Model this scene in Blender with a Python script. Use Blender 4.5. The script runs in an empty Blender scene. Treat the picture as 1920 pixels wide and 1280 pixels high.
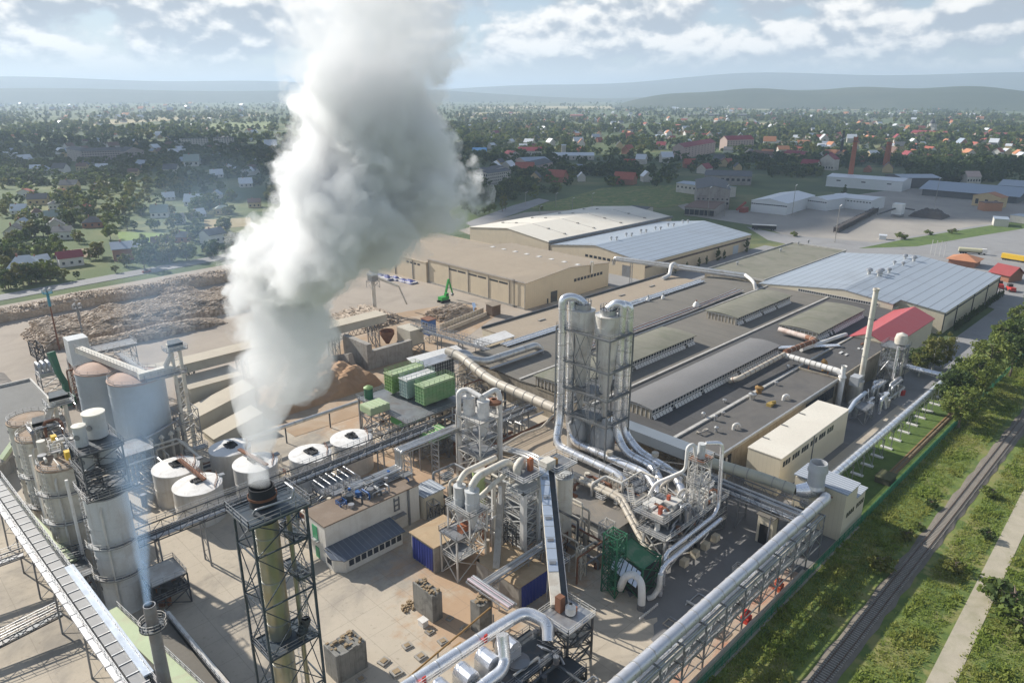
import bpy, math, random
from mathutils import Vector, Matrix
R = math.radians
random.seed(7)
S = bpy.context.scene
C = S.collection
# ---------------------------------------------------------------- camera
CH, F, PITCH, YAW = 90.0, 1350.0, R(19.0439), R(45.25)
cam = bpy.data.cameras.new('camera'); camo = bpy.data.objects.new('camera', cam); C.objects.link(camo)
cam.sensor_width = 36; cam.lens = 36 * F / 1920; cam.clip_start = 1; cam.clip_end = 60000
camo.location = (0, 0, CH); camo.rotation_euler = (R(90) - PITCH, 0, YAW - R(90))
S.camera = camo
# ---------------------------------------------------------------- sun and sky
SUN_AZ, SUN_EL = R(102.0), R(31.5)            # azimuth counted from +X towards +Y
sd = Vector((math.cos(SUN_AZ) * math.cos(SUN_EL), math.sin(SUN_AZ) * math.cos(SUN_EL), math.sin(SUN_EL)))
sl = bpy.data.lights.new('sun', 'SUN'); sl.energy = 5.0; sl.angle = R(0.5); sl.color = (1, .95, .87)
so = bpy.data.objects.new('sun', sl); C.objects.link(so); so.location = (0, 0, 600)
so.rotation_euler = (-sd).to_track_quat('-Z', 'Y').to_euler()
S.view_settings.view_transform = 'Standard'; S.view_settings.look = 'None'; S.view_settings.gamma = 1
S.view_settings.exposure = 0.46
S.render.engine = 'CYCLES'
cy = S.cycles
cy.max_bounces = 8; cy.diffuse_bounces = 3; cy.glossy_bounces = 3; cy.transmission_bounces = 3; cy.transparent_max_bounces = 8
cy.volume_bounces = 6; cy.use_denoising = True
cy.sample_clamp_indirect = 6.0

def N(nt, typ, **kw):
    n = nt.nodes.new(typ)
    for k, v in kw.items():
        if k.startswith('i_'):
            key = k[2:]; n.inputs[int(key) if key.isdigit() else key.replace('_', ' ')].default_value = v
        else: setattr(n, k, v)
    return n
def M2(nt, op, a, b=None, c=None, clamp=False):
    n = nt.nodes.new('ShaderNodeMath'); n.operation = op; n.use_clamp = clamp
    for i, v in enumerate((a, b, c)):
        if v is None: continue
        if isinstance(v, (int, float)): n.inputs[i].default_value = v
        else: nt.links.new(v, n.inputs[i])
    return n.outputs[0]
def MIX(nt, f, a, b, blend='MIX'):
    n = nt.nodes.new('ShaderNodeMix'); n.data_type = 'RGBA'; n.blend_type = blend
    for s, v in ((n.inputs['Factor'], f), (n.inputs['A'], a), (n.inputs['B'], b)):
        if isinstance(v, (int, float)): s.default_value = v
        elif isinstance(v, tuple): s.default_value = (*v[:3], 1)
        else: nt.links.new(v, s)
    return n.outputs['Result']
def RAMP(nt, f, lo, hi):
    n = nt.nodes.new('ShaderNodeMapRange'); n.clamp = True; n.interpolation_type = 'SMOOTHSTEP'
    nt.links.new(f, n.inputs['Value']); n.inputs['From Min'].default_value = lo; n.inputs['From Max'].default_value = hi
    return n.outputs['Result']

W = bpy.data.worlds.new('World'); S.world = W; W.use_nodes = True
nt = W.node_tree; nt.nodes.clear()
wo = N(nt, 'ShaderNodeOutputWorld'); bg = N(nt, 'ShaderNodeBackground'); bg.inputs['Strength'].default_value = 0.088
sky = N(nt, 'ShaderNodeTexSky', sky_type='NISHITA', sun_disc=False, sun_elevation=SUN_EL, air_density=1.0, dust_density=.4, ozone_density=2.0)
sky.sun_rotation = R(90) - SUN_AZ
tc = N(nt, 'ShaderNodeTexCoord'); sx = N(nt, 'ShaderNodeSeparateXYZ'); nt.links.new(tc.outputs['Generated'], sx.inputs[0])
az = M2(nt, 'ARCTAN2', sx.outputs[1], sx.outputs[0]); el = M2(nt, 'ARCSINE', sx.outputs[2])
cx = N(nt, 'ShaderNodeCombineXYZ'); nt.links.new(M2(nt, 'MULTIPLY', az, 9.0), cx.inputs[0]); nt.links.new(M2(nt, 'MULTIPLY', el, 15.0), cx.inputs[1])
n1 = N(nt, 'ShaderNodeTexNoise', i_Scale=1.0, i_Detail=9.0, i_Roughness=.52, i_Distortion=.12); nt.links.new(cx.outputs[0], n1.inputs['Vector'])
cx2 = N(nt, 'ShaderNodeCombineXYZ'); nt.links.new(M2(nt, 'MULTIPLY', az, 9.0), cx2.inputs[0]); nt.links.new(M2(nt, 'MULTIPLY_ADD', el, 15.0, .17), cx2.inputs[1])
n2 = N(nt, 'ShaderNodeTexNoise', i_Scale=1.0, i_Detail=9.0, i_Roughness=.52, i_Distortion=.12); nt.links.new(cx2.outputs[0], n2.inputs['Vector'])
cover = RAMP(nt, n1.outputs['Fac'], .36, .47)
lit = RAMP(nt, M2(nt, 'SUBTRACT', n1.outputs['Fac'], n2.outputs['Fac']), -.05, .07)   # cloud tops catch the sun
ccol = MIX(nt, lit, (4.0, 4.5, 5.1), (10.2, 9.9, 9.4))
high = RAMP(nt, el, .14, .42)                        # the clouds lie low over the country; overhead the sky is clear
fade = M2(nt, 'MULTIPLY', RAMP(nt, el, .01, .055), M2(nt, 'SUBTRACT', 1., M2(nt, 'MULTIPLY', high, .85)))
sk2 = MIX(nt, M2(nt, 'MULTIPLY', cover, fade), MIX(nt, M2(nt, 'MULTIPLY_ADD', high, -.55, .55), sky.outputs[0], (4.2, 5.0, 6.0)), ccol)
nt.links.new(sk2, bg.inputs['Color']); nt.links.new(bg.outputs[0], wo.inputs['Surface'])
# ---------------------------------------------------------------- picking points on the photograph's ground plan
_c, _s = math.cos(PITCH), math.sin(PITCH)
def at(px, py, z=0.0):
    r = (px - 960) / F; d = (py - 640) / F
    fw = _c - d * _s; dn = _s + d * _c; t = (CH - z) / dn
    return (t * (fw * math.cos(YAW) + r * math.sin(YAW)), t * (fw * math.sin(YAW) - r * math.cos(YAW)))

# ---------------------------------------------------------------- materials
MATS = {}
def mat(name, col, rough=.7, metal=0., var=.18, scale=.35, stain=None, stain_amt=0., stain_scale=.08, fine=.10, bump=0., bscale=3., streak=0.):
    """Painted or bare surface with worn patches, fine grain and vertical streaks, all anchored in the place."""
    if name in MATS: return MATS[name]
    m = bpy.data.materials.new(name); m.use_nodes = True; nt = m.node_tree
    b = nt.nodes['Principled BSDF']; b.inputs['Roughness'].default_value = rough; b.inputs['Metallic'].default_value = metal
    g = N(nt, 'ShaderNodeNewGeometry')
    a = N(nt, 'ShaderNodeTexNoise', i_Scale=scale, i_Detail=6., i_Roughness=.6); nt.links.new(g.outputs['Position'], a.inputs['Vector'])
    f = N(nt, 'ShaderNodeTexNoise', i_Scale=scale * 14, i_Detail=3.); nt.links.new(g.outputs['Position'], f.inputs['Vector'])
    k = M2(nt, 'ADD', M2(nt, 'MULTIPLY_ADD', a.outputs['Fac'], 2 * var, 1 - var), M2(nt, 'MULTIPLY_ADD', f.outputs['Fac'], 2 * fine, -fine))
    c = MIX(nt, 1.0, tuple(col), k, 'MULTIPLY')
    if streak:
        mp = N(nt, 'ShaderNodeMapping'); mp.inputs['Scale'].default_value = (1.6, 1.6, .08); nt.links.new(g.outputs['Position'], mp.inputs['Vector'])
        s = N(nt, 'ShaderNodeTexNoise', i_Scale=1., i_Detail=4.); nt.links.new(mp.outputs[0], s.inputs['Vector'])
        c = MIX(nt, M2(nt, 'MULTIPLY', RAMP(nt, s.outputs['Fac'], .5, .75), streak), c, tuple(stain or (.12, .10, .08)))
    if stain_amt:
        s = N(nt, 'ShaderNodeTexNoise', i_Scale=stain_scale, i_Detail=7., i_Roughness=.65, i_Distortion=.6); nt.links.new(g.outputs['Position'], s.inputs['Vector'])
        c = MIX(nt, M2(nt, 'MULTIPLY', RAMP(nt, s.outputs['Fac'], .46, .66), stain_amt), c, tuple(stain))
    nt.links.new(c, b.inputs['Base Color'])
    if rough < .6:
        nt.links.new(M2(nt, 'MULTIPLY_ADD', a.outputs['Fac'], .3, rough - .15), b.inputs['Roughness'])
    if bump:
        n = N(nt, 'ShaderNodeTexNoise', i_Scale=bscale, i_Detail=5.); nt.links.new(g.outputs['Position'], n.inputs['Vector'])
        bp = N(nt, 'ShaderNodeBump', i_Strength=.6, i_Distance=bump); nt.links.new(n.outputs['Fac'], bp.inputs['Height']); nt.links.new(bp.outputs[0], b.inputs['Normal'])
    MATS[name] = m; return m
def ribbed(name, col, axis, step, width, line=(.1, .1, .11), **kw):
    """Sheet cladding with seams every STEP metres, counted along AXIS (0 x, 1 y, 2 z, 3 x+y)."""
    if name in MATS: return MATS[name]
    m = mat(name, col, **kw); nt = m.node_tree; b = nt.nodes['Principled BSDF']
    src = b.inputs['Base Color'].links[0].from_socket
    g = N(nt, 'ShaderNodeNewGeometry'); s = N(nt, 'ShaderNodeSeparateXYZ'); nt.links.new(g.outputs['Position'], s.inputs[0])
    v = s.outputs[axis] if axis < 3 else M2(nt, 'ADD', s.outputs[0], s.outputs[1])
    fr = M2(nt, 'FRACT', M2(nt, 'DIVIDE', v, step))
    nt.links.new(MIX(nt, M2(nt, 'LESS_THAN', fr, width / step), src, tuple(line)), b.inputs['Base Color'])
    return m
steel = mat('galvanised_steel', (.44, .45, .46), .45, .75, .25, .5, (.22, .13, .08), .25, .3)
pale = mat('pale_painted_steel', (.60, .58, .53), .6, .0, .12, .4, (.30, .22, .15), .35, .25, streak=.3)
white = mat('white_painted_steel', (.74, .72, .68), .55, .0, .1, .4, (.35, .28, .2), .3, .25, streak=.25)
dark = mat('dark_steel', (.065, .075, .085), .5, .3, .3, .5, (.14, .09, .06), .3, .4)
mid = mat('grey_steel', (.24, .25, .26), .5, .4, .25, .5, (.16, .10, .07), .35, .3)
alu = mat('aluminium_cladding', (.86, .86, .87), .27, .72, .10, .3, (.55, .54, .53), .35, .4, bump=.012, bscale=1.)
alud = mat('weathered_aluminium', (.62, .61, .58), .38, .75, .2, .3, (.33, .28, .22), .4, .3, streak=.3)
beigepipe = mat('beige_pipe_paint', (.52, .46, .37), .5, 0, .12, .3, (.32, .26, .2), .4, .2)
beige = ribbed('beige_panel_wall', (.60, .50, .355), 3, 1.2, .07, (.50, .41, .29), rough=.65, var=.06, fine=.04, stain=(.45, .38, .28), stain_amt=.3, stain_scale=.12, streak=.15)
cream = ribbed('cream_panel_wall', (.68, .60, .45), 3, 1.0, .06, (.58, .51, .38), rough=.65, var=.06, fine=.03)
bitumen = ribbed('grey_bitumen_roof', (.165, .15, .125), 0, 5.2, 0.2, (.115, .11, .10), rough=.9, var=.22, scale=.12, stain=(.20, .18, .15), stain_amt=.45, stain_scale=.06, bump=.05, bscale=2)
bitdark = ribbed('dark_bitumen_roof', (.082, .079, .077), 0, 5.2, 0.2, (.06, .058, .056), rough=.9, var=.25, scale=.15, stain=(.12, .11, .10), stain_amt=.4, stain_scale=.08, bump=.05, bscale=2)
bitgreen = ribbed('mossy_bitumen_roof', (.205, .195, .15), 0, 4.1, 0.16, (.15, .145, .105), rough=.92, var=.25, scale=.15, stain=(.12, .13, .08), stain_amt=.5, stain_scale=.1, bump=.05, bscale=2)
tanroof = ribbed('tan_felt_roof', (.34, .275, .20), 1, 6.1, 0.16, (.29, .235, .17), rough=.9, var=.12, scale=.1, stain=(.27, .22, .165), stain_amt=.5, stain_scale=.05)
creamroof = mat('cream_sheet_roof', (.70, .65, .55), .7, 0, .06, .1, (.55, .49, .4), .35, .04)
conc = mat('pale_concrete', (.34, .315, .275), .9, 0, .2, .5, (.16, .14, .12), .5, .35, bump=.03, streak=.45)
glass = mat('dark_window_glass', (.03, .035, .045), .15, 0, .3, 1.)
rust = mat('rusty_steel', (.21, .09, .045), .8, 0, .4, .8, (.12, .05, .03), .5, .6)
green = mat('green_painted_steel', (.19, .33, .10), .5, 0, .2, .4, (.32, .36, .2), .4, .3)
greend = mat('dark_green_steel', (.025, .14, .07), .5, 0, .25, .5, (.06, .10, .06), .4, .4)
palegreen = mat('pale_green_sheet', (.42, .50, .30), .6, 0, .15, .4, (.42, .38, .26), .5, .2)
blue = mat('blue_painted_steel', (.02, .10, .30), .5, 0, .2, .5, (.1, .12, .16), .3, .4)
tarp = mat('blue_tarpaulin', (.022, .035, .20), .55, 0, .3, .8)
redp = mat('red_paint', (.50, .04, .03), .5, 0, .2, .5)
orange = mat('orange_paint', (.40, .13, .05), .6, 0, .3, .8, (.2, .09, .05), .6, .5)
yellow = mat('yellow_paint', (.75, .47, .03), .45, 0, .1, .5)
blackm = mat('soot_black', (.02, .02, .022), .8, 0, .3, .5)
wood = mat('raw_timber', (.36, .24, .14), .9, 0, .3, .6)

# ---------------------------------------------------------------- mesh building
class MB:
    def __init__(s): s.v = []; s.f = []; s.m = []; s.cur = 0
    def face(s, pts):
        i = len(s.v); s.v += [tuple(p) for p in pts]; s.f.append(tuple(range(i, i + len(pts)))); s.m.append(s.cur); return s
    def hexa(s, p):                                     # 8 points: bottom ring, top ring
        i = len(s.v); s.v += [tuple(q) for q in p]
        for q in ((3, 2, 1, 0), (4, 5, 6, 7), (0, 1, 5, 4), (1, 2, 6, 5), (2, 3, 7, 6), (3, 0, 4, 7)):
            s.f.append(tuple(i + k for k in q)); s.m.append(s.cur)
        return s
    def box(s, x0, y0, z0, x1, y1, z1):
        x0, x1 = min(x0, x1), max(x0, x1); y0, y1 = min(y0, y1), max(y0, y1); z0, z1 = min(z0, z1), max(z0, z1)
        return s.hexa([(x0, y0, z0), (x1, y0, z0), (x1, y1, z0), (x0, y1, z0), (x0, y0, z1), (x1, y0, z1), (x1, y1, z1), (x0, y1, z1)])
    def beam(s, a, b, w, h=None, up=(0, 0, 1)):
        a, b = Vector(a), Vector(b); h = w if h is None else h; d = b - a
        if d.length < 1e-6: return s
        d.normalize(); u = Vector(up); sx = d.cross(u)
        if sx.length < .05: sx = d.cross(Vector((1, 0, 0)))
        sx.normalize(); uz = sx.cross(d).normalized(); sx = sx * w / 2; uz = uz * h / 2
        return s.hexa([a - sx - uz, b - sx - uz, b + sx - uz, a + sx - uz, a - sx + uz, b - sx + uz, b + sx + uz, a + sx + uz])
    def sweep(s, pts, r, n=12, cap=True):               # tube through points; r a number or one radius per point
        pts = [Vector(p) for p in pts]; k = len(pts); rr = r if isinstance(r, (list, tuple)) else [r] * k
        i0 = len(s.v); prev = None
        for j, p in enumerate(pts):
            t = (pts[min(j + 1, k - 1)] - pts[max(j - 1, 0)])
            if t.length < 1e-9: t = Vector((0, 0, 1))
            t.normalize()
            if prev is None:
                x = t.cross(Vector((0, 0, 1)))
                if x.length < .1: x = t.cross(Vector((0, 1, 0)))
            else:
                x = prev - t * prev.dot(t)
            x.normalize(); prev = x; y = t.cross(x)
            sc = 1.
            if 0 < j < k - 1:
                cosv = (pts[j] - pts[j - 1]).normalized().dot((pts[j + 1] - pts[j]).normalized()); sc = 1 / max(.5, math.sqrt(max(0, (1 + cosv) / 2)))
                sc = min(sc, 1.15)
            for q in range(n):
                a = 2 * math.pi * q / n; s.v.append(tuple(p + (x * math.cos(a) + y * math.sin(a)) * rr[j] * sc))
        for j in range(k - 1):
            for q in range(n):
                a, b = i0 + j * n + q, i0 + j * n + (q + 1) % n
                s.f.append((a, b, b + n, a + n)); s.m.append(s.cur)
        if cap:
            s.f.append(tuple(i0 + q for q in range(n))[::-1]); s.m.append(s.cur)
            s.f.append(tuple(i0 + (k - 1) * n + q for q in range(n))); s.m.append(s.cur)
        return s
    def tube(s, a, b, r, r2=None, n=12, cap=True): return s.sweep([a, b], [r, r if r2 is None else r2], n, cap)
    def pipe(s, pts, r, bend=None, n=14, cap=True):     # straight runs with rounded bends
        return s.sweep(fillet(pts, r * 2.2 if bend is None else bend), r, n, cap)
    def lathe(s, prof, c=(0, 0, 0), n=24, a0=0., a1=2 * math.pi):
        i0 = len(s.v); full = abs(a1 - a0 - 2 * math.pi) < 1e-6; m = n if full else n + 1
        for r, z in prof:
            for q in range(m):
                a = a0 + (a1 - a0) * q / n; s.v.append((c[0] + r * math.cos(a), c[1] + r * math.sin(a), c[2] + z))
        for j in range(len(prof) - 1):
            for q in range(n):
                a = i0 + j * m + q; b = i0 + j * m + (q + 1) % m
                s.f.append((a, b, b + m, a + m)); s.m.append(s.cur)
        return s
    def cyl(s, x, y, z0, z1, r, n=24): return s.lathe([(0, z0), (r, z0), (r, z1), (0, z1)], (x, y, 0), n)
    def prism(s, poly, z0, z1):
        k = len(poly); i = len(s.v)
        s.v += [(p[0], p[1], z0) for p in poly] + [(p[0], p[1], z1) for p in poly]
        s.f.append(tuple(range(i + k - 1, i - 1, -1))); s.f.append(tuple(range(i + k, i + 2 * k))); s.m += [s.cur] * 2
        for q in range(k):
            a, b = i + q, i + (q + 1) % k; s.f.append((a, b, b + k, a + k)); s.m.append(s.cur)
        return s
    def slab(s, a, b, c, d, t):                          # sloped sheet of thickness t under the four corners
        lo = [(p[0], p[1], p[2] - t) for p in (a, b, c, d)]
        return s.hexa(lo + [a, b, c, d])
    def build(s, name, mats, parent=None, smooth=None):
        me = bpy.data.meshes.new(name)
        o = bpy.data.objects.new(name, me); C.objects.link(o)
        org = Vector((0, 0, 0))
        if parent is not None:
            o.parent = parent; org = ORG.get(parent.name, org); ORG[o.name] = org
        if parent is None or org.length == 0: me.from_pydata(s.v, [], s.f)
        else: me.from_pydata([(p[0] - org.x, p[1] - org.y, p[2] - org.z) for p in s.v], [], s.f)
        for m in (mats if isinstance(mats, (list, tuple)) else [mats]): me.materials.append(m)
        if any(s.m): me.polygons.foreach_set('material_index', s.m)
        if smooth:
            me.shade_smooth(); me.set_sharp_from_angle(angle=R(smooth))
        me.update(); return o
def fillet(pts, rad, seg=5):
    pts = [Vector(p) for p in pts]; out = [pts[0]]
    for i in range(1, len(pts) - 1):
        a, b, c = pts[i - 1], pts[i], pts[i + 1]; u = (a - b); w = (c - b)
        d = min(rad, u.length * .48, w.length * .48); u.normalize(); w.normalize()
        p0, p1 = b + u * d, b + w * d
        for k in range(seg + 1):
            t = k / seg; out.append(p0 * (1 - t) ** 2 + b * 2 * t * (1 - t) + p1 * t * t)
    out.append(pts[-1]); return out
ORG = {}
def thing(name, label, cat, loc=(0, 0, 0), group=None, rz=0.):
    o = bpy.data.objects.new(name, None); C.objects.link(o); o.location = loc; o.rotation_euler = (0, 0, rz); o.empty_display_size = .5
    o['label'] = label; o['category'] = cat
    if group: o['group'] = group
    ORG[o.name] = Vector(loc); return o
def tag(o, label=None, cat=None, group=None, kind=None):
    for k, v in (('label', label), ('category', cat), ('group', group), ('kind', kind)):
        if v: o[k] = v
    return o
def struct(name, mb, m, smooth=None): return tag(mb.build(name, m, None, smooth), kind='structure')
def kids(o): return [c for c in KIDS.get(o.name, [])]
KIDS = {}
def copy_tree(o, loc=None, rz=None, sc=None, label=None, parent=None, cmap=None):
    c = o.copy(); C.objects.link(c)
    if parent is not None: c.parent = parent
    if loc is not None: c.location = loc
    if rz is not None: c.rotation_euler = (0, 0, rz)
    if sc is not None: c.scale = sc
    if label: c['label'] = label
    for ch in o.children: copy_tree(ch, parent=c)
    return c
# ================================================================= ground sheets
site_conc = mat('yard_concrete', (.47, .405, .315), .9, 0, .16, .05, (.21, .19, .165), .7, .045, .05, bump=.02, bscale=1.5)
site_dirt = mat('log_yard_dirt', (.36, .305, .245), .95, 0, .15, .06, (.25, .21, .17), .5, .05, .06)
asph_shade = mat('shade_darkened_asphalt', (.185, .18, .175), .9, 0, .22, .1, (.12, .12, .12), .6, .06, .05)
asphlt = mat('pale_asphalt', (.27, .265, .26), .9, 0, .15, .1, (.20, .19, .18), .5, .05, .05)
dirtroad = mat('dirt_track', (.42, .37, .28), .95, 0, .2, .3, (.25, .24, .14), .4, .2)
ballast = mat('track_ballast', (.185, .16, .13), .95, 0, .25, 2., (.11, .10, .085), .4, .3, .2)
dustm = mat('sawdust', (.42, .31, .19), .95, 0, .2, .3, (.33, .2, .10), .5, .15, .1)
nt_ = site_conc.node_tree; b_ = nt_.nodes['Principled BSDF']; src_ = b_.inputs['Base Color'].links[0].from_socket; g_ = N(nt_, 'ShaderNodeNewGeometry'); sp_ = N(nt_, 'ShaderNodeSeparateXYZ'); nt_.links.new(g_.outputs['Position'], sp_.inputs[0])
ln_ = M2(nt_, 'MAXIMUM', M2(nt_, 'LESS_THAN', M2(nt_, 'FRACT', M2(nt_, 'DIVIDE', sp_.outputs[0], 6.)), .022), M2(nt_, 'LESS_THAN', M2(nt_, 'FRACT', M2(nt_, 'DIVIDE', sp_.outputs[1], 6.)), .022))
tn_ = N(nt_, 'ShaderNodeTexNoise', i_Scale=.9, i_Detail=5., i_Roughness=.7); nt_.links.new(g_.outputs['Position'], tn_.inputs['Vector'])
src_ = MIX(nt_, M2(nt_, 'MULTIPLY', RAMP(nt_, tn_.outputs['Fac'], .56, .72), .45), src_, (.20, .165, .12))
def spot_(cx_, cy_, r_): return M2(nt_, 'SUBTRACT', 1., M2(nt_, 'DIVIDE', M2(nt_, 'SQRT', M2(nt_, 'ADD', M2(nt_, 'POWER', M2(nt_, 'SUBTRACT', sp_.outputs[0], cx_), 2.), M2(nt_, 'POWER', M2(nt_, 'SUBTRACT', sp_.outputs[1], cy_), 2.))), r_))
od_ = M2(nt_, 'MAXIMUM', M2(nt_, 'MAXIMUM', spot_(84., 90., 26.), spot_(92., 132., 26.)), M2(nt_, 'MAXIMUM', spot_(70., 82., 15.), spot_(110., 178., 30.)))
dn_ = N(nt_, 'ShaderNodeTexNoise', i_Scale=.22, i_Detail=7., i_Roughness=.68); nt_.links.new(g_.outputs['Position'], dn_.inputs['Vector'])
src_ = MIX(nt_, M2(nt_, 'MULTIPLY', RAMP(nt_, M2(nt_, 'ADD', M2(nt_, 'MULTIPLY', od_, .55), dn_.outputs['Fac']), .55, .85), .75), src_, (.42, .26, .145))
wv_ = N(nt_, 'ShaderNodeTexWave', wave_type='RINGS', rings_direction='Z', i_Scale=.09, i_Distortion=9., i_Detail=3.); mp_ = N(nt_, 'ShaderNodeMapping'); mp_.inputs['Location'].default_value = (-78, -52, 0); nt_.links.new(g_.outputs['Position'], mp_.inputs['Vector']); nt_.links.new(mp_.outputs[0], wv_.inputs['Vector'])
src_ = MIX(nt_, M2(nt_, 'MULTIPLY', M2(nt_, 'MULTIPLY', RAMP(nt_, wv_.outputs['Fac'], .62, .9), RAMP(nt_, spot_(82., 52., 34.), .0, .5)), .13), src_, (.17, .145, .12))
nt_.links.new(MIX(nt_, M2(nt_, 'MULTIPLY', ln_, .3), src_, (.18, .155, .12)), b_.inputs['Base Color'])
def meadow(name, cols, s1, s2):
    m = mat(name, cols[0], .95, 0, .3, .4, bump=.25, bscale=.9, fine=.25); nt = m.node_tree; b = nt.nodes['Principled BSDF']
    src = b.inputs['Base Color'].links[0].from_socket; g = N(nt, 'ShaderNodeNewGeometry')
    for k, (c, s) in enumerate(((cols[1], s1), (cols[2], s2))):
        n = N(nt, 'ShaderNodeTexNoise', i_Scale=s, i_Detail=6., i_Roughness=.62, i_Distortion=.3)
        mp = N(nt, 'ShaderNodeMapping'); mp.inputs['Location'].default_value = (31 * k, 17, 0); nt.links.new(g.outputs['Position'], mp.inputs['Vector']); nt.links.new(mp.outputs[0], n.inputs['Vector'])
        src = MIX(nt, RAMP(nt, n.outputs['Fac'], .47, .60), src, c)
    nt.links.new(src, b.inputs['Base Color']); return m
lawn = meadow('short_lawn', ((.085, .135, .022), (.105, .155, .028), (.07, .115, .02)), .3, .1)
rough = meadow('rough_grass', ((.14, .18, .038), (.22, .21, .07), (.09, .135, .028)), .10, .23)
fields = meadow('field_patchwork', ((.085, .12, .034), (.165, .17, .062), (.058, .09, .028)), .006, .011)
g = MB(); nseg = 96
rings = [0, 60, 150, 350, 700, 1200, 2000, 3500, 6000, 10000, 16000, 26000]
g.lathe([(r, -.12 if r < 300 else -.12) for r in rings], (0, 0, 0), nseg)
struct('ground', g, fields)
def sheet(name, poly, z, m): return struct(name, MB().prism(poly, -.6, z), m)
sheet('grass_strip', [(40, -60), (600, -60), (600, 58), (210, 58), (130, 46), (40, 46)], .0, rough)
sheet('warehouse_yard', [(277, 186), (425, 186), (425, 204.5), (298, 205.2), (298, 342), (277, 342)], .05, asphlt)
sheet('lawn', [(150, 43.6), (236, 43.6), (236, 56), (150, 56)], .06, lawn)
sheet('yard_pavement', [(-30, 43.9), (150, 44.2), (150, 56), (232, 56), (300, 56), (300, 210), (215, 212), (212, 345), (-30, 330)], .03, site_conc)
sheet('log_yard', [(-60, 205), (36, 212), (80, 196), (135, 168), (232, 168), (232, 211.3), (217.5, 212), (216.5, 345), (240, 395), (-60, 372)], .07, site_dirt)
_rj = random.Random(9)
sheet('asphalt_shade_yard', [(84, 44.6), (149, 44.6), (149, 60), (241, 60), (241, 74), (103, 74)] + [(103 - 19 * k / 40 + _rj.uniform(-.9, .9) + 1.2 * math.sin(k * .9), 74 - 29 * k / 40 + _rj.uniform(-.5, .5)) for k in range(1, 40)], .10, asph_shade)  # asphalt, extended over concrete near the press as painted shade
sheet('service_road', [(225, 57.5), (420, 56.5), (420, 66), (225, 67.5)], .12, asphlt)
sheet('main_road', [(-200, 389), (60, 391), (175, 404), (240, 420), (330, 470), (330, 484), (236, 434), (172, 416), (60, 403), (-200, 401)], .10, asphlt)
sheet('dirt_track', [(40, 13.8), (110, 14.6), (190, 17.6), (330, 22), (330, 25), (190, 21.2), (110, 18.2), (40, 16.8)], .06, dirtroad)
# railway: ballast bed, sleepers and two rails
t = thing('railway_track', 'single railway track on stony ballast running through the grass', 'railway track', (150, 30.4, 0))
bal = MB()
for x in range(60, 460, 4):
    w0 = 2.0 + .25 * math.sin(x * .7); w1 = 2.0 + .25 * math.sin((x + 4) * .7); v0 = 2.1 + .25 * math.sin(x * .53 + 1); v1 = 2.1 + .25 * math.sin((x + 4) * .53 + 1)
    bal.slab((x, 30.4 - w0, .04), (x + 4, 30.4 - w1, .04), (x + 4, 29.2, .30), (x, 29.2, .30), .2)
    bal.slab((x, 29.2, .30), (x + 4, 29.2, .30), (x + 4, 31.6, .30), (x, 31.6, .30), .2)
    bal.slab((x, 31.6, .30), (x + 4, 31.6, .30), (x + 4, 30.4 + v1, .04), (x, 30.4 + v0, .04), .2)
bal.build('ballast', ballast, t)
sl_ = MB()
for k in range(620):
    x = 62 + k * .62; sl_.box(x, 29.05 + random.uniform(-.05, .05), .28, x + .27, 31.75, .42)
tag(sl_.build('sleeper', mat('grey_sleeper', (.30, .27, .23), .9, 0, .3, .8), t), kind='stuff')
for y in (29.62, 31.14):
    MB().box(62, y - .05, .42, 446, y + .05, .60).build('rail', mat('worn_rail', (.13, .08, .055), .5, .5, .2, .5), t)

# ================================================================= building helpers
def wall_box(mb, x0, y0, x1, y1, z0, z1): return mb.box(x0, y0, z0, x1, y1, z1)
def flat(name, label, x0, y0, x1, y1, h, wall, roof, cat='building', over=.25, lip=.35, group=None, lipm=None):
    t = thing(name, label, cat, ((x0 + x1) / 2, (y0 + y1) / 2, 0), group)
    MB().box(x0, y0, 0, x1, y1, h - .25).build('wall', wall, t)
    MB().box(x0 - over, y0 - over, h - .248, x1 + over, y1 + over, h).build('roof', roof, t)
    if lip:
        r = MB(); o = over + .01; w = .3
        r.box(x0 - o, y0 - o, h - .3, x1 + o, y0 - o + w, h + lip).box(x0 - o, y1 + o - w, h - .3, x1 + o, y1 + o, h + lip)
        r.box(x0 - o, y0 - o + w, h - .3, x0 - o + w, y1 + o - w, h + lip).box(x1 + o - w, y0 - o + w, h - .3, x1 + o, y1 + o - w, h + lip)
        r.build('parapet', lipm or wall, t)
    return t
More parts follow.
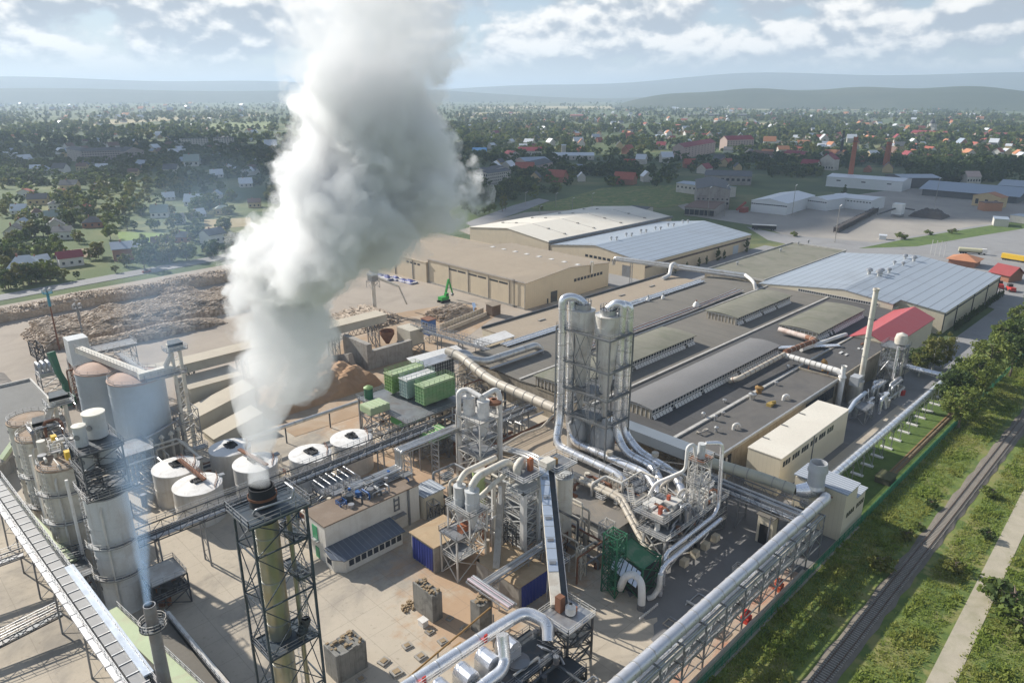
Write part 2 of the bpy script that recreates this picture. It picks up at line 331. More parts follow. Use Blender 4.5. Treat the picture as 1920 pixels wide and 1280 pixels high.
def gable(name, label, x0, y0, x1, y1, eave, ridge, axis, wall, roof, over=.5, ridge_at=.5, cat='building', group=None, th=.25):
    """axis 'x': the ridge runs along x."""
    t = thing(name, label, cat, ((x0 + x1) / 2, (y0 + y1) / 2, 0), group)
    w = MB(); r = MB()
    if axis == 'x':
        ym = y0 + (y1 - y0) * ridge_at
        w.box(x0, y0, 0, x1, y1, eave - .02)
        for x in (x0, x1):
            d = .02 if x == x0 else -.02
            w.hexa([(x, y0, eave - .02), (x + d, y0, eave - .02), (x + d, y1, eave - .02), (x, y1, eave - .02), (x, ym, ridge - .05), (x + d, ym, ridge - .05), (x + d, ym + .02, ridge - .05), (x, ym + .02, ridge - .05)])
        s0 = (ridge - eave) / (ym - y0); s1 = (ridge - eave) / (y1 - ym)
        r.slab((x0 - over, y0 - over, eave - over * s0 + th), (x1 + over, y0 - over, eave - over * s0 + th), (x1 + over, ym, ridge + th), (x0 - over, ym, ridge + th), th)
        r.slab((x0 - over, ym, ridge + th), (x1 + over, ym, ridge + th), (x1 + over, y1 + over, eave - over * s1 + th), (x0 - over, y1 + over, eave - over * s1 + th), th)
    else:
        xm = x0 + (x1 - x0) * ridge_at
        w.box(x0, y0, 0, x1, y1, eave - .02)
        for y in (y0, y1):
            d = .02 if y == y0 else -.02
            w.hexa([(x0, y, eave - .02), (x1, y, eave - .02), (x1, y + d, eave - .02), (x0, y + d, eave - .02), (xm, y, ridge - .05), (xm + .02, y, ridge - .05), (xm + .02, y + d, ridge - .05), (xm, y + d, ridge - .05)])
        s0 = (ridge - eave) / (xm - x0); s1 = (ridge - eave) / (x1 - xm)
        r.slab((x0 - over, y1 + over, eave - over * s0 + th), (x0 - over, y0 - over, eave - over * s0 + th), (xm, y0 - over, ridge + th), (xm, y1 + over, ridge + th), th)
        r.slab((xm, y1 + over, ridge + th), (xm, y0 - over, ridge + th), (x1 + over, y0 - over, eave - over * s1 + th), (x1 + over, y1 + over, eave - over * s1 + th), th)
    w.build('wall', wall, t); r.build('roof', roof, t); return t
frame_m = mat('pale_window_frame', (.62, .60, .56), .6, 0, .15, .6)
def panes(t, axis, c, a0, a1, z0, z1, n, side, name='window', fr=frame_m, bar=.18):
    """A ribbon of n panes on the wall plane AXIS=c between a0 and a1; side -1/+1 is the outward direction."""
    gl = MB(); f = MB(); o = .06 * side; step = (a1 - a0) / n
    def bx(m, p0, p1, q0, q1, d0, d1):
        if axis == 'x': m.box(c + d0 * side, p0, q0, c + d1 * side, p1, q1)
        else: m.box(p0, c + d0 * side, q0, p1, c + d1 * side, q1)
    bx(gl, a0, a1, z0, z1, .01, .05)
    for k in range(n + 1): bx(f, a0 + k * step - bar / 2, a0 + k * step + bar / 2, z0, z1, .052, .12)
    bx(f, a0 - bar, a1 + bar, z1, z1 + bar, .052, .14); bx(f, a0 - bar, a1 + bar, z0 - bar, z0, .052, .14)
    g_ = gl.build(name, glass, t); f.build('frame', fr, g_); return g_
def windows(t, axis, c, spans, z0, z1, side, name='window'):
    for a0, a1 in spans:
        m = MB()
        if axis == 'x': m.box(c + .01 * side, a0, z0, c + .06 * side, a1, z1)
        else: m.box(a0, c + .01 * side, z0, a1, c + .06 * side, z1)
        m.build(name, glass, t)
def door(t, axis, c, a0, a1, z1, side, m, name='door', z0=0):
    b = MB()
    if axis == 'x': b.box(c + .01 * side, a0, z0, c + .12 * side, a1, z1)
    else: b.box(a0, c + .01 * side, z0, a1, c + .12 * side, z1)
    return b.build(name, m, t)

# ================================================================= the production hall with its raised skylights
t = thing('production_hall', 'huge low grey roofed production hall with raised skylight ridges', 'building', (220, 120, 0))
hw = mat('stained_render', (.36, .31, .235), .9, 0, .2, .4, (.14, .11, .09), .5, .3, streak=.5)
MB().box(143, 74, 0, 211, 86.4, 8.2).box(143, 86.4, 0, 300, 169, 8.2).build('wall', hw, t)
MB().box(142.7, 73.7, 8.2, 211, 86.2, 8.5).build('flat_roof', mat('worn_dark_felt', (.13, .12, .108), .9, 0, .22, .15, (.075, .073, .072), .55, .09, bump=.05, bscale=2), t)
par = MB().box(142.6, 73.4, 8.1, 211.2, 73.9, 8.85).box(142.4, 73.9, 8.1, 142.7, 86.4, 8.7)
par.build('eave_gutter', alud, t)
MB().box(142.6, 86.0, 8.3, 254, 86.9, 8.95).build('gutter', mat('pale_parapet', (.50, .48, .44), .7, 0, .2, .5, (.2, .18, .15), .4, .4), t)
def bay(y0, y1, rise, m, x0=142.8, x1=300, z=8.5):
    b = MB(); n = 14
    ring = [(y0 + (y1 - y0) * k / n, z + rise * math.sin(math.pi * k / n)) for k in range(n + 1)]
    for k in range(n):
        (ya, za), (yb, zb) = ring[k], ring[k + 1]
        b.slab((x0, ya, za), (x1, ya, za), (x1, yb, zb), (x0, yb, zb), .3)
    return b.build('vaulted_roof', m, t, 30)
bay(86.9, 114, .5, bitdark); bay(114, 141, .5, bitumen); bay(141, 169.2, .5, bitumen)
MB().box(143, 113.6, 8.4, 300, 114.3, 9.0).box(143, 140.6, 8.4, 300, 141.3, 8.95).build('valley_gutter', mat('pale_parapet', (.5,) * 3), t)
def clerestory(x0, x1, y0, y1, zt, roofm, npane, endm):
    k = MB(); b = 9.0
    k.box(x0 + .3, y0 + .3, b - 1, x1 - .3, y1 - .3, zt - .3); w = k.build('skylight_ridge', endm, t)
    n = 8; r = MB(); yy = [y0 - .4 + (y1 - y0 + .8) * q / n for q in range(n + 1)]; zz = [zt - .28 + .55 * math.sin(math.pi * q / n) for q in range(n + 1)]
    for q in range(n): r.slab((x0 - .2, yy[q], zz[q]), (x1 + .2, yy[q], zz[q]), (x1 + .2, yy[q + 1], zz[q + 1]), (x0 - .2, yy[q + 1], zz[q + 1]), .25)
    r.build('ridge_roof', roofm, w, 30)
    gl = MB(); fr = MB(); c = y0 + .3
    gl.box(x0 + .4, c - .06, b + .25, x1 - .4, c - .01, zt - .75)
    step = (x1 - x0 - .8) / npane
    for q in range(npane + 1): fr.box(x0 + .4 + q * step - .12, c - .16, b + .1, x0 + .4 + q * step + .12, c - .061, zt - .55)
    for z in (b, (b + zt - .5) / 2 - .12, zt - .72): fr.box(x0 + .3, c - .2, z, x1 - .3, c - .062, z + .24)
    # sloping lower sash row propped open
    for q in range(npane):
        xa = x0 + .4 + q * step
        if random.random() < .95:
            fr.slab((xa + .12, c - 1.0, b - .15), (xa + step - .12, c - 1.0, b - .15), (xa + step - .12, c - .2, b + .9), (xa + .12, c - .2, b + .9), .05)
    gl.build('glazing', glass, w); fr.build('glazing_frame', frame_m, w)
    e = MB()
    for q in range(int((y1 - y0) / 1.4)): e.box(x0 + .18, y0 + .6 + q * 1.4, b - .2, x0 + .3, y0 + .75 + q * 1.4, zt - .4)
    e.box(x0 + .12, y0 + .2, zt - .6, x0 + .3, y1 - .2, zt - .3); e.build('end_batten', frame_m, w)
clerestory(147, 219, 96.4, 106.5, 12.1, mat('grey_felt_roof', (.19, .185, .18), .9, 0, .15, .1, (.20, .19, .18), .4, .07), 48, hw)
clerestory(142.5, 208.5, 121.5, 134.5, 12.1, bitgreen, 44, hw)
clerestory(237, 281, 121.5, 134.5, 12.1, bitgreen, 30, hw)
clerestory(240.5, 281.5, 92.8, 107, 12.1, bitgreen, 28, hw)
ww = MB()
for k in range(16):
    x = 190.5 + k * 1.3
    if x < 210: ww.box(x, 73.86, 3.2, x + .9, 73.98, 6.8)
ww.build('window', glass, t)
for x0 in (144.2, 147.0): MB().box(x0, 73.84, 3.0, x0 + 1.6, 73.98, 7.0).build('window', glass, t)
door(t, 'y', 74, 146.2, 147.0, 6.4, -1, white)
door(t, 'x', 143, 78, 82, 5, -1, dark)
flat('flat_roofed_annexe', 'dark flat roofed annexe with rubbish and patches on its roof', 211.4, 73.6, 254, 85.9, 8.8, hw, bitdark, lip=.3)
junk = MB()
# roof vents: one kind, many copies
def vent_proto():
    v = thing('roof_vent', 'short pipe vent with a cap on the dark flat roof', 'roof vent', (0, 0, 0), 'vents scattered over the dark flat roof')
    MB().cyl(0, 0, -.1, .9, .28, 10).build('pipe', steel, v, 40); MB().lathe([(.5, .85), (.5, 1.1), (.1, 1.35)], (0, 0, 0), 10).build('cap', alud, v, 40); return v
VENT = vent_proto(); bpy.context.view_layer.update()
spots = [(z5x, z5y) for z5x, z5y in ((1075, 790), (1185, 775), (1148, 868), (1142, 805), (1195, 705), (1485, 605), (1550, 520))]
P5 = lambda x, y, z: at(960 + x / 3, 520 + y / 3, z)
vw = ['a pale stub pipe vent beside the long gutter', 'tall capped vent beside the long gutter', 'tiny vent near the rusted pipe stub', 'low pale dome vent between two capped vents', 'lone vent close to the open skylight sashes', 'white square vent beyond the rusty cowl', 'thin white vent by the big insulated pipe']
for k, (a, b) in enumerate(spots):
    x, y = P5(a, b, 8.5); o = VENT if k == 0 else copy_tree(VENT); o.location = (x, y, 8.5); o['label'] = vw[k] + ' on the dark flat roof'; o.scale = (1.2, 1.2, random.uniform(.7, 1.4))
def cowl(px, py, z, label, m, s=1., name='roof_cowl'):
    x, y = P5(px, py, z); c = thing(name, label, 'roof cowl', (x, y, z))
    MB().cyl(x, y, z - .1, z + 1.5 * s, .8 * s, 14).build('drum', m, c, 40); MB().lathe([(1.2 * s, 1.3 * s), (1.25 * s, 1.9 * s), (.5 * s, 2.3 * s)], (x, y, z), 14).build('hood', m, c, 40)
cowl(1388, 650, 8.5, 'rusty round exhaust cowl on the dark flat roof', mat('rust_brown', (.28, .16, .05), .8, 0, .3, .8), 1.)
cowl(1350, 685, 8.5, 'pale low round cowl next to the rusty cowl', alud, .9)
x, y = P5(1450, 720, 8.5); c = thing('fan_unit', 'yellow rusted fan unit lying on the dark flat roof', 'fan unit', (x, y, 8.5))
MB().box(x - 1, y - .8, 8.5, x + .6, y + .6, 9.3).build('motor', mat('dull_yellow', (.35, .24, .06), .7, 0, .3, .8), c); MB().tube((x + .5, y, 9.1), (x + 1.8, y - .6, 9.1), .5).build('outlet', mat('dull_yellow', (.35,) * 3), c, 40)
for px, py, lb in ((1245, 855, 'white elbow vent duct on the dark flat roof by the cream store'), (1525, 690, 'small white elbow vent near the rusted fan unit')):
    x, y = P5(px, py, 8.5); MB_ = MB().pipe([(x, y, 8.4), (x, y, 9.8), (x + 1.4, y - .5, 9.8), (x + 1.8, y - .6, 9.0)], .42, .6); tag(MB_.build('elbow_vent', white, None, 40), lb, 'roof vent')
x, y = P5(1070, 875, 8.5); tag(MB().pipe([(x - 1.2, y + .8, 8.4), (x - 1.2, y + .8, 9.1), (x - 1.8, y - .4, 9.3), (x + 1.6, y - .9, 9.3), (x + 1.8, y + .2, 9), (x + 1.2, y + .6, 8.4)], .22, .6).build('looped_pipe', conc, None, 40), 'pale looped pipe lying on the dark flat roof corner', 'pipe')
for px, py, a, b, lb in ((890, 545, 2.2, .7, 'pale plank'), (920, 556, 1.8, .6, 'bleached plank'), (1020, 525, 1.6, 1.2, 'crumpled white sheet'), (990, 522, 1., .7, 'white scrap'), (1010, 495, 2.2, .6, 'rusty sheet'), (900, 515, 1.4, .8, 'dark felt offcut')):
    x, y = at(1280 + px / 3, 480 + py / 3, 8.9); tag(MB().slab((x - a / 2, y - b / 2, 9.1), (x + a / 2, y - b / 2, 9.15), (x + a / 2, y + b / 2, 9.25), (x - a / 2, y + b / 2, 9.18), .2).build('roof_debris', {'r': rust, 'd': dark}.get(lb[0], white)), lb + ' lying on the dark annexe roof', 'debris')
# ---- cream store, red roofed house, grey plant house
t = flat('cream_store', 'long cream panel store with a bright flat roof and slit windows', 149, 61.7, 188.2, 70, 10, cream, creamroof, over=.12, lip=0)
windows(t, 'y', 61.7, [(150.3 + k * 1.35 + (k // 3) * .9, 151.3 + k * 1.35 + (k // 3) * .9) for k in range(18)], 7.2, 8.6, -1)
MB().box(166.6, 61.5, 0, 166.9, 61.68, 9.9).build('downpipe', mid, t)
rd = MB()
for x in (156, 166, 176): rd.box(x, 68.2, 10.02, x + .15, 70.0, 10.3)
rd.build('roof_bracket', mid, t)
t = gable('red_roofed_workshop', 'cream workshop under a bright red gabled metal roof', 254, 73.4, 300, 88, 8.3, 11.3, 'x', cream, mat('red_sheet_roof', (.42, .08, .085), .55, 0, .08, .2), over=.4)
windows(t, 'x', 254, [(76, 77.5), (83, 84.5)], 4, 6, -1)
panelroof = ribbed('blue_grey_sheet_roof', (.30, .33, .37), 0, .9, .18, (.62, .64, .66), rough=.5, var=.06)
t = thing('plant_house', 'cream plant house with blue grey ribbed roofs and a big conical vent', 'building', (144, 47, 0))
MB().box(141.2, 43.9, 0, 147.6, 54.9, 11.3).build('wall', cream, t)
MB().slab((140.9, 43.6, 11.5), (147.9, 43.6, 11.5), (147.9, 55.2, 11.9), (140.9, 55.2, 11.9), .22).build('roof', panelroof, t)
MB().box(147.6, 43.9, 0, 153, 54.9, 8.0).build('low_wing', cream, t); MB().slab((147.5, 43.6, 8.2), (153.3, 43.6, 8.2), (153.3, 55.2, 8.4), (147.5, 55.2, 8.4), .22).build('low_roof', panelroof, t)
windows(t, 'y', 43.9, [(143 + k * 1.1, 143.7 + k * 1.1) for k in range(4)], 5.0, 6.1, -1); windows(t, 'y', 43.9, [(148.4 + k * 1.1, 149.1 + k * 1.1) for k in range(4)], 5.0, 6.1, -1)
door(t, 'x', 141.2, 51.6, 54.0, 4.4, -1, dark)
x, y = 139.7, 50.4
MB().lathe([(1.75, 12.2), (1.75, 15.2), (2.05, 15.3), (2.05, 15.7), (1.9, 16.2), (1.75, 17.3), (1.6, 17.3), (1.55, 14.5), (0, 14.5)], (x - .3, y - .6, 0), 28).build('vent_stack', mat('grey_vent_paint', (.46, .47, .48), .5, .2, .1, .3), t, 40)
MB().lathe([(1.2, 9.6), (2.0, 11.4), (1.75, 12.2)], (x - .3, y - .6, 0), 24).build('vent_cone', alud, t, 40)

# ================================================================= warehouses
t = gable('beige_warehouse', 'large beige warehouse with tan roof, ribbon windows and a row of rooflights', 217.4, 211.2, 276, 278.6, 11.6, 14.0, 'y', beige, tanroof, over=.35)
for k in range(6): windows(t, 'x', 217.4, [(222 + k * 6.3 + (k // 2) * 1.6, 227.6 + k * 6.3 + (k // 2) * 1.6)], 9.4, 10.2, -1)
for y in (211.2, 221, 234.5, 248.5, 262.3, 278): MB().box(217.1, y - .14, 0, 217.39, y + .14, 11.5).build('downpipe', conc, t)
MB().box(217.0, 211.2, 0, 217.39, 278.6, .9).build('plinth', conc, t)
door(t, 'y', 211.2, 234, 238.4, 5, -1, dark); MB().box(231.6, 211.0, 0, 232.3, 211.19, 2.3).build('side_door', dark, t)
windows(t, 'y', 211.2, [(250 + k * 2.4, 251.8 + k * 2.4) for k in range(9)], 6.8, 8.2, -1)
rl = MB()
for k in range(60): rl.box(217.1, 212 + k * 1.1, 11.75, 217.18, 212.05 + k * 1.1, 12.5)
rl.box(217.08, 211.2, 12.45, 217.2, 278.6, 12.53).box(217.08, 211.2, 12.05, 217.2, 278.6, 12.11)
for k in range(54): rl.box(217.4 + k * 1.1, 210.82, 11.6 + min(k * 1.1, 58.6 - k * 1.1) * .082, 217.45 + k * 1.1, 210.9, 12.6 + min(k * 1.1, 58.6 - k * 1.1) * .082)
rl.build('roof_railing', steel, t)
MB().tube((262, 210.6, 12.5), (262, 210.6, 14.6), .8, None, 14).tube((262, 210.6, 9), (262, 210.6, 12.5), .5).build('wall_vent', alud, t, 40)
MB().box(216.7, 217.0, 0, 216.9, 217.2, 12.8).box(216.7, 217.9, 0, 216.9, 218.1, 12.8).build('wall_ladder', dark, t)
sk = None
for k in range(8):
    y = 214 + k * 8.3
    if sk is None:
        sk = thing('rooflight', '', 'rooflight', (255.5, y, 13.3), 'rooflights in a row on the tan warehouse roof')
        MB().box(254.4, y - .9, 13.1, 256.6, y + .9, 13.75).build('dome', white, sk); MB().box(254.2, y - 1.1, 13.0, 256.8, y + 1.1, 13.35).build('upstand', mid, sk); o = sk
        bpy.context.view_layer.update()
    else: o = copy_tree(sk, (255.5, y, 13.3))
    o['label'] = 'small white box rooflight in the single row on the tan warehouse roof'
t = flat('beige_side_hall', 'beige side hall behind the steam with a grey sliding door', 216.4, 279, 270, 338, 10.4, beige, tanroof, lip=.25)
door(t, 'x', 216.4, 318, 324, 6.5, -1, mid); windows(t, 'x', 216.4, [(284 + k * 3, 286 + k * 3) for k in range(4)], 8, 8.9, -1)
for y in (290, 305, 330): MB().box(216.1, y - .14, 0, 216.39, y + .14, 10.2).build('downpipe', mid, t)
t = gable('white_roofed_warehouse', 'beige warehouse under a wide cream white gabled roof', 297, 270.4, 420, 337, 10.6, 14.2, 'x', beige, creamroof, over=.4)
sn = MB()
for x in (318, 345, 372, 398):
    for (ya, yb) in ((278, 303), (305, 330)):
        za, zb = [10.6 + 3.6 * (1 - abs(q - 303.7) / 33.3) + .26 for q in (ya, yb)]
        sn.beam((x, ya, za + .1), (x, yb, zb + .1), .35, .2)
sn.build('ridge_cable', mat('pale_parapet', (.5,) * 3), t)
for x in (318, 345, 372, 398):
    for y in (277, 290, 317, 329):
        z = 10.6 + 3.6 * (1 - abs(y - 303.7) / 33.3); MB().box(x - .7, y - .7, z, x + .7, y + .7, z + .8).build('roof_hatch', conc, t)
MB().box(297, 269.6, 9.9, 420, 270.3, 11.4).build('valley_gutter', mid, t)
metalroof = ribbed('seamed_metal_roof', (.40, .45, .50), 1, 4.2, .32, (.17, .19, .215), rough=.42, metal=.35, var=.12, scale=.12, fine=.03, stain=(.28, .29, .30), stain_amt=.45, stain_scale=.035)
t = gable('seamed_metal_warehouse', 'beige warehouse with a seamed blue grey metal roof beside the white roofed one', 297.5, 205, 406, 269.4, 9.2, 13.4, 'x', beige, metalroof, over=.4)
MB().box(297.5, 204.6, 6.4, 406, 204.99, 7.3).build('canopy_strip', mat('dark_brown_strip', (.10, .08, .07), .8), t)
door(t, 'x', 297.5, 214, 219, 6, -1, mid); door(t, 'y', 205, 386, 392, 5, -1, mat('pale_blue_door', (.42, .48, .52), .6))
for k in range(7): windows(t, 'x', 297.5, [(224 + k * 3, 226 + k * 3)], 6.5, 7.8, -1)
t = gable('seamed_metal_hall', 'wide hall with pale seamed metal roof and a slit window row under its gable', 309, 72.2, 392.5, 145, 9.0, 13.2, 'x', cream, ribbed('pale_seamed_roof', (.42, .465, .51), 1, 4.1, .34, (.19, .215, .24), rough=.42, metal=.35, var=.10, scale=.12, fine=.03, stain=(.29, .30, .31), stain_amt=.4, stain_scale=.03), over=.35)
MB().box(300.2, 88.5, 0, 309, 145, 8.6).build('front_block', cream, t)
fz = lambda y: 9.0 + 4.2 * (1 - abs(y - 108.6) / 36.4)
MB().slab((300, 88.5, fz(88.5) + .2), (308.7, 88.5, fz(88.5) + .2), (308.7, 108.6, fz(108.6) + .2), (300, 108.6, fz(108.6) + .2), .3).slab((300, 108.6, fz(108.6) + .2), (308.7, 108.6, fz(108.6) + .2), (308.7, 145.3, fz(145.3) + .2), (300, 145.3, fz(145.3) + .2), .3).build('front_roof', MATS['pale_seamed_roof'], t)
MB().hexa([(300.2, 88.5, 8.6), (300.6, 88.5, 8.6), (300.6, 108.6, 8.6), (300.2, 108.6, 8.6), (300.2, 88.5, fz(88.5) - .15), (300.6, 88.5, fz(88.5) - .15), (300.6, 108.6, fz(108.6) - .1), (300.2, 108.6, fz(108.6) - .1)]).hexa([(300.2, 108.6, 8.6), (300.6, 108.6, 8.6), (300.6, 145, 8.6), (300.2, 145, 8.6), (300.2, 108.6, fz(108.6) - .1), (300.6, 108.6, fz(108.6) - .1), (300.6, 145, fz(145) - .2), (300.2, 145, fz(145) - .2)]).build('gable_wall', cream, t)
panes(t, 'x', 300.2, 94, 127, 9.1, 10.0, 34, -1)
MB().box(309, 71.9, 7.4, 392.5, 72.19, 7.9).build('wall_trim', dark, t)
for x in (309.2, 326, 350, 372, 392): MB().box(x - .15, 71.86, 0, x + .15, 72.18, 9).build('downpipe', dark, t)
tur = None
for k, (px, py, s) in enumerate(((1115, 100, 1.2), (1160, 90, 1.), (1190, 45, .8), (1240, 50, .8), (1250, 15, 1.1), (1300, 25, 1.2), (1048, 100, 1.3), (1103, 110, 1.3))):
    x, y = at(1280 + px / 3, 480 + py / 3, 13.3); z = 9.0 + 4.2 * (1 - abs(y - 108.6) / 36.4)
    if tur is None:
        tur = thing('turbine_vent', '', 'roof vent', (x, y, z), 'turbine vents along the ridge of the pale metal roof')
        MB().cyl(x, y, z - .2, z + 1.2, .55, 12).build('neck', alud, tur, 40); MB().lathe([(.6, 1.1), (1.1, 1.4), (1.1, 2.0), (.5, 2.4), (0, 2.45)], (x, y, z), 14).build('head', steel, tur, 40); o = tur; bpy.context.view_layer.update()
    else: o = copy_tree(tur, (x, y, z))
    o.scale = (s,) * 3
    o['label'] = ('large' if s > 1.1 else 'medium' if s > .9 else 'small') + ' metal turbine vent on the pale seamed roof' + (' near the slim stack' if k > 5 else ' beyond the midpoint of the ridge' if k in (4, 5) else ' in the ridge pair' if k > 1 else '')
tur = None
for k, (px, py) in enumerate(((1145, 1000), (1180, 1005), (1240, 975), (1273, 980), (1415, 935), (1450, 940), (1510, 912), (1543, 915), (1332, 958), (1365, 965), (1048, 1028), (1083, 1033))):
    x, y = at(840 + px * 560 / 1920, 150 + py * 560 / 1920, 13.2); z = 9.2 + 4.2 * (1 - abs(y - 237.2) / 32.2)
    if tur is None:
        tur = thing('ridge_vent', 'slim capped vent along the ridge of the blue grey warehouse roof', 'roof vent', (x, y, z), 'vents along the ridge of the blue grey warehouse roof')
        MB().cyl(x, y, z - .2, z + 1.6, .45, 10).build('pipe', alud, tur, 40); MB().lathe([(.8, 1.4), (.8, 2.0), (.2, 2.3)], (x, y, z), 12).build('cap', steel, tur, 40); bpy.context.view_layer.update()
    else: copy_tree(tur, (x, y, z))
t = flat('dark_flat_hall', 'long dark flat roofed hall with a pale parapet behind the metal hall', 306, 146, 399.5, 176, 9, hw, bitgreen, lip=.6, lipm=mat('pale_parapet', (.5,) * 3))
for px, py, k in ((550, 1115, 'near the middle'), (650, 1075, 'towards the far end'), (707, 1065, 'at the far end'), (307, 1190, 'at the near corner')):
    x, y = at(1280 + px / 3, 100 + py / 3, 9); v = copy_tree(VENT, (x, y, 9), sc=(1.6, 1.6, 1.3), label='white capped vent ' + k + ' of the dark flat hall roof'); v['group'] = 'vents on the dark flat hall'
# beige roofed strip hall and its white canopy
t = flat('beige_roofed_strip_hall', 'long narrow hall with beige flat roof and dark parapet behind the pipes', 169, 169.6, 287, 186, 8.4, cream, tanroof, lip=0, over=.1)
MB().box(168.9, 185.6, 8.2, 287, 186.3, 9.1).build('parapet', dark, t)
for x in (190, 214, 240, 262): MB().box(x, 177, 8.42, x + 3.5, 177.9, 8.8).build('roof_hatch', conc, t)
MB().tube((176, 169.0, 7.4), (283, 169.0, 7.4), 1.0, None, 16).build('round_duct', alud, t, 40)
t = thing('white_canopy', 'bright white sloping canopy roof beside the green filters', 'canopy', (150, 172, 0))
MB().slab((127, 172, 9.6), (146, 170, 9.8), (146.5, 174.4, 10.4), (127.5, 176.4, 10.2), .2).build('low_roof', white, t)
MB().slab((151, 168.6, 9.8), (168.6, 168.6, 9.8), (168.6, 173.6, 10.6), (153, 173.6, 10.6), .25).build('high_roof', white, t)
for x, y in ((128, 173), (145, 171), (128, 175.5), (145, 174), (152.5, 169), (168, 169), (154, 173), (168, 173)): MB().box(x - .15, y - .15, 0, x + .15, y + .15, 9.6).build('post', steel, t)
# ---- office building with verandah in the middle of the yard
t = thing('white_office', 'white rendered office block with brown felt roof and green door', 'building', (72, 117, 0))
render_m = mat('white_render', (.68, .65, .58), .85, 0, .08, .3, (.45, .40, .33), .35, .2, streak=.2)
MB().box(60, 113.3, 0, 83.4, 121.2, 8.7).build('wall', render_m, t); MB().box(59.8, 113.1, 8.71, 83.6, 121.4, 9.0).build('roof', mat('brown_felt_roof', (.22, .165, .12), .95, 0, .2, .3, (.30, .25, .2), .4, .2), t)
door(t, 'x', 60, 116.3, 118.2, 7.4, -1, mat('bright_green', (.02, .30, .12), .5), z0=4.4); MB().box(59.3, 115.8, 4.1, 59.99, 118.8, 4.35).build('landing', steel, t)
door(t, 'x', 60, 116.2, 117.6, 2.5, -1, mat('bright_green', (.02,) * 3), 'lower_door')
bar = MB()
for z in (5.0, 6.2, 7.4): bar.box(76.6, 113.0, z, 78.0, 113.28, z + .25)
bar.box(76.6, 113.0, 5.0, 76.8, 113.28, 8.2).box(77.8, 113.0, 5.0, 78.0, 113.28, 8.2).box(75.8, 111.9, 3.9, 79, 113.28, 4.05); bar.build('wall_ladder', mid, t)
MB().box(80.2, 112.9, 0, 80.6, 113.28, 8.7).build('downpipe', mid, t)
v = thing('glazed_verandah', 'low glazed verandah with dark sheet roof along the white office', 'verandah', (67, 110, 0))
MB().prism([(59.6, 113.2), (59.6, 110.4), (61.2, 108.4), (75, 108.4), (75, 113.2)], 0, 3.0).build('wall', render_m, v)
sr = MB(); sr.slab((60.6, 107.9, 3.2), (75.5, 107.9, 3.2), (75.5, 113.25, 4.2), (59.6, 113.25, 4.2), .15); sr.slab((59.2, 110.2, 3.2), (60.8, 108.0, 3.2), (60.8, 108.3, 3.25), (59.3, 113.2, 4.15), .15)
sr.build('roof', ribbed('dark_blue_sheet', (.095, .115, .15), 0, 1.2, .1, (.2, .22, .25), rough=.5, metal=.3, stain=(.2, .2, .2), stain_amt=.4), v)
for k in range(9): windows(v, 'y', 108.4, [(62 + k * 1.45, 63.1 + k * 1.45)], 1.2, 2.5, -1)
windows(v, 'x', 59.6, [(111, 112.6)], 1.2, 2.5, -1)
t = flat('lean_to_store', 'small cream store with a grey blue sheet roof against the white office', 84, 112.2, 89.4, 117, 6.0, cream, panelroof, over=.4, lip=0)
t = thing('rooftop_machinery', 'pumps, tanks and pipe runs cluttered on the brown office roof', 'machinery', (79, 119, 9))
for k in range(9):
    x = 71 + random.uniform(0, 12); y = 117.5 + random.uniform(0, 3); MB().cyl(x, y, 9.0, 9.0 + random.uniform(.6, 1.8), random.uniform(.3, .8), 12).build('pump', random.choice([dark, mid, steel, blue]), t, 40)
mpp = MB()
for k in range(7): mpp.pipe([(70, 118 + k * .4, 9.4 + .15 * k), (82, 118 + k * .4, 9.4 + .15 * k), (82, 118 + k * .4, 9.05)], .12)
mpp.build('pipework', steel, t, 40)
t = thing('tarpaulin_shed', 'small concrete shed with blue tarpaulin curtain and sawdust covered roof', 'shed', (77, 99, 0))
MB().box(73.5, 95.8, 0, 82, 103.2, 6.0).build('wall', conc, t); MB().box(73.2, 95.5, 6.01, 82.3, 103.5, 6.2).build('roof', dustm, t)
def curtain(t, axis, c, a0, a1, z0, z1, side):
    m = MB(); n = int((a1 - a0) / .25); 
    for k in range(n):
        u0 = a0 + (a1 - a0) * k / n; u1 = a0 + (a1 - a0) * (k + 1) / n; d0 = side * (.06 + .10 * (1 + math.sin(k * 1.9))); d1 = side * (.06 + .10 * (1 + math.sin((k + 1) * 1.9)))
        if axis == 'x': m.face([(c + d0, u0, z0), (c + d1, u1, z0), (c + d1 * .3, u1, z1), (c + d0 * .3, u0, z1)])
        else: m.face([(u0, c + d0, z0), (u1, c + d1, z0), (u1, c + d1 * .3, z1), (u0, c + d0 * .3, z1)])
    m.build('curtain', tarp, t)
curtain(t, 'x', 73.5, 96.2, 102.8, .4, 5.4, -1)
t = thing('chip_bunker', 'open chip bunker with sawdust heaped roof and dark blue sheet front', 'bunker', (81, 81, 0))
MB().box(77.6, 76.5, 0, 86, 88, 5.0).build('wall', conc, t)
def mound(mb, x0, y0, x1, y1, z, h, n=14, seed=1):
    rn = random.Random(seed); ph = [rn.uniform(0, 6.28) for _ in range(6)]
    def hh(u, v): e = min(u, 1 - u, v, 1 - v) * 4; e = min(1, max(0, e)); return z + h * (e ** .7) * (.7 + .2 * math.sin(7 * u + ph[0]) * math.sin(6 * v + ph[1]) + .12 * math.sin(17 * u + ph[2] + 9 * v) + .08 * math.sin(31 * v + ph[3] - 23 * u))
    for i in range(n):
        for j in range(n):
            q = [(i / n, j / n), ((i + 1) / n, j / n), ((i + 1) / n, (j + 1) / n), (i / n, (j + 1) / n)]
            mb.face([(x0 + (x1 - x0) * u, y0 + (y1 - y0) * v, hh(u, v)) for u, v in q])
    return mb
mound(MB().box(77.5, 76.4, 5.0, 86.1, 88.1, 5.1), 77.5, 76.4, 86.1, 88.1, 5.1, .7, 10).build('roof', dustm, t, 50)
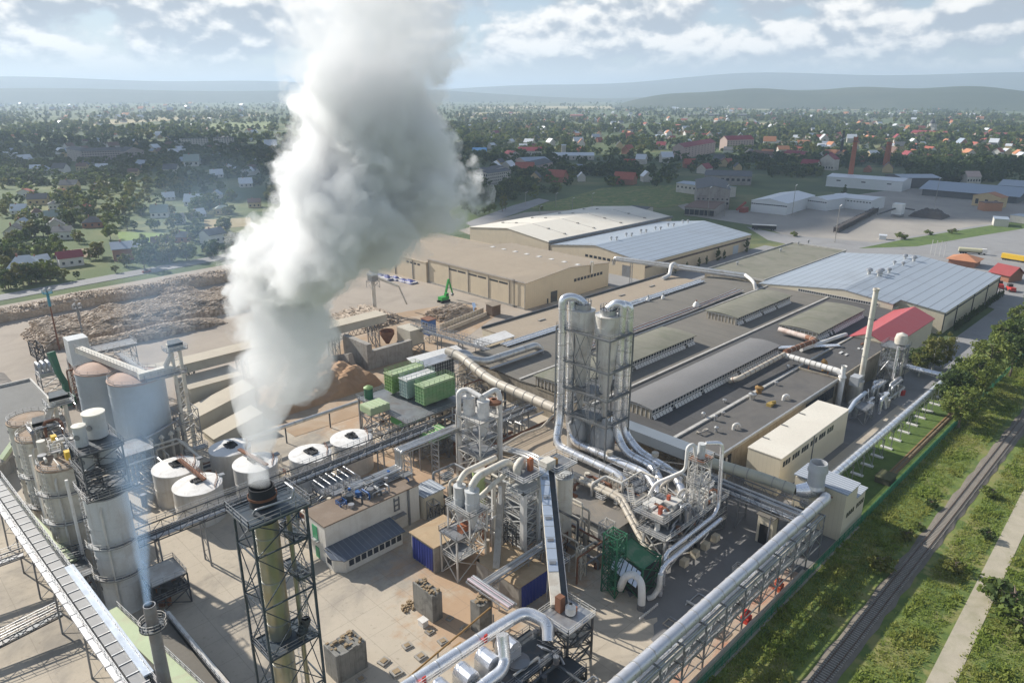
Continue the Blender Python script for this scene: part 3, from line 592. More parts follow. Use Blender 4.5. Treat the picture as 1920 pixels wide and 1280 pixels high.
curtain(t, 'y', 76.5, 78.2, 85.6, .2, 4.9, -1)
def weathered_block(x0, y0, x1, y1, h, label):
    t = thing('concrete_pillar', label, 'concrete block', ((x0 + x1) / 2, (y0 + y1) / 2, 0), 'old concrete machine bases left in the yard')
    b = MB(); n = 7
    for k in range(n):                                                      # chipped top edge of uneven courses
        xa = x0 + (x1 - x0) * k / n; xb = x0 + (x1 - x0) * (k + 1) / n; b.box(xa, y0, 0, xb - .02, y1, h - .35 * abs(math.sin(k * 2.3)))
    b.build('body', mat('dirty_old_concrete', (.235, .225, .20), .95, 0, .25, .9, (.09, .085, .075), .7, .35, bump=.08, streak=.75), t)
    r = MB(); rr = random.Random(int(x0 * 10))
    for k in range(26): a = rr.uniform(x0, x1 - .5); c = rr.uniform(y0, y1 - .4); r.box(a, c, h - .4, a + rr.uniform(.2, .7), c + rr.uniform(.2, .5), h + rr.uniform(-.1, .25))
    r.build('rubble_top', mat('sawdust_rubble', (.30, .22, .13), .95, 0, .4, 1.), t)
weathered_block(64.3, 85.0, 66.6, 90.6, 5.9, 'tall weathered concrete base with sawdust rubble on top and a white box beside it')
weathered_block(44.6, 84.6, 50.2, 88.4, 5.6, 'broad weathered concrete base with a broken notched top')
weathered_block(68.2, 76.8, 71.2, 79.2, 6.2, 'narrow weathered concrete base under the thin pipe bridge')
pads = None
for k, (x, y, a) in enumerate([(62.5, 83.7, .9), (67.2, 83.8, .8), (67.5, 80.0, .9), (62.6, 80.2, 1.), (57.6, 83.7, 1.), (57.7, 80.1, 1.1), (52.6, 83.5, 1.1), (52.7, 80.1, 1.2), (47.8, 83.0, .9)]):
    if pads is None:
        pads = thing('foundation_pad', '', 'concrete pad', (x, y, .03), 'low foundation pads in rows on the yard')
        MB().box(x - .8, y - .7, .03, x + .8, y + .7, .34).build('slab', conc, pads); MB().box(x - .45, y - .4, .34, x + .45, y + .4, .46).build('plinth', mat('sawdust_rubble', (.3,) * 3), pads); o = pads; bpy.context.view_layer.update()
    else: o = copy_tree(pads, (x, y, .03), random.uniform(-.2, .2))
    o.scale = (a, a, a); o['label'] = 'square foundation pad low on the concrete yard, one of two rows'
x, y = 63.6, 91.4; t = thing('rubble_heap', 'small heap of broken timber and stone against the concrete base', 'rubble', (x, y, 0)); b = MB()
for k in range(40): a = random.gauss(0, .9); c = random.gauss(0, .6); b.box(x + a, y + c, 0, x + a + random.uniform(.2, .9), y + c + random.uniform(.2, .4), random.uniform(.15, .6))
b.build('rubble', mat('sawdust_rubble', (.3,) * 3), t)
t = thing('white_pump_box', 'small white pump box standing on the yard by the concrete base', 'box', (62.8, 85.8, 0)); MB().box(62.2, 85.2, 0, 63.4, 86.6, 1.2).build('body', white, t); MB().box(62.1, 85.1, 1.2, 63.5, 86.7, 1.32).build('lid', white, t)
brown = at(862, 1213); t = thing('rusty_grate', 'flat brown rusty grate lying on the concrete yard', 'grate', (brown[0], brown[1], 0)); MB().box(brown[0] - .9, brown[1] - .8, .03, brown[0] + .9, brown[1] + .8, .2).build('plate', mat('rust_brown', (.3,) * 3), t)
# ================================================================= plant helpers
def rail_mb(mb, pts, h=1.1, step=1.6, w=.07, closed=False):
    pts = [Vector(p) for p in pts]
    if closed: pts.append(pts[0])
    for a, b in zip(pts, pts[1:]):
        n = max(1, int((b - a).length / step))
        for k in range(n + 1):
            p = a.lerp(b, k / n); mb.beam(p, p + Vector((0, 0, h)), w)
        for z in (h, h * .55): mb.beam(a + Vector((0, 0, z)), b + Vector((0, 0, z)), w)
        mb.beam(a + Vector((0, 0, .08)), b + Vector((0, 0, .08)), .03, .16)
    return mb
def deck(t, x0, y0, x1, y1, z, m=mid, rm=steel, rails='NSEW', th=.18):
    d = MB().box(x0, y0, z - th, x1, y1, z).build('deck', m, t); r = MB()
    for k, a, b in (('S', (x0, y0), (x1, y0)), ('N', (x0, y1), (x1, y1)), ('W', (x0, y0), (x0, y1)), ('E', (x1, y0), (x1, y1))):
        if k in rails: rail_mb(r, [(*a, z), (*b, z)])
    r.build('handrail', rm, d)
def frame(t, x0, y0, x1, y1, z0, z1, bays, m=mid, leg=.35, br=.16, faces='NSEW', style='X', midlegs=0):
    for x, y in ((x0, y0), (x1, y0), (x1, y1), (x0, y1)): MB().box(x - leg / 2, y - leg / 2, z0, x + leg / 2, y + leg / 2, z1).build('leg', m, t)
    b = MB(); dz = (z1 - z0) / bays
    F_ = {'S': ((x0, y0), (x1, y0)), 'N': ((x0, y1), (x1, y1)), 'W': ((x0, y0), (x0, y1)), 'E': ((x1, y0), (x1, y1))}
    for k in range(bays):
        a, c = z0 + k * dz, z0 + (k + 1) * dz
        for f in faces:
            p, q = F_[f]
            b.beam((*p, c - .1), (*q, c - .1), br * 1.2)
            if style == 'X': b.beam((*p, a), (*q, c), br); b.beam((*q, a), (*p, c), br)
            elif style == 'K':
                mx = ((p[0] + q[0]) / 2, (p[1] + q[1]) / 2); b.beam((*p, a), (*mx, c), br); b.beam((*q, a), (*mx, c), br)
            else: b.beam((*(p if k % 2 else q), a), (*(q if k % 2 else p), c), br)
    return b.build('bracing', m, t)
def ladder(t, x, y, z0, z1, nx, ny, m=steel, cage=True):
    b = MB(); px, py = -ny, nx
    for s in (-.25, .25): b.box(x + px * s - .03, y + py * s - .03, z0, x + px * s + .03, y + py * s + .03, z1 + .9)
    z = z0 + .3
    while z < z1: b.beam((x - px * .25, y - py * .25, z), (x + px * .25, y + py * .25, z), .05); z += .4
    if cage:
        z = z0 + 2.2; pts = [(-.35, 0), (-.38, .45), (0, .75), (.38, .45), (.35, 0)]
        q = lambda a, c, zz: (x + px * a + nx * c, y + py * a + ny * c, zz)
        while z < z1:
            for (a, c), (d, e) in zip(pts, pts[1:]): b.beam(q(a, c, z), q(d, e, z), .05)
            z += .9
        for a, c in pts[1:4]: b.beam(q(a, c, z0 + 2.2), q(a, c, z1 + .8), .04)
    return b.build('ladder', m, t)
def rings(t, pts, r, every=3., m=None, w=.09, name='seam'):
    b = MB(); pts = [Vector(p) for p in pts]
    for a, c in zip(pts, pts[1:]):
        L = (c - a).length; n = int(L / every); u = (c - a).normalized()
        for k in range(1, n + 1): p = a + u * (k * L / (n + 1)); b.tube(p - u * w, p + u * w, r * 1.07, None, 14)
    if b.v: b.build(name, m or alud, t, 40)
def duct(name, label, pts, r, m, cat='pipe', bend=None, every=4., band=None, group=None, n=16):
    t = thing(name, label, cat, pts[0], group); MB().pipe(pts, r, bend, n).build('shell', m, t, 45); rings(t, pts, r, every, band or m); return t
def rack_thing(name, label, pts, nrow, rp, gap, m, legs=(), legm=steel, cat='pipe rack', zrow=1, tray=True):
    """Parallel pipes side by side on cross bars, with trestle legs."""
    t = thing(name, label, cat, pts[0]); P = [Vector(p) for p in pts]; d = (P[-1] - P[0]); d.z = 0; d.normalize(); s = Vector((-d.y, d.x, 0))
    for row in range(zrow):
        for k in range(nrow):
            off = s * ((k - (nrow - 1) / 2) * gap) + Vector((0, 0, row * gap * 1.6)); MB().pipe([p + off for p in P], rp * (1 + .5 * ((k * 7 + row * 3) % 3 == 0)), None, 8).build('pipe', m[(k + row) % len(m)] if isinstance(m, list) else m, t, 45)
    b = MB(); w = nrow * gap / 2 + .3
    for a, c in zip(P, P[1:]):
        if abs((c - a).z) > (c - a).length * .5: continue
        n = max(1, int((c - a).length / 3))
        for k in range(n + 1): p = a.lerp(c, k / n) - Vector((0, 0, rp + .12)); b.beam(p - s * w, p + s * w, .14)
        if tray:
            for e in (-w, w): b.beam(a + s * e - Vector((0, 0, rp + .2)), c + s * e - Vector((0, 0, rp + .2)), .12, .3)
    b.build('cross_bars', legm, t)
    for (x, y, zt) in legs:
        l = MB()
        for e in (-w * .8, w * .8): l.beam((x + s.x * e, y + s.y * e, 0), (x + s.x * e, y + s.y * e, zt), .22)
        z = .3
        while z < zt - 1.2: l.beam((x - s.x * w * .8, y - s.y * w * .8, z), (x + s.x * w * .8, y + s.y * w * .8, z + 1.4), .1); l.beam((x + s.x * w * .8, y + s.y * w * .8, z + 1.4), (x - s.x * w * .8, y - s.y * w * .8, z + 1.5), .1); z += 1.5
        l.build('trestle', legm, t)
    return t
def tank(name, label, x, y, r, z1, m, roofm, z0=0., dome=.5, group=None, railing=True, cat='tank', bands=3):
    t = thing(name, label, cat, (x, y, z0), group)
    MB().lathe([(0, z0), (r, z0), (r, z1)], (x, y, 0), 40).build('shell', m, t, 40)
    MB().lathe([(r + .12, z1 - .25), (r + .12, z1), (r * .5, z1 + dome * .7), (.01, z1 + dome)], (x, y, 0), 40).build('roof', roofm, t, 40)
    if bands:
        b = MB()
        for k in range(1, bands + 1): z = z0 + (z1 - z0) * k / (bands + 1); b.lathe([(r, z - .06), (r + .05, z - .06), (r + .05, z + .06), (r, z + .06)], (x, y, 0), 40)
        b.build('seam', m, t, 40)
    if railing:
        q = MB(); n = 16
        rail_mb(q, [(x + (r - .15) * math.cos(2 * math.pi * k / n), y + (r - .15) * math.sin(2 * math.pi * k / n), z1 + .1) for k in range(n)], 1.0, 3, .05, True); q.build('handrail', steel, t)
    return t
def cyclone(t, x, y, z0, zc, z1, r, m, name='cyclone', top=True):
    MB().lathe([(.16 * r, z0), (.2 * r, z0 + .3), (r, zc), (r, z1), (r * 1.04, z1), (r * 1.04, z1 + .2), (0, z1 + .2)], (x, y, 0), 28).build(name, m, t, 40)
    b = MB()
    for z in (zc, (zc + z1) / 2): b.lathe([(r, z - .08), (r + .08, z - .08), (r + .08, z + .08), (r, z + .08)], (x, y, 0), 28)
    b.build('seam', m, t, 40)
    if top: MB().cyl(x, y, z1 + .2, z1 + 1.3, r * .45, 20).build('cyclone_cap', m, t, 40)
def stairs(t, a, b, w, m=steel):
    a, b = Vector(a), Vector(b); d = b - a; h = Vector((d.x, d.y, 0)).normalized(); s = Vector((-h.y, h.x, 0)) * w / 2; k = MB(); n = max(3, int(abs(d.z) / .22))
    for e in (-1, 1): k.beam(a + s * e, b + s * e, .06, .25); k.beam(a + s * e + Vector((0, 0, 1)), b + s * e + Vector((0, 0, 1)), .06)
    for i in range(n): p = a + d * ((i + .5) / n); k.beam(p - s, p + s, .25, .04)
    return k.build('stairs', m, t)

# ================================================================= lattice chimney with the plume
cx0, cy0, cx1, cy1 = 27.1, 67.0, 33.5, 71.7; zt = 46.0
t = thing('lattice_chimney', 'tall chimney in a dark steel lattice tower with thick white plume', 'chimney', ((cx0 + cx1) / 2, (cy0 + cy1) / 2, 0))
navy = mat('dark_blue_steel', (.045, .065, .085), .5, .2, .25, .5, (.12, .09, .07), .25, .4)
LV = [0, 7, 14, 21, 27.8, 34.9, 41.8]
for x, y in ((cx0, cy0), (cx1, cy0), (cx1, cy1), (cx0, cy1)): MB().box(x - .13, y - .13, 0, x + .13, y + .13, zt).build('leg', navy, t)
b = MB()
for a, c in zip(LV, LV[1:] + [zt]):
    mz = (a + c) / 2
    for (p, q) in (((cx0, cy0), (cx1, cy0)), ((cx0, cy1), (cx1, cy1)), ((cx0, cy0), (cx0, cy1)), ((cx1, cy0), (cx1, cy1))):
        b.beam((*p, c), (*q, c), .16); b.beam((*p, a), (*q, c), .10); b.beam((*q, a), (*p, c), .10)
b.build('bracing', navy, t)
MB().lathe([(1.36, 0), (1.36, 44)], (30.1, 70.4, 0), 36).build('flue', mat('reflection_tinted_steel', (.43, .415, .33), .34, .75, .3, .25, (.45, .36, .17), .4, .25, streak=.5, fine=.05), t, 40)  # olive and yellow tints put yellowish reflections into the aluminium's colour
b = MB()
for z in (6, 12, 18, 24, 30, 36, 42): b.lathe([(1.36, z - .07), (1.42, z - .07), (1.42, z + .07), (1.36, z + .07)], (30.1, 70.4, 0), 36)
b.build('flue_band', steel, t, 40)
MB().lathe([(1.5, 44), (1.5, 46.6), (1.42, 46.7), (1.42, 48.3), (1.3, 48.3), (1.3, 45)], (30.1, 70.4, 0), 36).build('flue_mouth', blackm, t, 40)
MB().lathe([(1.55, 47.0), (1.62, 47.0), (1.62, 47.3), (1.55, 47.3)], (30.1, 70.4, 0), 36).build('mouth_ring', rust, t, 40)
deck(t, cx0 - .6, cy0 - .5, cx1 + .4, cy1 + .5, zt, navy, mid); deck(t, cx0, cy0, cx1, cy1, 27.8, navy, mid)
deck(t, cx1 - 1.8, cy0 + .2, cx1 - .1, cy1, 41.5, navy, mid); deck(t, cx1 - 1.8, cy0 + .2, cx1 - .1, cy1, 36.5, navy, mid)
MB().pipe([(28.2, 69, 46.1), (28.2, 68.2, 47.0), (32.2, 67.6, 47.0), (32.6, 67.6, 48), (32.6, 69.6, 48.0)], .13).build('ring_pipe', steel, t, 40)
MB().tube((32.4, 69.4, 0), (32.4, 69.4, 46), .28).build('riser', MATS['reflection_tinted_steel'], t, 40)
ladder(t, 32.9, 68.4, 28, 36.5, -1, 0); ladder(t, 32.9, 70.6, 36.5, 41.5, -1, 0); ladder(t, 32.9, 68.4, 41.5, 46, -1, 0); ladder(t, 32.9, 70.6, 14, 27.8, -1, 0); ladder(t, 32.9, 68.4, 0, 14, -1, 0)
b = MB()
for k in range(5): b.lathe([(.5, -.35), (.62, 0), (.5, .35)], (31.4 + .25 * k, 67.6 + .1 * k, 28.5 + k * .35), 10)
b.build('lagging', dark, t, 40)

# ================================================================= silo row and lattice tower beside it
silo_m = mat('stained_cream_silo', (.60, .565, .48), .6, 0, .10, .3, (.36, .29, .2), .55, .2, streak=.35)
silo_g = mat('pale_grey_silo', (.56, .57, .56), .55, 0, .08, .3, (.38, .35, .3), .35, .2, streak=.3)
def silo(label, x, y, r, z1, m, n_b=5):
    t = tank('storage_silo', label, x, y, r, z1, m, mat('dusty_brown_top', (.30, .21, .14), .85, 0, .3, .6, (.40, .34, .26), .6, .4) if m is silo_m else mid, 0, .5, 'tall silos in a row by the inclined gallery', True, 'silo', n_b)
    b = MB()
    for k in range(6): b.box(x - r - .06, y - .3, 5 + k * 3, x - r + .02, y + .3, 5.6 + k * 3)
    b.build('inspection_hatch', dark, t); return t
s1 = silo('tall pale grey silo with a dark lattice frame and drums on top', 27.3, 129.3, 3.5, 24, silo_g, 3)
deck(s1, 23.6, 125.6, 31, 133, 24.6, dark, steel); ladder(s1, 24.3, 131.2, 0, 24, -.75, .65)
s2 = silo('cream silo behind the pale grey one with a rusty top', 24.9, 146.5, 4.1, 24, silo_m); ladder(s2, 21.6, 144.2, 0, 24, -.8, -.6)
s3 = silo('cream silo at the end of the row under the elevator head', 25, 163, 4.1, 24, silo_m); ladder(s3, 21.7, 160.6, 0, 24, -.8, -.6)
s4 = silo('cream silo at the far end of the row by the grey flat roof', 26, 178, 4.1, 22, silo_m)
for s_, x_, y_, r_, zs_ in ((s1, 27.3, 129.3, 3.5, (8, 14.5)), (s2, 24.9, 146.5, 4.1, (7, 13, 19)), (s3, 25, 163, 4.1, (9, 16))):
    for z_ in zs_:
        b = MB().lathe([(r_ + .02, z_), (r_ + 1.0, z_), (r_ + 1.0, z_ + .12), (r_ + .02, z_ + .12)], (x_, y_, 0), 14, 3.0, 5.4).build('ring_walkway', mid, s_); q = MB(); rail_mb(q, [(x_ + (r_ + .95) * math.cos(3.0 + .3 * k), y_ + (r_ + .95) * math.sin(3.0 + .3 * k), z_ + .12) for k in range(9)], 1.1, 1.4, .07); q.build('handrail', pale, b)
    MB().pipe([(x_ - r_ * .55, y_ - r_ * .95, 0), (x_ - r_ * .55, y_ - r_ * .95, 22), (x_ - r_ * .2, y_ - r_ * .5, 24.6)], .2, None, 8).build('side_pipe', pale, s_, 40)
b = MB()
for (x, y) in ((21.4, 148), (21.2, 152.2), (23.4, 137), (21.6, 165), (24.6, 154.6)): b.tube((x, y, 0), (x, y, 24.5), .28, None, 10)
tag(b.build('silo_riser_pipes', white, None, 40), 'pale vertical riser pipes between the cream silos', 'pipe')
t = thing('drum_stand', 'dark lattice frame carrying white drums over the pale grey silo', 'lattice frame', (27, 129.5, 24.6))
frame(t, 24.2, 126, 30.6, 132.6, 24.6, 33, 3, dark, .25, .14); deck(t, 24, 126, 31, 134, 28.6, dark, mid); deck(t, 24, 126, 31, 134, 33.0, dark, mid)
frame(t, 24.4, 129.3, 27.4, 132.6, 24.6, 33, 5, dark, .16, .1)
def drum(label, x, y, r, z0, z1):
    t = tank('white_drum', label, x, y, r, z1, silo_g, mat('pale_drum_top', (.72, .68, .58), .6), z0, .15, 'white drums on the silo frame', False, 'drum', 2)
    MB().tube((x - r * .72, y - r * .72, (z0 + z1) / 2), (x - r * .8, y - r * .8, (z0 + z1) / 2), .5, None, 14).build('hatch', mid, t, 40)
drum('big white drum standing highest over the pale grey silo', 28.6, 132, 1.75, 33.3, 37.8)
drum('big white drum in the lower storey of the silo frame', 28.9, 131.4, 2.0, 28.7, 32.8)
drum('small white drum standing highest beside the big one', 25.6, 129.8, 1.0, 33.3, 37.0)
drum('small white drum in the lower storey of the silo frame', 25.6, 129.6, 1.1, 28.7, 32.5)
def elevator(name, label, x, y, zt, leg, dx, headm, foot=0.):
    t = thing(name, label, 'bucket elevator', (x, y, foot))
    for s in (-1, 1): MB().box(x + s * leg - .38, y - .4, foot, x + s * leg + .38, y + .4, zt).build('casing', headm, t)
    h = MB(); h.prism([(x - leg - .9, y - .7), (x + leg + .9, y - .7), (x + leg + .9, y + .7), (x - leg - .9, y + .7)], zt, zt + 1.6); h.slab((x - leg - .9, y - .7, zt + 1.6), (x + leg + .9, y - .7, zt + 1.6), (x + leg + .4, y + .7, zt + 2.4), (x - leg - .4, y + .7, zt + 2.4), .8)
    h.build('head', headm, t); deck(t, x - leg - 1.6, y - 1.6, x + leg + 1.6, y + 1.6, zt, mid, steel)
    b = MB(); z = foot + 3
    while z < zt - 1: b.beam((x - leg, y, z), (x + leg, y, z), .12); b.beam((x - leg, y, z), (x + leg, y, z + 2), .08); z += 2.5
    b.build('tie_bars', steel, t); return t
silo_w = mat('cream_elevator_paint', (.66, .62, .53), .6, 0, .1, .4, (.4, .3, .2), .4, .25, streak=.3)
e = elevator('bucket_elevator', 'cream bucket elevator rising over the end of the silo row', 25.5, 160.5, 26, .9, 0, silo_w)
MB().tube((26.4, 160.5, 27), (28.6, 161.2, 30.6), .75, .7, 4).build('chute', silo_w, e)
elevator('bucket_elevator', 'taller cream bucket elevator beside the silo row with a dark motor deck', 29.4, 161.5, 30, .9, 0, silo_w)
t = thing('silo_walkway', 'railed walkway with yellow gear boxes along the silo tops', 'walkway', (25.5, 140, 25)); deck(t, 26.2, 134, 28.4, 158, 25.4, mid, steel)
for y in (143, 148, 152): MB().box(25.2, y, 25.4, 26.1, y + 1.3, 27).build('gear_box', yellow if y != 148 else silo_w, t)
# blue shaded big silos with their bucket elevator
bluegrey = mat('blue_grey_silo_sheet', (.36, .40, .43), .55, .1, .1, .3, (.28, .30, .30), .4, .15, streak=.25)
tank('large_silo', 'large blue grey silo with reddish conical roof and walkway on top', 52, 189, 6.6, 21.6, bluegrey, mat('dusty_red_roof', (.38, .26, .2), .8, 0, .2, .4), 0, 1.2, 'two large blue grey silos', True, 'silo', 5)
tank('large_silo', 'second large blue grey silo standing behind the first one', 48.2, 203.5, 6.4, 21.2, bluegrey, MATS['dusty_red_roof'], 0, 1.2, 'two large blue grey silos', True, 'silo', 5)
t = thing('pipe_plinth', 'round pipe cluttered base platform under the large blue grey silo', 'platform', (51, 186, 0))
MB().lathe([(8.2, 0), (8.2, 4.4), (7.2, 4.6), (6.7, 4.6)], (52, 189, 0), 12).build('skirt', conc, t); q = MB(); rail_mb(q, [(52 + 8 * math.cos(math.pi * k / 6), 189 + 8 * math.sin(math.pi * k / 6), 4.6) for k in range(12)], 1.1, 2, .06, True); q.build('handrail', steel, t)
for k in range(8): a = 3.4 + k * .28; MB().lathe([(.01, 8.2), (.7, 7.4), (.7, 7.2)], (52 + 9.4 * math.cos(a), 189 + 9.4 * math.sin(a), 0), 8).tube((52 + 9.4 * math.cos(a), 189 + 9.4 * math.sin(a), 0), (52 + 9.4 * math.cos(a), 189 + 9.4 * math.sin(a), 7.3), .35, None, 8).build('capped_vessel', silo_w, t, 40)
frame(t, 41, 172, 48, 180, 0, 9, 3, mid, .22, .12); deck(t, 40.6, 171.6, 48.4, 180.4, 9, mid, steel)
MB().pipe([(40.5, 181, 8.6), (45, 178, 8.6), (52, 180.6, 8.6), (58, 184, 8.6), (60, 186, 8.6), (60, 186, .2)], .32).build('ring_main', steel, t, 40)
for k in range(6): MB().tube((41.6 + k * 1.1, 174 + k * .5, 0), (41.6 + k * 1.1, 174 + k * .5, 8.2), .4, None, 10).build('filter_tube', bluegrey, t, 40)
e = elevator('bucket_elevator', 'tall white twin leg bucket elevator beside the large silos', 60.6, 183, 28.4, 1.0, 0, silo_w)
MB().box(51, 182.2, 22.8, 59.6, 183.8, 24.4).build('level_chute', silo_w, e); MB().tube((59.6, 183, 27.4), (57.6, 183, 24.4), .7, .7, 8).build('down_chute', silo_w, e); deck(e, 52, 180.4, 62, 182.1, 22.6, mid, steel)
frame(e, 58.2, 180.6, 63, 185.4, 0, 12, 4, mid, .2, .12)
t = thing('silo_top_gallery', 'railed conveyor gallery crossing the tops of the large silos', 'gallery', (50, 196, 22.5)); MB().beam((52.4, 184, 23.4), (46.6, 216, 23.4), 2.0, 1.4).build('casing', silo_w, t); deck(t, 53.0, 186, 54.6, 208, 22.6, mid, steel); q = MB(); rail_mb(q, [(51.2, 184, 24.1), (45.6, 216, 24.1)]); q.build('handrail', steel, t)
t = thing('block_tower', 'pale square hopper on a rusty lattice tower near the log pile', 'hopper', (51, 238, 0)); frame(t, 48.6, 235.6, 53.6, 240.6, 0, 12.6, 4, rust, .3, .16); MB().box(48.4, 235.4, 12.6, 53.8, 240.8, 20.6).build('bin', silo_g, t); MB().hexa([(50.4, 237.4, 10.5), (51.8, 237.4, 10.5), (51.8, 238.8, 10.5), (50.4, 238.8, 10.5), (48.6, 235.6, 12.6), (53.6, 235.6, 12.6), (53.6, 240.6, 12.6), (48.6, 240.6, 12.6)]).build('cone', silo_g, t)
frame(t, 55, 234, 66, 240, 0, 16, 4, mid, .2, .12); deck(t, 54.5, 233.5, 66.5, 240.5, 16, mid, steel)
x, y = at(128, 758, 0)
t = thing('green_elevator', 'dark green enclosed elevator leg with a kinked casing', 'elevator', (x, y, 0)); MB().sweep([(x, y, 0), (x + .6, y + 1, 6.5), (x - .4, y + 1.5, 10), (x - 1.0, y + 3.0, 16.5)], [1.1, 1.0, 1.0, 1.3], 4).build('casing', greend, t); MB().box(x - 2.4, y - 1.6, 0, x + 2, y + 1.6, 2.6).build('boot', greend, t)
x, y = at(95, 715, 3); t = thing('dust_collector', 'grey dust collector with looped ducts on a steel stand', 'dust collector', (x, y, 0)); frame(t, x - 3, y - 3, x + 3, y + 3, 0, 6, 2, mid, .25, .14); MB().box(x - 3, y - 3, 6, x + 3, y + 3, 7).build('body', steel, t)
for k in range(4): MB().pipe([(x - 2.5 + k * 1.4, y - 2, 7), (x - 2.5 + k * 1.4, y - 2, 9.6), (x - 2.5 + k * 1.4, y + 2.4, 9.6), (x - 2.5 + k * 1.4, y + 2.4, 6)], .5).build('looped_duct', steel, t, 40)
# grey flat roofs and low pale sheds at the edge of the yard
t = thing('grey_flat_building', 'low wide building with plain grey flat roof and pale parapets', 'building', (10, 225, 0))
poly = [(-70, 257), (40.5, 257), (40.5, 233), (28.5, 208), (14, 190), (-70, 190)]
MB().prism(poly, 0, 3.98).build('wall', conc, t); MB().prism([(p[0] - .2, p[1]) for p in poly], 3.981, 4.2).build('roof', mat('plain_grey_roof', (.20, .195, .18), .9, 0, .12, .1, (.15, .145, .135), .5, .05), t)
b = MB()
for p, q in zip(poly[:5], poly[1:6]): b.beam((*p, 4.5), (*q, 4.5), .5, .9)
b.build('parapet', mat('pale_parapet', (.5,) * 3), t)
def shed(label, x0, y0, x1, y1, za, zb, axis='y'):
    t = thing('sloped_shed', label, 'shed', ((x0 + x1) / 2, (y0 + y1) / 2, 0), 'pale sheds with sloping roofs between silos and chip heap')
    h = [(x0, y0, za), (x1, y0, zb if axis == 'x' else za), (x1, y1, zb), (x0, y1, za if axis == 'x' else zb)]
    MB().hexa([(p[0], p[1], 0) for p in h] + [(p[0], p[1], p[2] - .25) for p in h]).build('wall', mat('sand_render', (.50, .46, .37), .85, 0, .08, .3, (.36, .31, .24), .4, .15), t)
    MB().slab(*[(p[0] + (.25 if p[0] == x1 else -.25), p[1] + (.25 if p[1] == y1 else -.25), p[2]) for p in h], .24).build('roof', mat('sand_roof', (.50, .44, .34), .85, 0, .08, .2, (.38, .32, .25), .4, .1), t)
shed('flat sand coloured shed under the long elevated gallery', 70, 204.5, 86, 214, 8.2, 8.8)
shed('sand coloured shed whose roof slopes down towards the silos', 66, 192.5, 84, 200.5, 4.0, 8.2, 'x')
shed('low sand coloured shed with steeply falling roof beside the tanks', 66, 180.5, 80, 187.5, 2.0, 5.2, 'x')
t = thing('elevated_gallery', 'long sand coloured elevated conveyor gallery on grey legs', 'gallery', (110, 218, 0))
MB().box(60, 214.5, 9.4, 147, 221, 12.2).build('casing', MATS['sand_render'], t); MB().box(59.8, 214.2, 12.21, 147.2, 221.3, 12.45).build('roof', MATS['sand_roof'], t)
for x in (75, 92, 109, 126, 143): frame(t, x - .9, 215.4, x + .9, 220.2, 0, 9.4, 2, mid, .3, .14)
b = MB()
for k in range(30): b.beam((90 + k * 1.8, 214.2, 7.6), (90.9 + k * 1.8, 214.2, 9.4), .12); b.beam((91.8 + k * 1.8, 214.2, 7.6), (90.9 + k * 1.8, 214.2, 9.4), .12)
b.beam((90, 214.2, 7.5), (145, 214.2, 7.5), .2); b.build('side_truss', dark, t)
t = thing('debarker_house', 'grey concrete debarking house with hopper and lattice conveyor', 'building', (135, 205, 0))
MB().box(127, 198, 0, 129, 213, 9.3).box(129, 198, 0, 146, 200, 6.5).build('wall', conc, t); MB().box(146, 199, 4, 152, 207, 9.5).build('chute_house', MATS['sand_render'], t)
frame(t, 146, 199, 152, 207, 0, 4, 1, mid, .4, .2); MB().lathe([(.6, 4.5), (2.6, 8), (2.6, 9.4)], (141, 206, 0), 20).build('hopper', rust, t, 40)
x, y = at(703, 585, 0); t = thing('grab_crane', 'pale pedestal log crane with folded lattice arm', 'crane', (x, y, 0)); MB().cyl(x, y, 0, 14, .9, 14).build('pedestal', silo_w, t, 40); MB().box(x - 1.6, y - 1.6, 14, x + 1.6, y + 1.6, 16.6).build('cab', mid, t)
frame(t, x - 2, y - 2, x + 2, y + 2, 11, 14, 1, mid, .14, .1); MB().beam((x, y, 16), (x + 9, y - 6, 11), .8, 1).build('boom', silo_w, t); MB().beam((x + 9, y - 6, 11), (x + 11, y - 8.5, 3), .5, .6).build('arm', silo_w, t)
x, y = at(805, 640, 0); t = thing('blue_cabin', 'blue steel control cabin on legs beside the conveyor', 'cabin', (x, y, 0)); MB().box(x - 1.8, y - 2.2, 3.2, x + 1.8, y + 2.2, 9).build('cabin', blue, t); MB().box(x - 2, y - 2.4, 9.01, x + 2, y + 2.4, 9.3).build('roof', rust, t); frame(t, x - 1.6, y - 2, x + 1.6, y + 2, 0, 3.2, 1, mid, .2, .1)
windows(t, 'x', x - 1.8, [(y - 1.6, y - .2), (y + .2, y + 1.6)], 6.4, 8, -1)
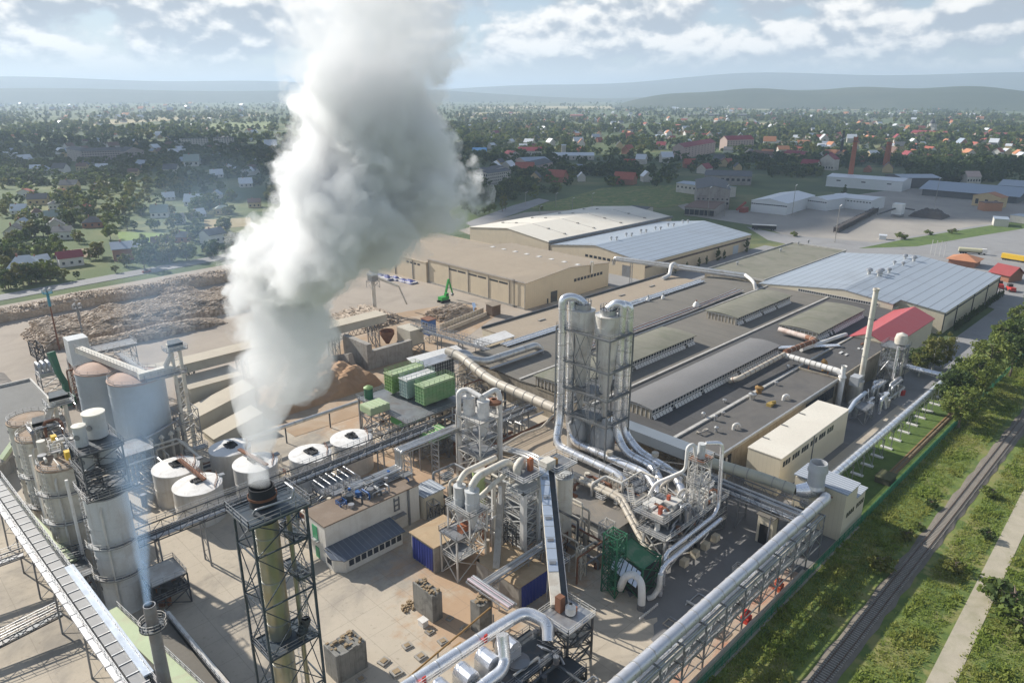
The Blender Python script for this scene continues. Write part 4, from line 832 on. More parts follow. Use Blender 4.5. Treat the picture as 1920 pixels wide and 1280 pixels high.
# lattice conveyors from the log yard to the filters
def lattice_bridge(name, label, a, b, w, h, m, cat='conveyor', legs=(), cover=None, coverm=None, rails=True, pipes=0, cell=2.2, legw=None):
    t = thing(name, label, cat, a); A, B = Vector(a), Vector(b); d = (B - A); L = d.length; u = d.normalized(); s = Vector((-u.y, u.x, 0)).normalized() * w / 2; up = Vector((0, 0, h)); k = MB(); n = max(2, int(L / cell))
    for e in (-1, 1):
        k.beam(A + s * e, B + s * e, .16, .22); k.beam(A + s * e + up, B + s * e + up, .16, .22)
        for i in range(n):
            p, q = A.lerp(B, i / n) + s * e, A.lerp(B, (i + 1) / n) + s * e
            k.beam(p, p + up, .1); k.beam(p if i % 2 else p + up, q + up if i % 2 else q, .1)
    for i in range(n + 1):
        p = A.lerp(B, i / n); k.beam(p - s, p + s, .12)
    k.build('truss', m, t)
    f = MB().beam(A + Vector((0, 0, .15)), B + Vector((0, 0, .15)), w * .8, .08); f.build('deck', m, t)
    if rails:
        r = MB()
        for e in (-1, 1): rail_mb(r, [A + s * e + up, B + s * e + up])
        r.build('handrail', steel, t)
    if cover: MB().beam(A + up * .55 + Vector((0, 0, cover / 2)), B + up * .55 + Vector((0, 0, cover / 2)), w * .62, cover).build('cover', coverm or alu, t)
    for i in range(pipes):
        o = s * (-.8 + 1.6 * i / max(1, pipes - 1)) + Vector((0, 0, .45 + .12 * (i % 2))); MB().tube(A + o, B + o, .17 + .07 * (i % 3 == 0), None, 8).build('pipe', [steel, alud, steel, dark][i % 4], t, 45)
    for (x, y, zt) in legs:
        q = MB(); g = s * (legw or .9)
        for e in (-1, 1): q.beam((x + g.x * e, y + g.y * e, 0), (x + g.x * e * .8, y + g.y * e * .8, zt), .28)
        z = 0.; i = 0
        while z < zt - 1.5: q.beam((x + g.x * (1 if i % 2 else -1), y + g.y * (1 if i % 2 else -1), z), (x - g.x * (1 if i % 2 else -1), y - g.y * (1 if i % 2 else -1), z + 2), .1); z += 2; i += 1
        q.build('trestle', m if m is not dark else mid, t)
    return t
lattice_bridge('lattice_conveyor', 'open lattice conveyor from the log yard up to the green filters', (152, 205, 8), (148, 160, 12), 2.2, 1.8, mid, legs=((152, 190, 9), (150, 176, 10.4)))
# ================================================================= white tanks
tm = mat('white_tank_shell', (.66, .64, .60), .45, .25, .08, .3, (.45, .40, .33), .4, .2, streak=.35); tr = mat('white_tank_roof', (.74, .72, .68), .6, 0, .06, .4, (.42, .38, .33), .45, .35)
for k, (x, y, r, lb) in enumerate(((49, 160, 5.1, 'white tank joined by a brown walkway to its lower neighbour'), (49.3, 148.6, 5.1, 'white tank with cluttered roof under the long pipe bridge'), (62.1, 160.5, 4.8, 'white tank close behind the chimney plume'), (63, 149, 5, 'white tank directly behind the lattice chimney mouth'), (74.4, 143.9, 4.9, 'white tank partly hidden by the pipe bridge near the office'), (85.9, 143.9, 5.1, 'white tank with dark roof ring beside the green filters'))):
    tt = tank('white_tank', lb, x, y, r, 8.3, tm, tr, 0, .35, 'white storage tanks behind the pipe bridge', False, 'tank', 1)
    q = MB(); rail_mb(q, [(x + 2, y - r + .6, 8.4), (x + 4, y - 1.5, 8.4), (x + r - .4, y + 1, 8.4)], 1., 1.2, .06); q.build('handrail', rust, tt)
    b = MB()
    for j in range(5): b.box(x - 1 + j * .4, y + random.uniform(-2, 1), 8.6, x - .4 + j * .5, y + random.uniform(1, 2), 9.0)
    b.build('roof_fitting', blackm, tt); MB().box(x + r - .3, y - .6, 8.2, x + r + 1.0, y + .6, 8.6).build('step', mid, tt)
t = thing('brown_walkway', 'rusty brown walkway linking the roofs of two white tanks', 'walkway', (49.5, 154, 9)); MB().beam((50.3, 161, 9.3), (50.6, 147.5, 9.3), .9, .35).build('deck', rust, t); q = MB(); rail_mb(q, [(49.9, 161, 9.4), (50.1, 147.5, 9.4)]); rail_mb(q, [(50.8, 161, 9.4), (51, 147.5, 9.4)]); q.build('handrail', rust, t)
t = thing('brown_walkway', 'rusty brown walkway from the white tank towards the pipe bridge', 'walkway', (63, 152, 9)); MB().beam((62.5, 156, 9.3), (63.5, 144, 9.3), .9, .35).build('deck', rust, t)
# ================================================================= the long pipe bridge
lattice_bridge('long_pipe_bridge', 'long lattice bridge carrying many pipes from the silos past the tanks', (27.5, 131, 10.4), (101, 131, 10.4), 3.4, 2.0, dark, 'pipe bridge', legs=((34.5, 131, 10.4), (43.2, 131, 10.4), (58, 132.2, 10.4), (72.4, 132.4, 10.4), (86.8, 132.6, 10.4), (97, 132, 10.4)), pipes=9)
lattice_bridge('pipe_bridge', 'lattice pipe bridge running from the white cyclones to the cyclone tower', (107, 124, 8.6), (131, 124, 8.6), 3.0, 2.0, mid, 'pipe bridge', legs=((112, 124, 8.6), (120, 124, 8.6), (128, 124, 8.6)), pipes=6)
rack_thing('pipe_rack', 'rack of silvery pipes with a tall upright loop above the office', [(71, 120.6, 10.2), (83.6, 120.6, 10.2), (83.6, 120.6, 14.4), (101, 120.6, 14.4)], 5, .2, .55, [alud, steel, alud], legs=((86, 120.6, 13.8), (94, 120.6, 13.8)))
t = thing('bridge_platform', 'cluttered valve platform where the small rack leaves the long bridge', 'platform', (70, 127, 8)); deck(t, 66, 123, 75, 129, 9.0, mid, steel); frame(t, 66.3, 123.3, 74.7, 128.7, 0, 9, 2, mid, .25, .14); 
for k in range(6): MB().pipe([(66.5 + k * 1.5, 123.6, 9.1), (66.5 + k * 1.5, 123.6, 10.6 + .2 * (k % 3)), (66.5 + k * 1.5, 128.4, 10.6 + .2 * (k % 3)), (66.5 + k * 1.5, 128.4, 9.1)], .16).build('valve_pipe', steel, t, 40)
duct('silver_pipe', 'silver pipe on thin posts crossing behind the white tanks', [(58, 162, 5), (62, 168.2, 5), (80.5, 168.2, 5), (106, 168.2, 5)], .55, alud, every=3)
for x in (66, 80.5, 94): tag(MB().box(x - .15, 168, 0, x + .15, 168.3, 4.5).build('pipe_post', dark), 'thin dark post under the silver pipe behind the white tanks', 'post', 'posts under the silver pipe')
for k, (x, y, lb) in enumerate(((66, 134, 'blue steel container with a pale door panel under the pipe bridge'), (74.5, 136, 'blue steel container behind the white office beside a tank'))):
    t = thing('blue_container', lb, 'container', (x, y, 0), 'blue containers under the pipe bridge'); MB().box(x - 4, y - 1.3, .1, x + 4, y + 1.3, 3.4).build('body', ribbed('blue_ribbed', (.02, .11, .30), 3, .5, .12, (.01, .06, .2), rough=.5), t); MB().box(x - 4.05, y - 1.35, 3.41, x + 4.05, y + 1.35, 3.55).build('roof', mat('dusty_roof', (.45, .40, .33), .8, 0, .15, .5), t)
    MB().box(x - 3, y - 1.38, 1, x - 2.2, y - 1.31, 2.4).build('panel', white, t)
# ================================================================= green filter platform
t = thing('filter_platform', 'steel filter platform on pipe cluttered legs with green railings', 'platform', (113, 150, 0)); 
frame(t, 99.5, 138.6, 122, 161, 0, 9.6, 2, mid, .45, .2); deck(t, 99, 138, 123, 161.5, 9.8, mid, steel)
for x in (107, 114.5): 
    for y in (138.6, 146, 153.5, 161): MB().box(x - .2, y - .2, 0, x + .2, y + .2, 9.6).build('post', pale, t)
for k in range(10): MB().pipe([(99.2 + .1 * k, 140 + 2 * k, 1.5 + .6 * k), (112, 140 + 2 * k, 1.5 + .6 * k), (121, 139 + 2 * k, 2 + .6 * k)], .28, None, 8).build('pipe', [pale, alud, rust, steel][k % 4], t, 40)
def filter_box(label, x0, x1, y0, y1, z0, z1, m, top):
    t = thing('filter_box', label, 'filter', ((x0 + x1) / 2, (y0 + y1) / 2, z0), 'three tall ribbed filter boxes')
    MB().box(x0, y0, z0 + 1.2, x1, y1, z1).build('body', m, t); r = MB(); n = 5
    for k in range(n + 1):
        z = z0 + 1.3 + (z1 - z0 - 1.5) * k / n; r.box(x0 - .14, y0 - .14, z, x1 + .14, y1 + .14, z + .16)
    for k in range(4): y = y0 + .2 + (y1 - y0 - .6) * k / 3; r.box(x0 - .12, y, z0 + 1.2, x0 - .001, y + .22, z1)
    for k in range(9): x = x0 + .2 + (x1 - x0 - .6) * k / 8; r.box(x, y0 - .12, z0 + 1.2, x + .2, y0 - .001, z1)
    r.build('rib', m, t); MB().box(x0 - .2, y0 - .2, z1 + .001, x1 + .2, y1 + .2, z1 + .2).build('top', top, t); q = MB(); rail_mb(q, [(x0, y0, z1 + .2), (x1, y0, z1 + .2), (x1, y1, z1 + .2), (x0, y1, z1 + .2)], 1.1, 1.6, .07, True); q.build('handrail', m, t)
    for k in range(3): x = x0 + 1.5 + (x1 - x0 - 3) * k / 2; MB().hexa([(x - .2, (y0 + y1) / 2 - .2, z0 + .02), (x + .2, (y0 + y1) / 2 - .2, z0 + .02), (x + .2, (y0 + y1) / 2 + .2, z0 + .02), (x - .2, (y0 + y1) / 2 + .2, z0 + .02), (x - 1.4, y0 + .1, z0 + 1.2), (x + 1.4, y0 + .1, z0 + 1.2), (x + 1.4, y1 - .1, z0 + 1.2), (x - 1.4, y1 - .1, z0 + 1.2)]).build('hopper', m, t)
gf = mat('filter_green', (.20, .33, .10), .55, 0, .12, .4, (.36, .40, .22), .35, .3); gb = mat('filter_blue_green', (.28, .37, .33), .55, 0, .12, .4, (.42, .40, .32), .3, .3); gg = mat('filter_mid_green', (.17, .31, .13), .55, 0, .12, .4, (.36, .38, .22), .35, .3)
filter_box('tall yellow green ribbed filter box at the back of three', 106.6, 117.6, 154.6, 158.4, 9.8, 16, gf, palegreen)
filter_box('blue green ribbed filter box in the middle of three', 107.2, 117, 148.6, 152.2, 9.8, 16, gb, white)
filter_box('mid green ribbed filter box at the front of three', 107.6, 118.2, 141.6, 145.6, 9.8, 16, gg, palegreen)
tank('green_tank', 'small green domed tank at the corner of the filter platform', 101.2, 158.5, 1.2, 13.2, greend, green, 9.8, .6, None, False, 'tank', 1)
for k, (px, py, z, lb) in enumerate(((703, 762, 10.5, 'low pale green ribbed box by the small domed tank'), (760, 783, 7.6, 'bright green ribbed box half hidden by the long pipe bridge'), (815, 812, 6.2, 'green ribbed box below the long pipe bridge beside the white cyclones'))):
    x, y = at(px, py, z + 1); t = thing('green_fan_box', lb, 'fan box', (x, y, z)); m = (palegreen, mat('bright_green_box', (.13, .36, .10), .5, 0, .15, .4), mat('bright_green_box', (.1,) * 3))[k]; MB().box(x - 3, y - 2.4, z, x + 3, y + 2.4, z + 1.9).build('body', m, t); r = MB()
    for i in range(7): r.box(x - 3.1, y - 2.5, z + .1 + i * .27, x + 3.1, y + 2.5, z + .18 + i * .27)
    r.build('rib', m, t); q = MB()
    for i in range(5): q.box(x - 2.8 + i * 1.2, y - 2.2, z + 1.901, x - 2.2 + i * 1.2, y + 2.2, z + 2.0)
    q.build('roof_slat', palegreen, t)
    frame(t, x - 2.8, y - 2.2, x + 2.8, y + 2.2, 0, z, 2, mid, .22, .12)
t = thing('fan_grille_house', 'grey louvred fan house with ducts between filters and hall', 'fan house', (124, 158, 0)); MB().box(120, 157, 9, 131, 162, 14.5).build('housing', steel, t); b = MB()
for k in range(12): b.box(119.9 + k * .93, 156.86, 9.2, 120.15 + k * .93, 156.99, 14.3)
for k in range(5): b.box(120, 156.84, 9.4 + k * 1.1, 131, 156.855, 9.6 + k * 1.1)
b.build('louvre', dark, t); frame(t, 120, 157, 131, 162, 0, 9, 2, mid, .3, .14)
duct('beige_main_pipe', 'fat beige pipe bending down from the fan house to the cyclone tower', [(131, 160, 16), (131.5, 154, 15.4), (128.4, 138, 13.2), (127, 109, 13.2)], 1.3, beigepipe, bend=5, every=4, band=mat('pipe_band', (.30, .28, .25), .6))
duct('grey_roof_duct', 'large grey duct lying along the hall roof with an elbow end', [(132.5, 160.5, 14.5), (137, 155.5, 12.6), (141, 153.8, 11.4), (163, 153.4, 11.4), (165.5, 153.4, 9.2)], 1.25, alud, bend=2.4, every=6)
duct('grey_roof_duct_low', 'slim grey duct under the large one on the hall roof', [(140, 151, 10), (164, 151, 10), (164, 151, 9)], .4, steel, every=5)
t = thing('cyclone_bend', 'grey humped duct fitting beside the fan house', 'duct', (137, 160, 9)); MB().pipe([(133, 163, 9), (134, 162, 13.5), (139, 160, 13.2), (141, 159, 9)], 1.3, 3).build('shell', steel, t, 40); frame(t, 132, 158, 142, 164, 0, 9, 2, mid, .25, .14)
t = thing('pipe_clutter', 'tangle of pipes and valves below the beige main pipe', 'pipework', (118, 134, 0)); rr = random.Random(5)
for k in range(26):
    x, y = rr.uniform(107, 130), rr.uniform(126, 142); z = rr.uniform(1, 8); L = rr.uniform(3, 10); m = [pale, steel, alud, rust, mid, beigepipe][k % 6]
    p = [(x, y, 0), (x, y, z), (x + L, y, z)] if k % 2 else [(x, y, 0), (x, y, z), (x, y - L * .8, z), (x, y - L * .8, z - 1)]
    MB().pipe(p, rr.uniform(.14, .42), None, 9).build('pipe', m, t, 40)
deck(t, 106, 126, 122, 134, 6, mid, steel); frame(t, 106, 126, 122, 134, 0, 6, 1, mid, .25, .14)
# ================================================================= white twin cyclone tower
t = thing('white_cyclone_tower', 'steel tower with two white cyclones and tall pale ducts by the pipe bridge', 'cyclone tower', (103.5, 116, 0))
frame(t, 100.4, 111.8, 106.4, 120.2, 0, 18, 4, pale, .35, .18); deck(t, 100.2, 111.6, 106.6, 120.4, 18, pale, steel); deck(t, 100.4, 111.8, 106.4, 120.2, 9, mid, steel); deck(t, 100.4, 111.8, 106.4, 120.2, 13.4, mid, steel)
cyclone(t, 102.6, 117.9, 11, 17.5, 22.2, 1.45, white); cyclone(t, 103.6, 114.0, 11, 17.5, 22.2, 1.45, white)
MB().pipe([(101, 119.8, 3), (101, 119.8, 23.6), (102.6, 118.6, 24.2), (103, 114, 23.4)], .6).build('inlet_duct', white, t, 40); MB().pipe([(103.6, 114, 23.4), (106.8, 113, 24.6), (107.4, 112.4, 23), (107.4, 112.4, 6)], .62).build('outlet_duct', white, t, 40); MB().tube((108.4, 113.8, 6), (108.4, 113.8, 23.5), .55).build('outlet_duct', pale, t, 40)
MB().lathe([(1.0, -.6), (1.9, -.2), (1.9, .4), (.6, .8)], (106.2, 113.2, 21.4), 12).build('fan_casing', rust, t, 40); MB().box(102, 113, 4.2, 104.4, 115, 6.2).build('motor', orange, t); ladder(t, 100.2, 116, 0, 18, -1, 0)
tank('green_column', 'pale green vertical column below the white cyclone tower', 96.6, 108.2, 1.5, 9.4, mat('pale_green_column', (.42, .50, .22), .5, 0, .1, .4), pale, 0, .2, None, False, 'column', 1)
# lower grey cyclones
t = thing('grey_cyclone_stand', 'railed steel stand with two grey cyclones and orange rotary valve', 'cyclone tower', (78.5, 92, 0))
frame(t, 75, 90.6, 82.4, 95.4, 0, 9.5, 2, pale, .3, .16); deck(t, 74.7, 90.2, 82.7, 95.6, 9.5, mid, steel); frame(t, 76.8, 88.8, 81.2, 95.2, 9.5, 14.4, 1, pale, .3, .16); deck(t, 76.5, 88.4, 81.6, 95.6, 14.7, mid, pale); deck(t, 74.9, 90.6, 80, 95.4, 4.6, mid, pale)
cyclone(t, 78.5, 93.5, 10, 13.8, 18.6, 1.2, silo_g); cyclone(t, 79.1, 90.6, 10, 13.8, 18.6, 1.4, silo_g)
MB().pipe([(78.5, 93.5, 19.6), (80, 93.6, 21), (88, 93.4, 21.2)], .6).build('duct', silo_w, t, 40); MB().pipe([(79.1, 90.6, 19.6), (80.5, 90.5, 21.2), (88, 90.2, 21.6), (89.4, 90, 20), (89.4, 90, 16)], .72).build('duct', silo_w, t, 40); MB().pipe([(80.4, 90.2, 16.6), (87, 89.6, 19.6)], .5).build('duct', silo_w, t, 40)
MB().box(77, 91.2, 9.6, 79.4, 92.8, 11).build('rotary_valve', orange, t); stairs(t, (82.4, 89.6, 9.5), (86.6, 89.4, 5), 1.0)
MB().tube((84.6, 88.6, 4), (84.6, 88.6, 18), .35).build('riser', white, t, 40)
# ================================================================= conveyor tower, inclined conveyor and its lower platform
t = thing('transfer_tower', 'pale steel transfer tower with railed decks at the top of the inclined conveyor', 'transfer tower', (89.5, 87.5, 0))
MB().box(86.5, 84.1, 0, 87.5, 85.1, 17).build('leg', white, t)
for x, y in ((91.6, 84.8), (91.6, 91), (87, 91)): MB().box(x - .3, y - .3, 0, x + .3, y + .3, 20).build('leg', silo_g, t)
frame(t, 88.4, 85.6, 93.6, 92.4, 0, 16.6, 5, silo_g, .3, .2); deck(t, 86.4, 84, 92.2, 89, 17, silo_g, white); deck(t, 86.2, 83.8, 92.4, 91.4, 20, mid, white); deck(t, 93.6, 82, 99.8, 87.6, 20, mid, white)
MB().pipe([(88, 87.4, 20), (88, 87.4, 21.6), (90.6, 88.6, 21.6), (90.6, 88.6, 20)], .8).build('drum', silo_w, t, 40); MB().box(90.4, 86.2, 20, 91.4, 87, 22.6).build('motor', orange, t); MB().box(92.6, 83.8, 20, 95.2, 85.8, 21.8).build('head_box', silo_w, t); MB().box(95.6, 84.4, 20, 96.6, 85.4, 21.2).build('gear_box', mat('rust_brown', (.3,) * 3), t)
MB().beam((87, 90.6, 17), (78.6, 83.5, 5.0), 1.3, 1.4).build('chute', conc, t)
for k in range(8): MB().tube((88 + k * .8, 94 + (k % 3), 0), (88 + k * .8, 94 + (k % 3), 15 - k * .6), .4 + .1 * (k % 2), None, 10).build('riser', [pale, silo_g, mid, steel][k % 4], t, 40)
for k in range(4): deck(t, 88.4, 85.6, 93.6, 92.4, 4 + 3.2 * k, mid, pale)
tank('cream_silo', 'cream cylindrical bin beside the inclined conveyor', 98.2, 84.2, 1.95, 17, silo_w, silo_g, 2, .2, None, True, 'silo', 2)
a_, b_ = Vector((95.2, 86.6, 21.0)), Vector((75.2, 64.6, 9.4)); u = (b_ - a_).normalized(); s = Vector((-u.y, u.x, 0)).normalized()
t = thing('inclined_conveyor', 'covered inclined conveyor with bright blue grey lids', 'conveyor', tuple(b_))
MB().beam(a_ - s * .55, b_ - s * .55, 1.8, 1.1).build('casing', silo_w, t); n = 11
for k in range(n):
    p, q = a_.lerp(b_, .02 + .8 * k / n), a_.lerp(b_, .02 + .8 * (k + .93) / n); o = Vector((0, 0, .62)) - s * .55
    MB().beam(p + o, q + o, 1.75, .1).build('lid', mat('blue_white_lid', (.52, .58, .66), .35, .3, .1, .5), t)
    if k % 2 == 0: MB().beam(p.lerp(q, .12) + o + Vector((0, 0, .1)), p.lerp(q, .4) + o + Vector((0, 0, .1)), 1.2, .14).build('hatch', mid, t)
MB().beam(a_ + s * .95 - Vector((0, 0, .3)), b_ + s * .95 - Vector((0, 0, .3)), 1.1, .12).build('walkway', dark, t); q = MB(); rail_mb(q, [a_ + s * 1.45 - Vector((0, 0, .3)), b_ + s * 1.45 - Vector((0, 0, .3))]); q.build('handrail', steel, t)
for f in (.35, .68):
    p = a_.lerp(b_, f); q = MB()
    for e in (-1.3, 1.1): q.beam((p.x + s.x * e, p.y + s.y * e, 0), (p.x + s.x * e * .7, p.y + s.y * e * .7, p.z - .6), .25)
    for k in range(int(p.z / 2.2)): q.beam((p.x + s.x * 1.1, p.y + s.y * 1.1, k * 2.2), (p.x - s.x * 1.1, p.y - s.y * 1.1, k * 2.2 + 2), .1)
    q.build('trestle', mid, t)
t = thing('drive_platform', 'dark railed platform at the foot of the inclined conveyor', 'platform', (75, 62.5, 0)); deck(t, 71.4, 59.4, 78.3, 66, 8.9, steel, pale); frame(t, 71.8, 59.8, 78, 65.6, 0, 8.9, 3, dark, .3, .16); deck(t, 74, 60, 78, 65.5, 4.6, dark, mid)
MB().box(74.2, 63.6, 9, 75.4, 64.8, 11.8).build('chute', rust, t); MB().lathe([(.01, 0), (.9, .2), (.9, 1.4), (.3, 2)], (75.4, 62.4, 9), 14).build('drum', white, t, 40); MB().box(76.0, 62.0, 9, 76.7, 63, 9.9).build('motor', orange, t); stairs(t, (71, 61, 4.6), (66.5, 61, 8.9), 1)
# ================================================================= thin pipe bridges over the yard
rack_thing('thin_pipe_bridge', 'bundle of silvery pipes crossing the yard on thin poles', [(70.6, 79.8, 7.2), (89.5, 80.4, 7.2)], 4, .17, .4, [steel, alud], legs=((75, 80, 7), (83, 80.2, 7)))
rack_thing('pink_pipe_bridge', 'bundle of pale pinkish pipes running down to the filter row', [(71.2, 82.4, 7.6), (71.2, 71.8, 7.6)], 4, .17, .42, [mat('pinkish_steel', (.62, .52, .54), .4, .4, .1, .5), steel], legs=((71.2, 79, 7.2),))
t = thing('long_thin_conveyor', 'long thin brown pipe slung low across the yard', 'pipe', (46, 74, 6)); MB().tube((44.5, 71.6, 6.6), (68.6, 74.4, 7.2), .16, None, 8).build('pipe', mat('rust_brown', (.3,) * 3), t)
for x in (56, 68): MB().box(x - .1, 73, 0, x + .1, 73.2, 6.9).build('post', mid, t)
# ================================================================= silver filter row at the bottom of the yard
t = thing('silver_gas_duct', 'great silver duct with a turned down elbow above dark machinery', 'duct', (48, 67, 8)); MB().sweep(fillet([(40, 68.6, 9.6), (64, 68.0, 9.6), (70, 67.4, 9.8), (71, 63.4, 9.2), (69.8, 62.2, 7.2)], 3.2, 8), 1.02, 20).build('shell', alu, t, 45); rings(t, [(40, 68.6, 9.6), (64, 68.0, 9.6)], 1.02, 4.4, alud)
for x in (48.5, 60.5): MB().box(x - .25, 66.7, 9.8, x + .35, 66.95, 11.2).build('red_valve', redp, t)
q = MB(); rail_mb(q, [(46, 66.6, 10), (66, 66.3, 10)], 1.1, 1.8); q.build('handrail', white, t)
duct('silver_cross_duct', 'silver duct bending upright beside the filter boxes', [(44, 61.2, 9), (58.6, 61.4, 9), (60.2, 62.2, 9.6), (60.8, 63.4, 13.2)], .95, alu, bend=1.6, every=4)
fb = None
for k in range(5):
    x = 45.8 + k * 4.3
    if fb is None:
        fb = thing('silver_filter', '', 'filter', (x, 64.4, 0), 'silver round topped filters in a row'); m = MB(); pr = [(-1.35, 5), (-1.35, 9.3), (-1.0, 10.1), (-.4, 10.5), (.4, 10.5), (1.0, 10.1), (1.35, 9.3), (1.35, 5)]
        i0 = len(m.v); m.v += [(x + a, 62.9, z) for a, z in pr] + [(x + a, 66.0, z) for a, z in pr]; k8 = len(pr)
        for j in range(k8 - 1): m.f.append((j, j + 1, j + 1 + k8, j + k8)); m.m.append(0)
        m.f += [tuple(range(k8))[::-1], tuple(range(k8, 2 * k8))]; m.m += [0, 0]; m.build('casing', alu, fb); MB().box(x - .9, 63.1, 1, x + .9, 65.8, 5).build('hopper', alud, fb); r = MB()
        for z in (6.2, 7.6, 9): r.box(x - 1.42, 62.84, z, x + 1.42, 62.89, z + .14)
        r.build('band', alud, fb); o = fb; bpy.context.view_layer.update()
    else: o = copy_tree(fb, (x, 64.4, 0))
    o['label'] = ('lowest in the picture', 'second of the row from the great elbow away', 'in the middle of the row', 'second', 'closest to the turned down elbow')[k].replace('lowest in the picture', 'farthest from the turned down elbow').replace('second of the row from the great elbow away', 'next to the farthest') + ', silver round topped filter box below the great duct'
t = thing('filter_machinery', 'dark tangle of frames, decks and machines under the silver ducts', 'machinery', (60, 61, 0))
for (a, b_, c, d, z) in ((44, 60, 58, 67, 5), (58, 59.5, 70, 66.5, 6.6), (58, 56, 72, 60, 4.2), (48, 54, 60, 60, 7)): frame(t, a, b_, c, d, 0, z, 2, dark, .3, .18); deck(t, a, b_, c, d, z, dark, mid)
rr = random.Random(11)
for k in range(34):
    x, y, z = rr.uniform(45, 70), rr.uniform(53, 65), rr.uniform(.2, 6.5); s_ = rr.uniform(.4, 1.3); m = [dark, mid, navy, steel, rust, dark][k % 6]
    (MB().cyl(x, y, z, z + s_ * 1.8, s_ * .6, 12).build('vessel', m, t, 40) if k % 2 else MB().box(x, y, z, x + s_ * 1.4, y + s_, z + s_ * 1.2).build('machine', m, t))
for k in range(12):
    x, y, z = rr.uniform(46, 66), rr.uniform(54, 64), rr.uniform(3, 8); MB().pipe([(x, y, z), (x + rr.uniform(2, 6), y, z), (x + 4, y - 2, z - 1.5)], .2, None, 8).build('pipe', [steel, pale, alud][k % 3], t, 40)
stairs(t, (66, 60.8, 6.6), (70.4, 60.8, 2.8), 1.2, dark)
tank('grey_bin', 'short grey cylindrical bin under the silver filters', 63.4, 62.6, 1.7, 7.2, silo_g, mid, 2.5, .2, None, False, 'bin', 1)
# ================================================================= press hall and machinery around it
t = thing('press_hall', 'low press hall with stained tan and grey felt roof below the cyclone tower', 'building', (120, 96, 0))
MB().box(108.2, 73, 0, 134, 118.6, 5.75).box(102.6, 74.8, 0, 108.2, 88, 5.75).build('wall', mat('grey_render', (.36, .355, .33), .9, 0, .12, .4, (.22, .2, .17), .4, .3, streak=.3), t)
MB().box(107.9, 72.7, 5.76, 134.2, 101, 6.0).box(102.3, 74.5, 5.76, 107.9, 88.2, 6.0).build('roof', mat('grey_brown_felt', (.20, .18, .155), .9, 0, .2, .2, (.30, .25, .19), .5, .15), t); MB().box(107.9, 101.001, 5.76, 134.2, 118.8, 6.0).build('tan_roof', tanroof, t)
MB().box(107.6, 88.3, 5.7, 107.9, 118.9, 6.5).box(108, 118.81, 5.7, 134, 119.1, 6.5).build('parapet', rust, t); door(t, 'x', 102.6, 78, 82, 4, -1, pale)
MB().box(137.4, 74.5, 7.0, 141.6, 104, 9.6).build('link_gallery', mat('blue_grey_panel', (.22, .25, .28), .5, .2, .1, .3), t)
frame(t, 137.6, 74.8, 141.4, 103.8, 0, 7, 1, mid, .35, .16)
x, y = at(930, 875, 0); 
for k in range(3): duct('roof_snake_pipe', ('upper', 'middle', 'lower')[k] + ' of the silvery pipes winding over the tan press hall roof', [(109 + k, 117, 7), (112 + k * 1.3, 108, 7 - .2 * k), (110.5 + k * 1.2, 103, 7.4), (111.5 + k, 96, 7)], .4 + .1 * (k == 1), alud, bend=2.5, every=4)
duct('thin_tan_pipe', 'thin tan pipe crossing the tan press hall roof', [(104, 113, 8.6), (118, 115, 8.4), (124, 114.4, 8.2), (133, 117, 9)], .33, beigepipe, every=6)
# ---- the twin cyclone dust tower
X0, X1, Y0, Y1 = 122.4, 131.2, 92.4, 108.4
t = thing('dust_tower', 'tall steel tower holding two big metal cyclones and four curved silver ducts', 'cyclone tower', (126.8, 100.4, 6))
lv = [6, 16, 22.7, 29.5, 37.4]; dg = mat('tower_grey_steel', (.18, .19, .195), .5, .35, .25, .5, (.17, .13, .1), .3, .4)
for x, y in ((X0, Y0), (X1, Y0), (X1, Y1), (X0, Y1)): MB().box(x - .15, y - .15, 6, x + .15, y + .15, 37.4).build('leg', dg, t)
for x, y in ((123.8, 97), (130, 97), (130, 104), (123.8, 104)): MB().box(x - .1, y - .13, 6, x + .1, y + .1, 37.4).build('column', dg, t)
b = MB()
for a, c in zip(lv, lv[1:]):
    for p, q in (((123.8, 97), (123.8, 100.4)), ((123.8, 100.4), (123.8, 104)), ((130, 97), (130, 104)), ((123.8, 97), (130, 97)), ((123.8, 104), (130, 104))):
        b.beam((*p, a), (*q, c), .1); b.beam((*q, a), (*p, c), .1); b.beam((*p, c), (*q, c), .12)
b.build('bracing', dg, t)
for z in lv[1:]:
    g_ = MB().box(X0, Y0, z - .25, X1, Y0 + .9, z).box(X0, Y1 - .9, z - .25, X1, Y1, z).box(X0, Y0 + .9, z - .25, X0 + 1.0, Y1 - .9, z).box(X1 - .5, Y0 + .9, z - .25, X1, Y1 - .9, z); g_ = (g_.box(123.6, 96.6, z - .25, 130.2, 104.4, z - .05) if z < 24 else g_).build('deck', dg, t); q = MB(); rail_mb(q, [(X0, Y0, z), (X1, Y0, z), (X1, Y1, z), (X0, Y1, z)], 1.1, 3, .055, True); q.build('handrail', dg, g_)
cyc = mat('dull_cyclone_metal', (.72, .69, .63), .42, .25, .15, .3, (.34, .27, .2), .4, .25, streak=.5)
for (x, y) in ((127.2, 96.9), (126.6, 103.9)):
    cyclone(t, x, y, 16.2, 36.6, 41.6, 2.9, cyc); q = MB(); n = 14
    rail_mb(q, [(x + 1.9 * math.cos(2 * math.pi * k / n), y + 1.9 * math.sin(2 * math.pi * k / n), 43.0) for k in range(n)], 1.1, 2, .07, True); q.build('handrail', steel, t)
    rail_mb(MB(), [(0, 0, 0), (1, 0, 0)]); MB().cyl(x, y, 41.8, 43.0, 1.9, 20).build('top_deck', steel, t, 40)
    MB().lathe([(0, 6.2), (3.0, 6.2), (3.0, 12.6), (1.2, 15), (.7, 16)], (x, y, 0), 28).build('receiver_drum', mat('dark_drum_metal', (.36, .365, .37), .42, .4, .2, .4, (.48, .45, .4), .4, .2, streak=.5), t, 40)
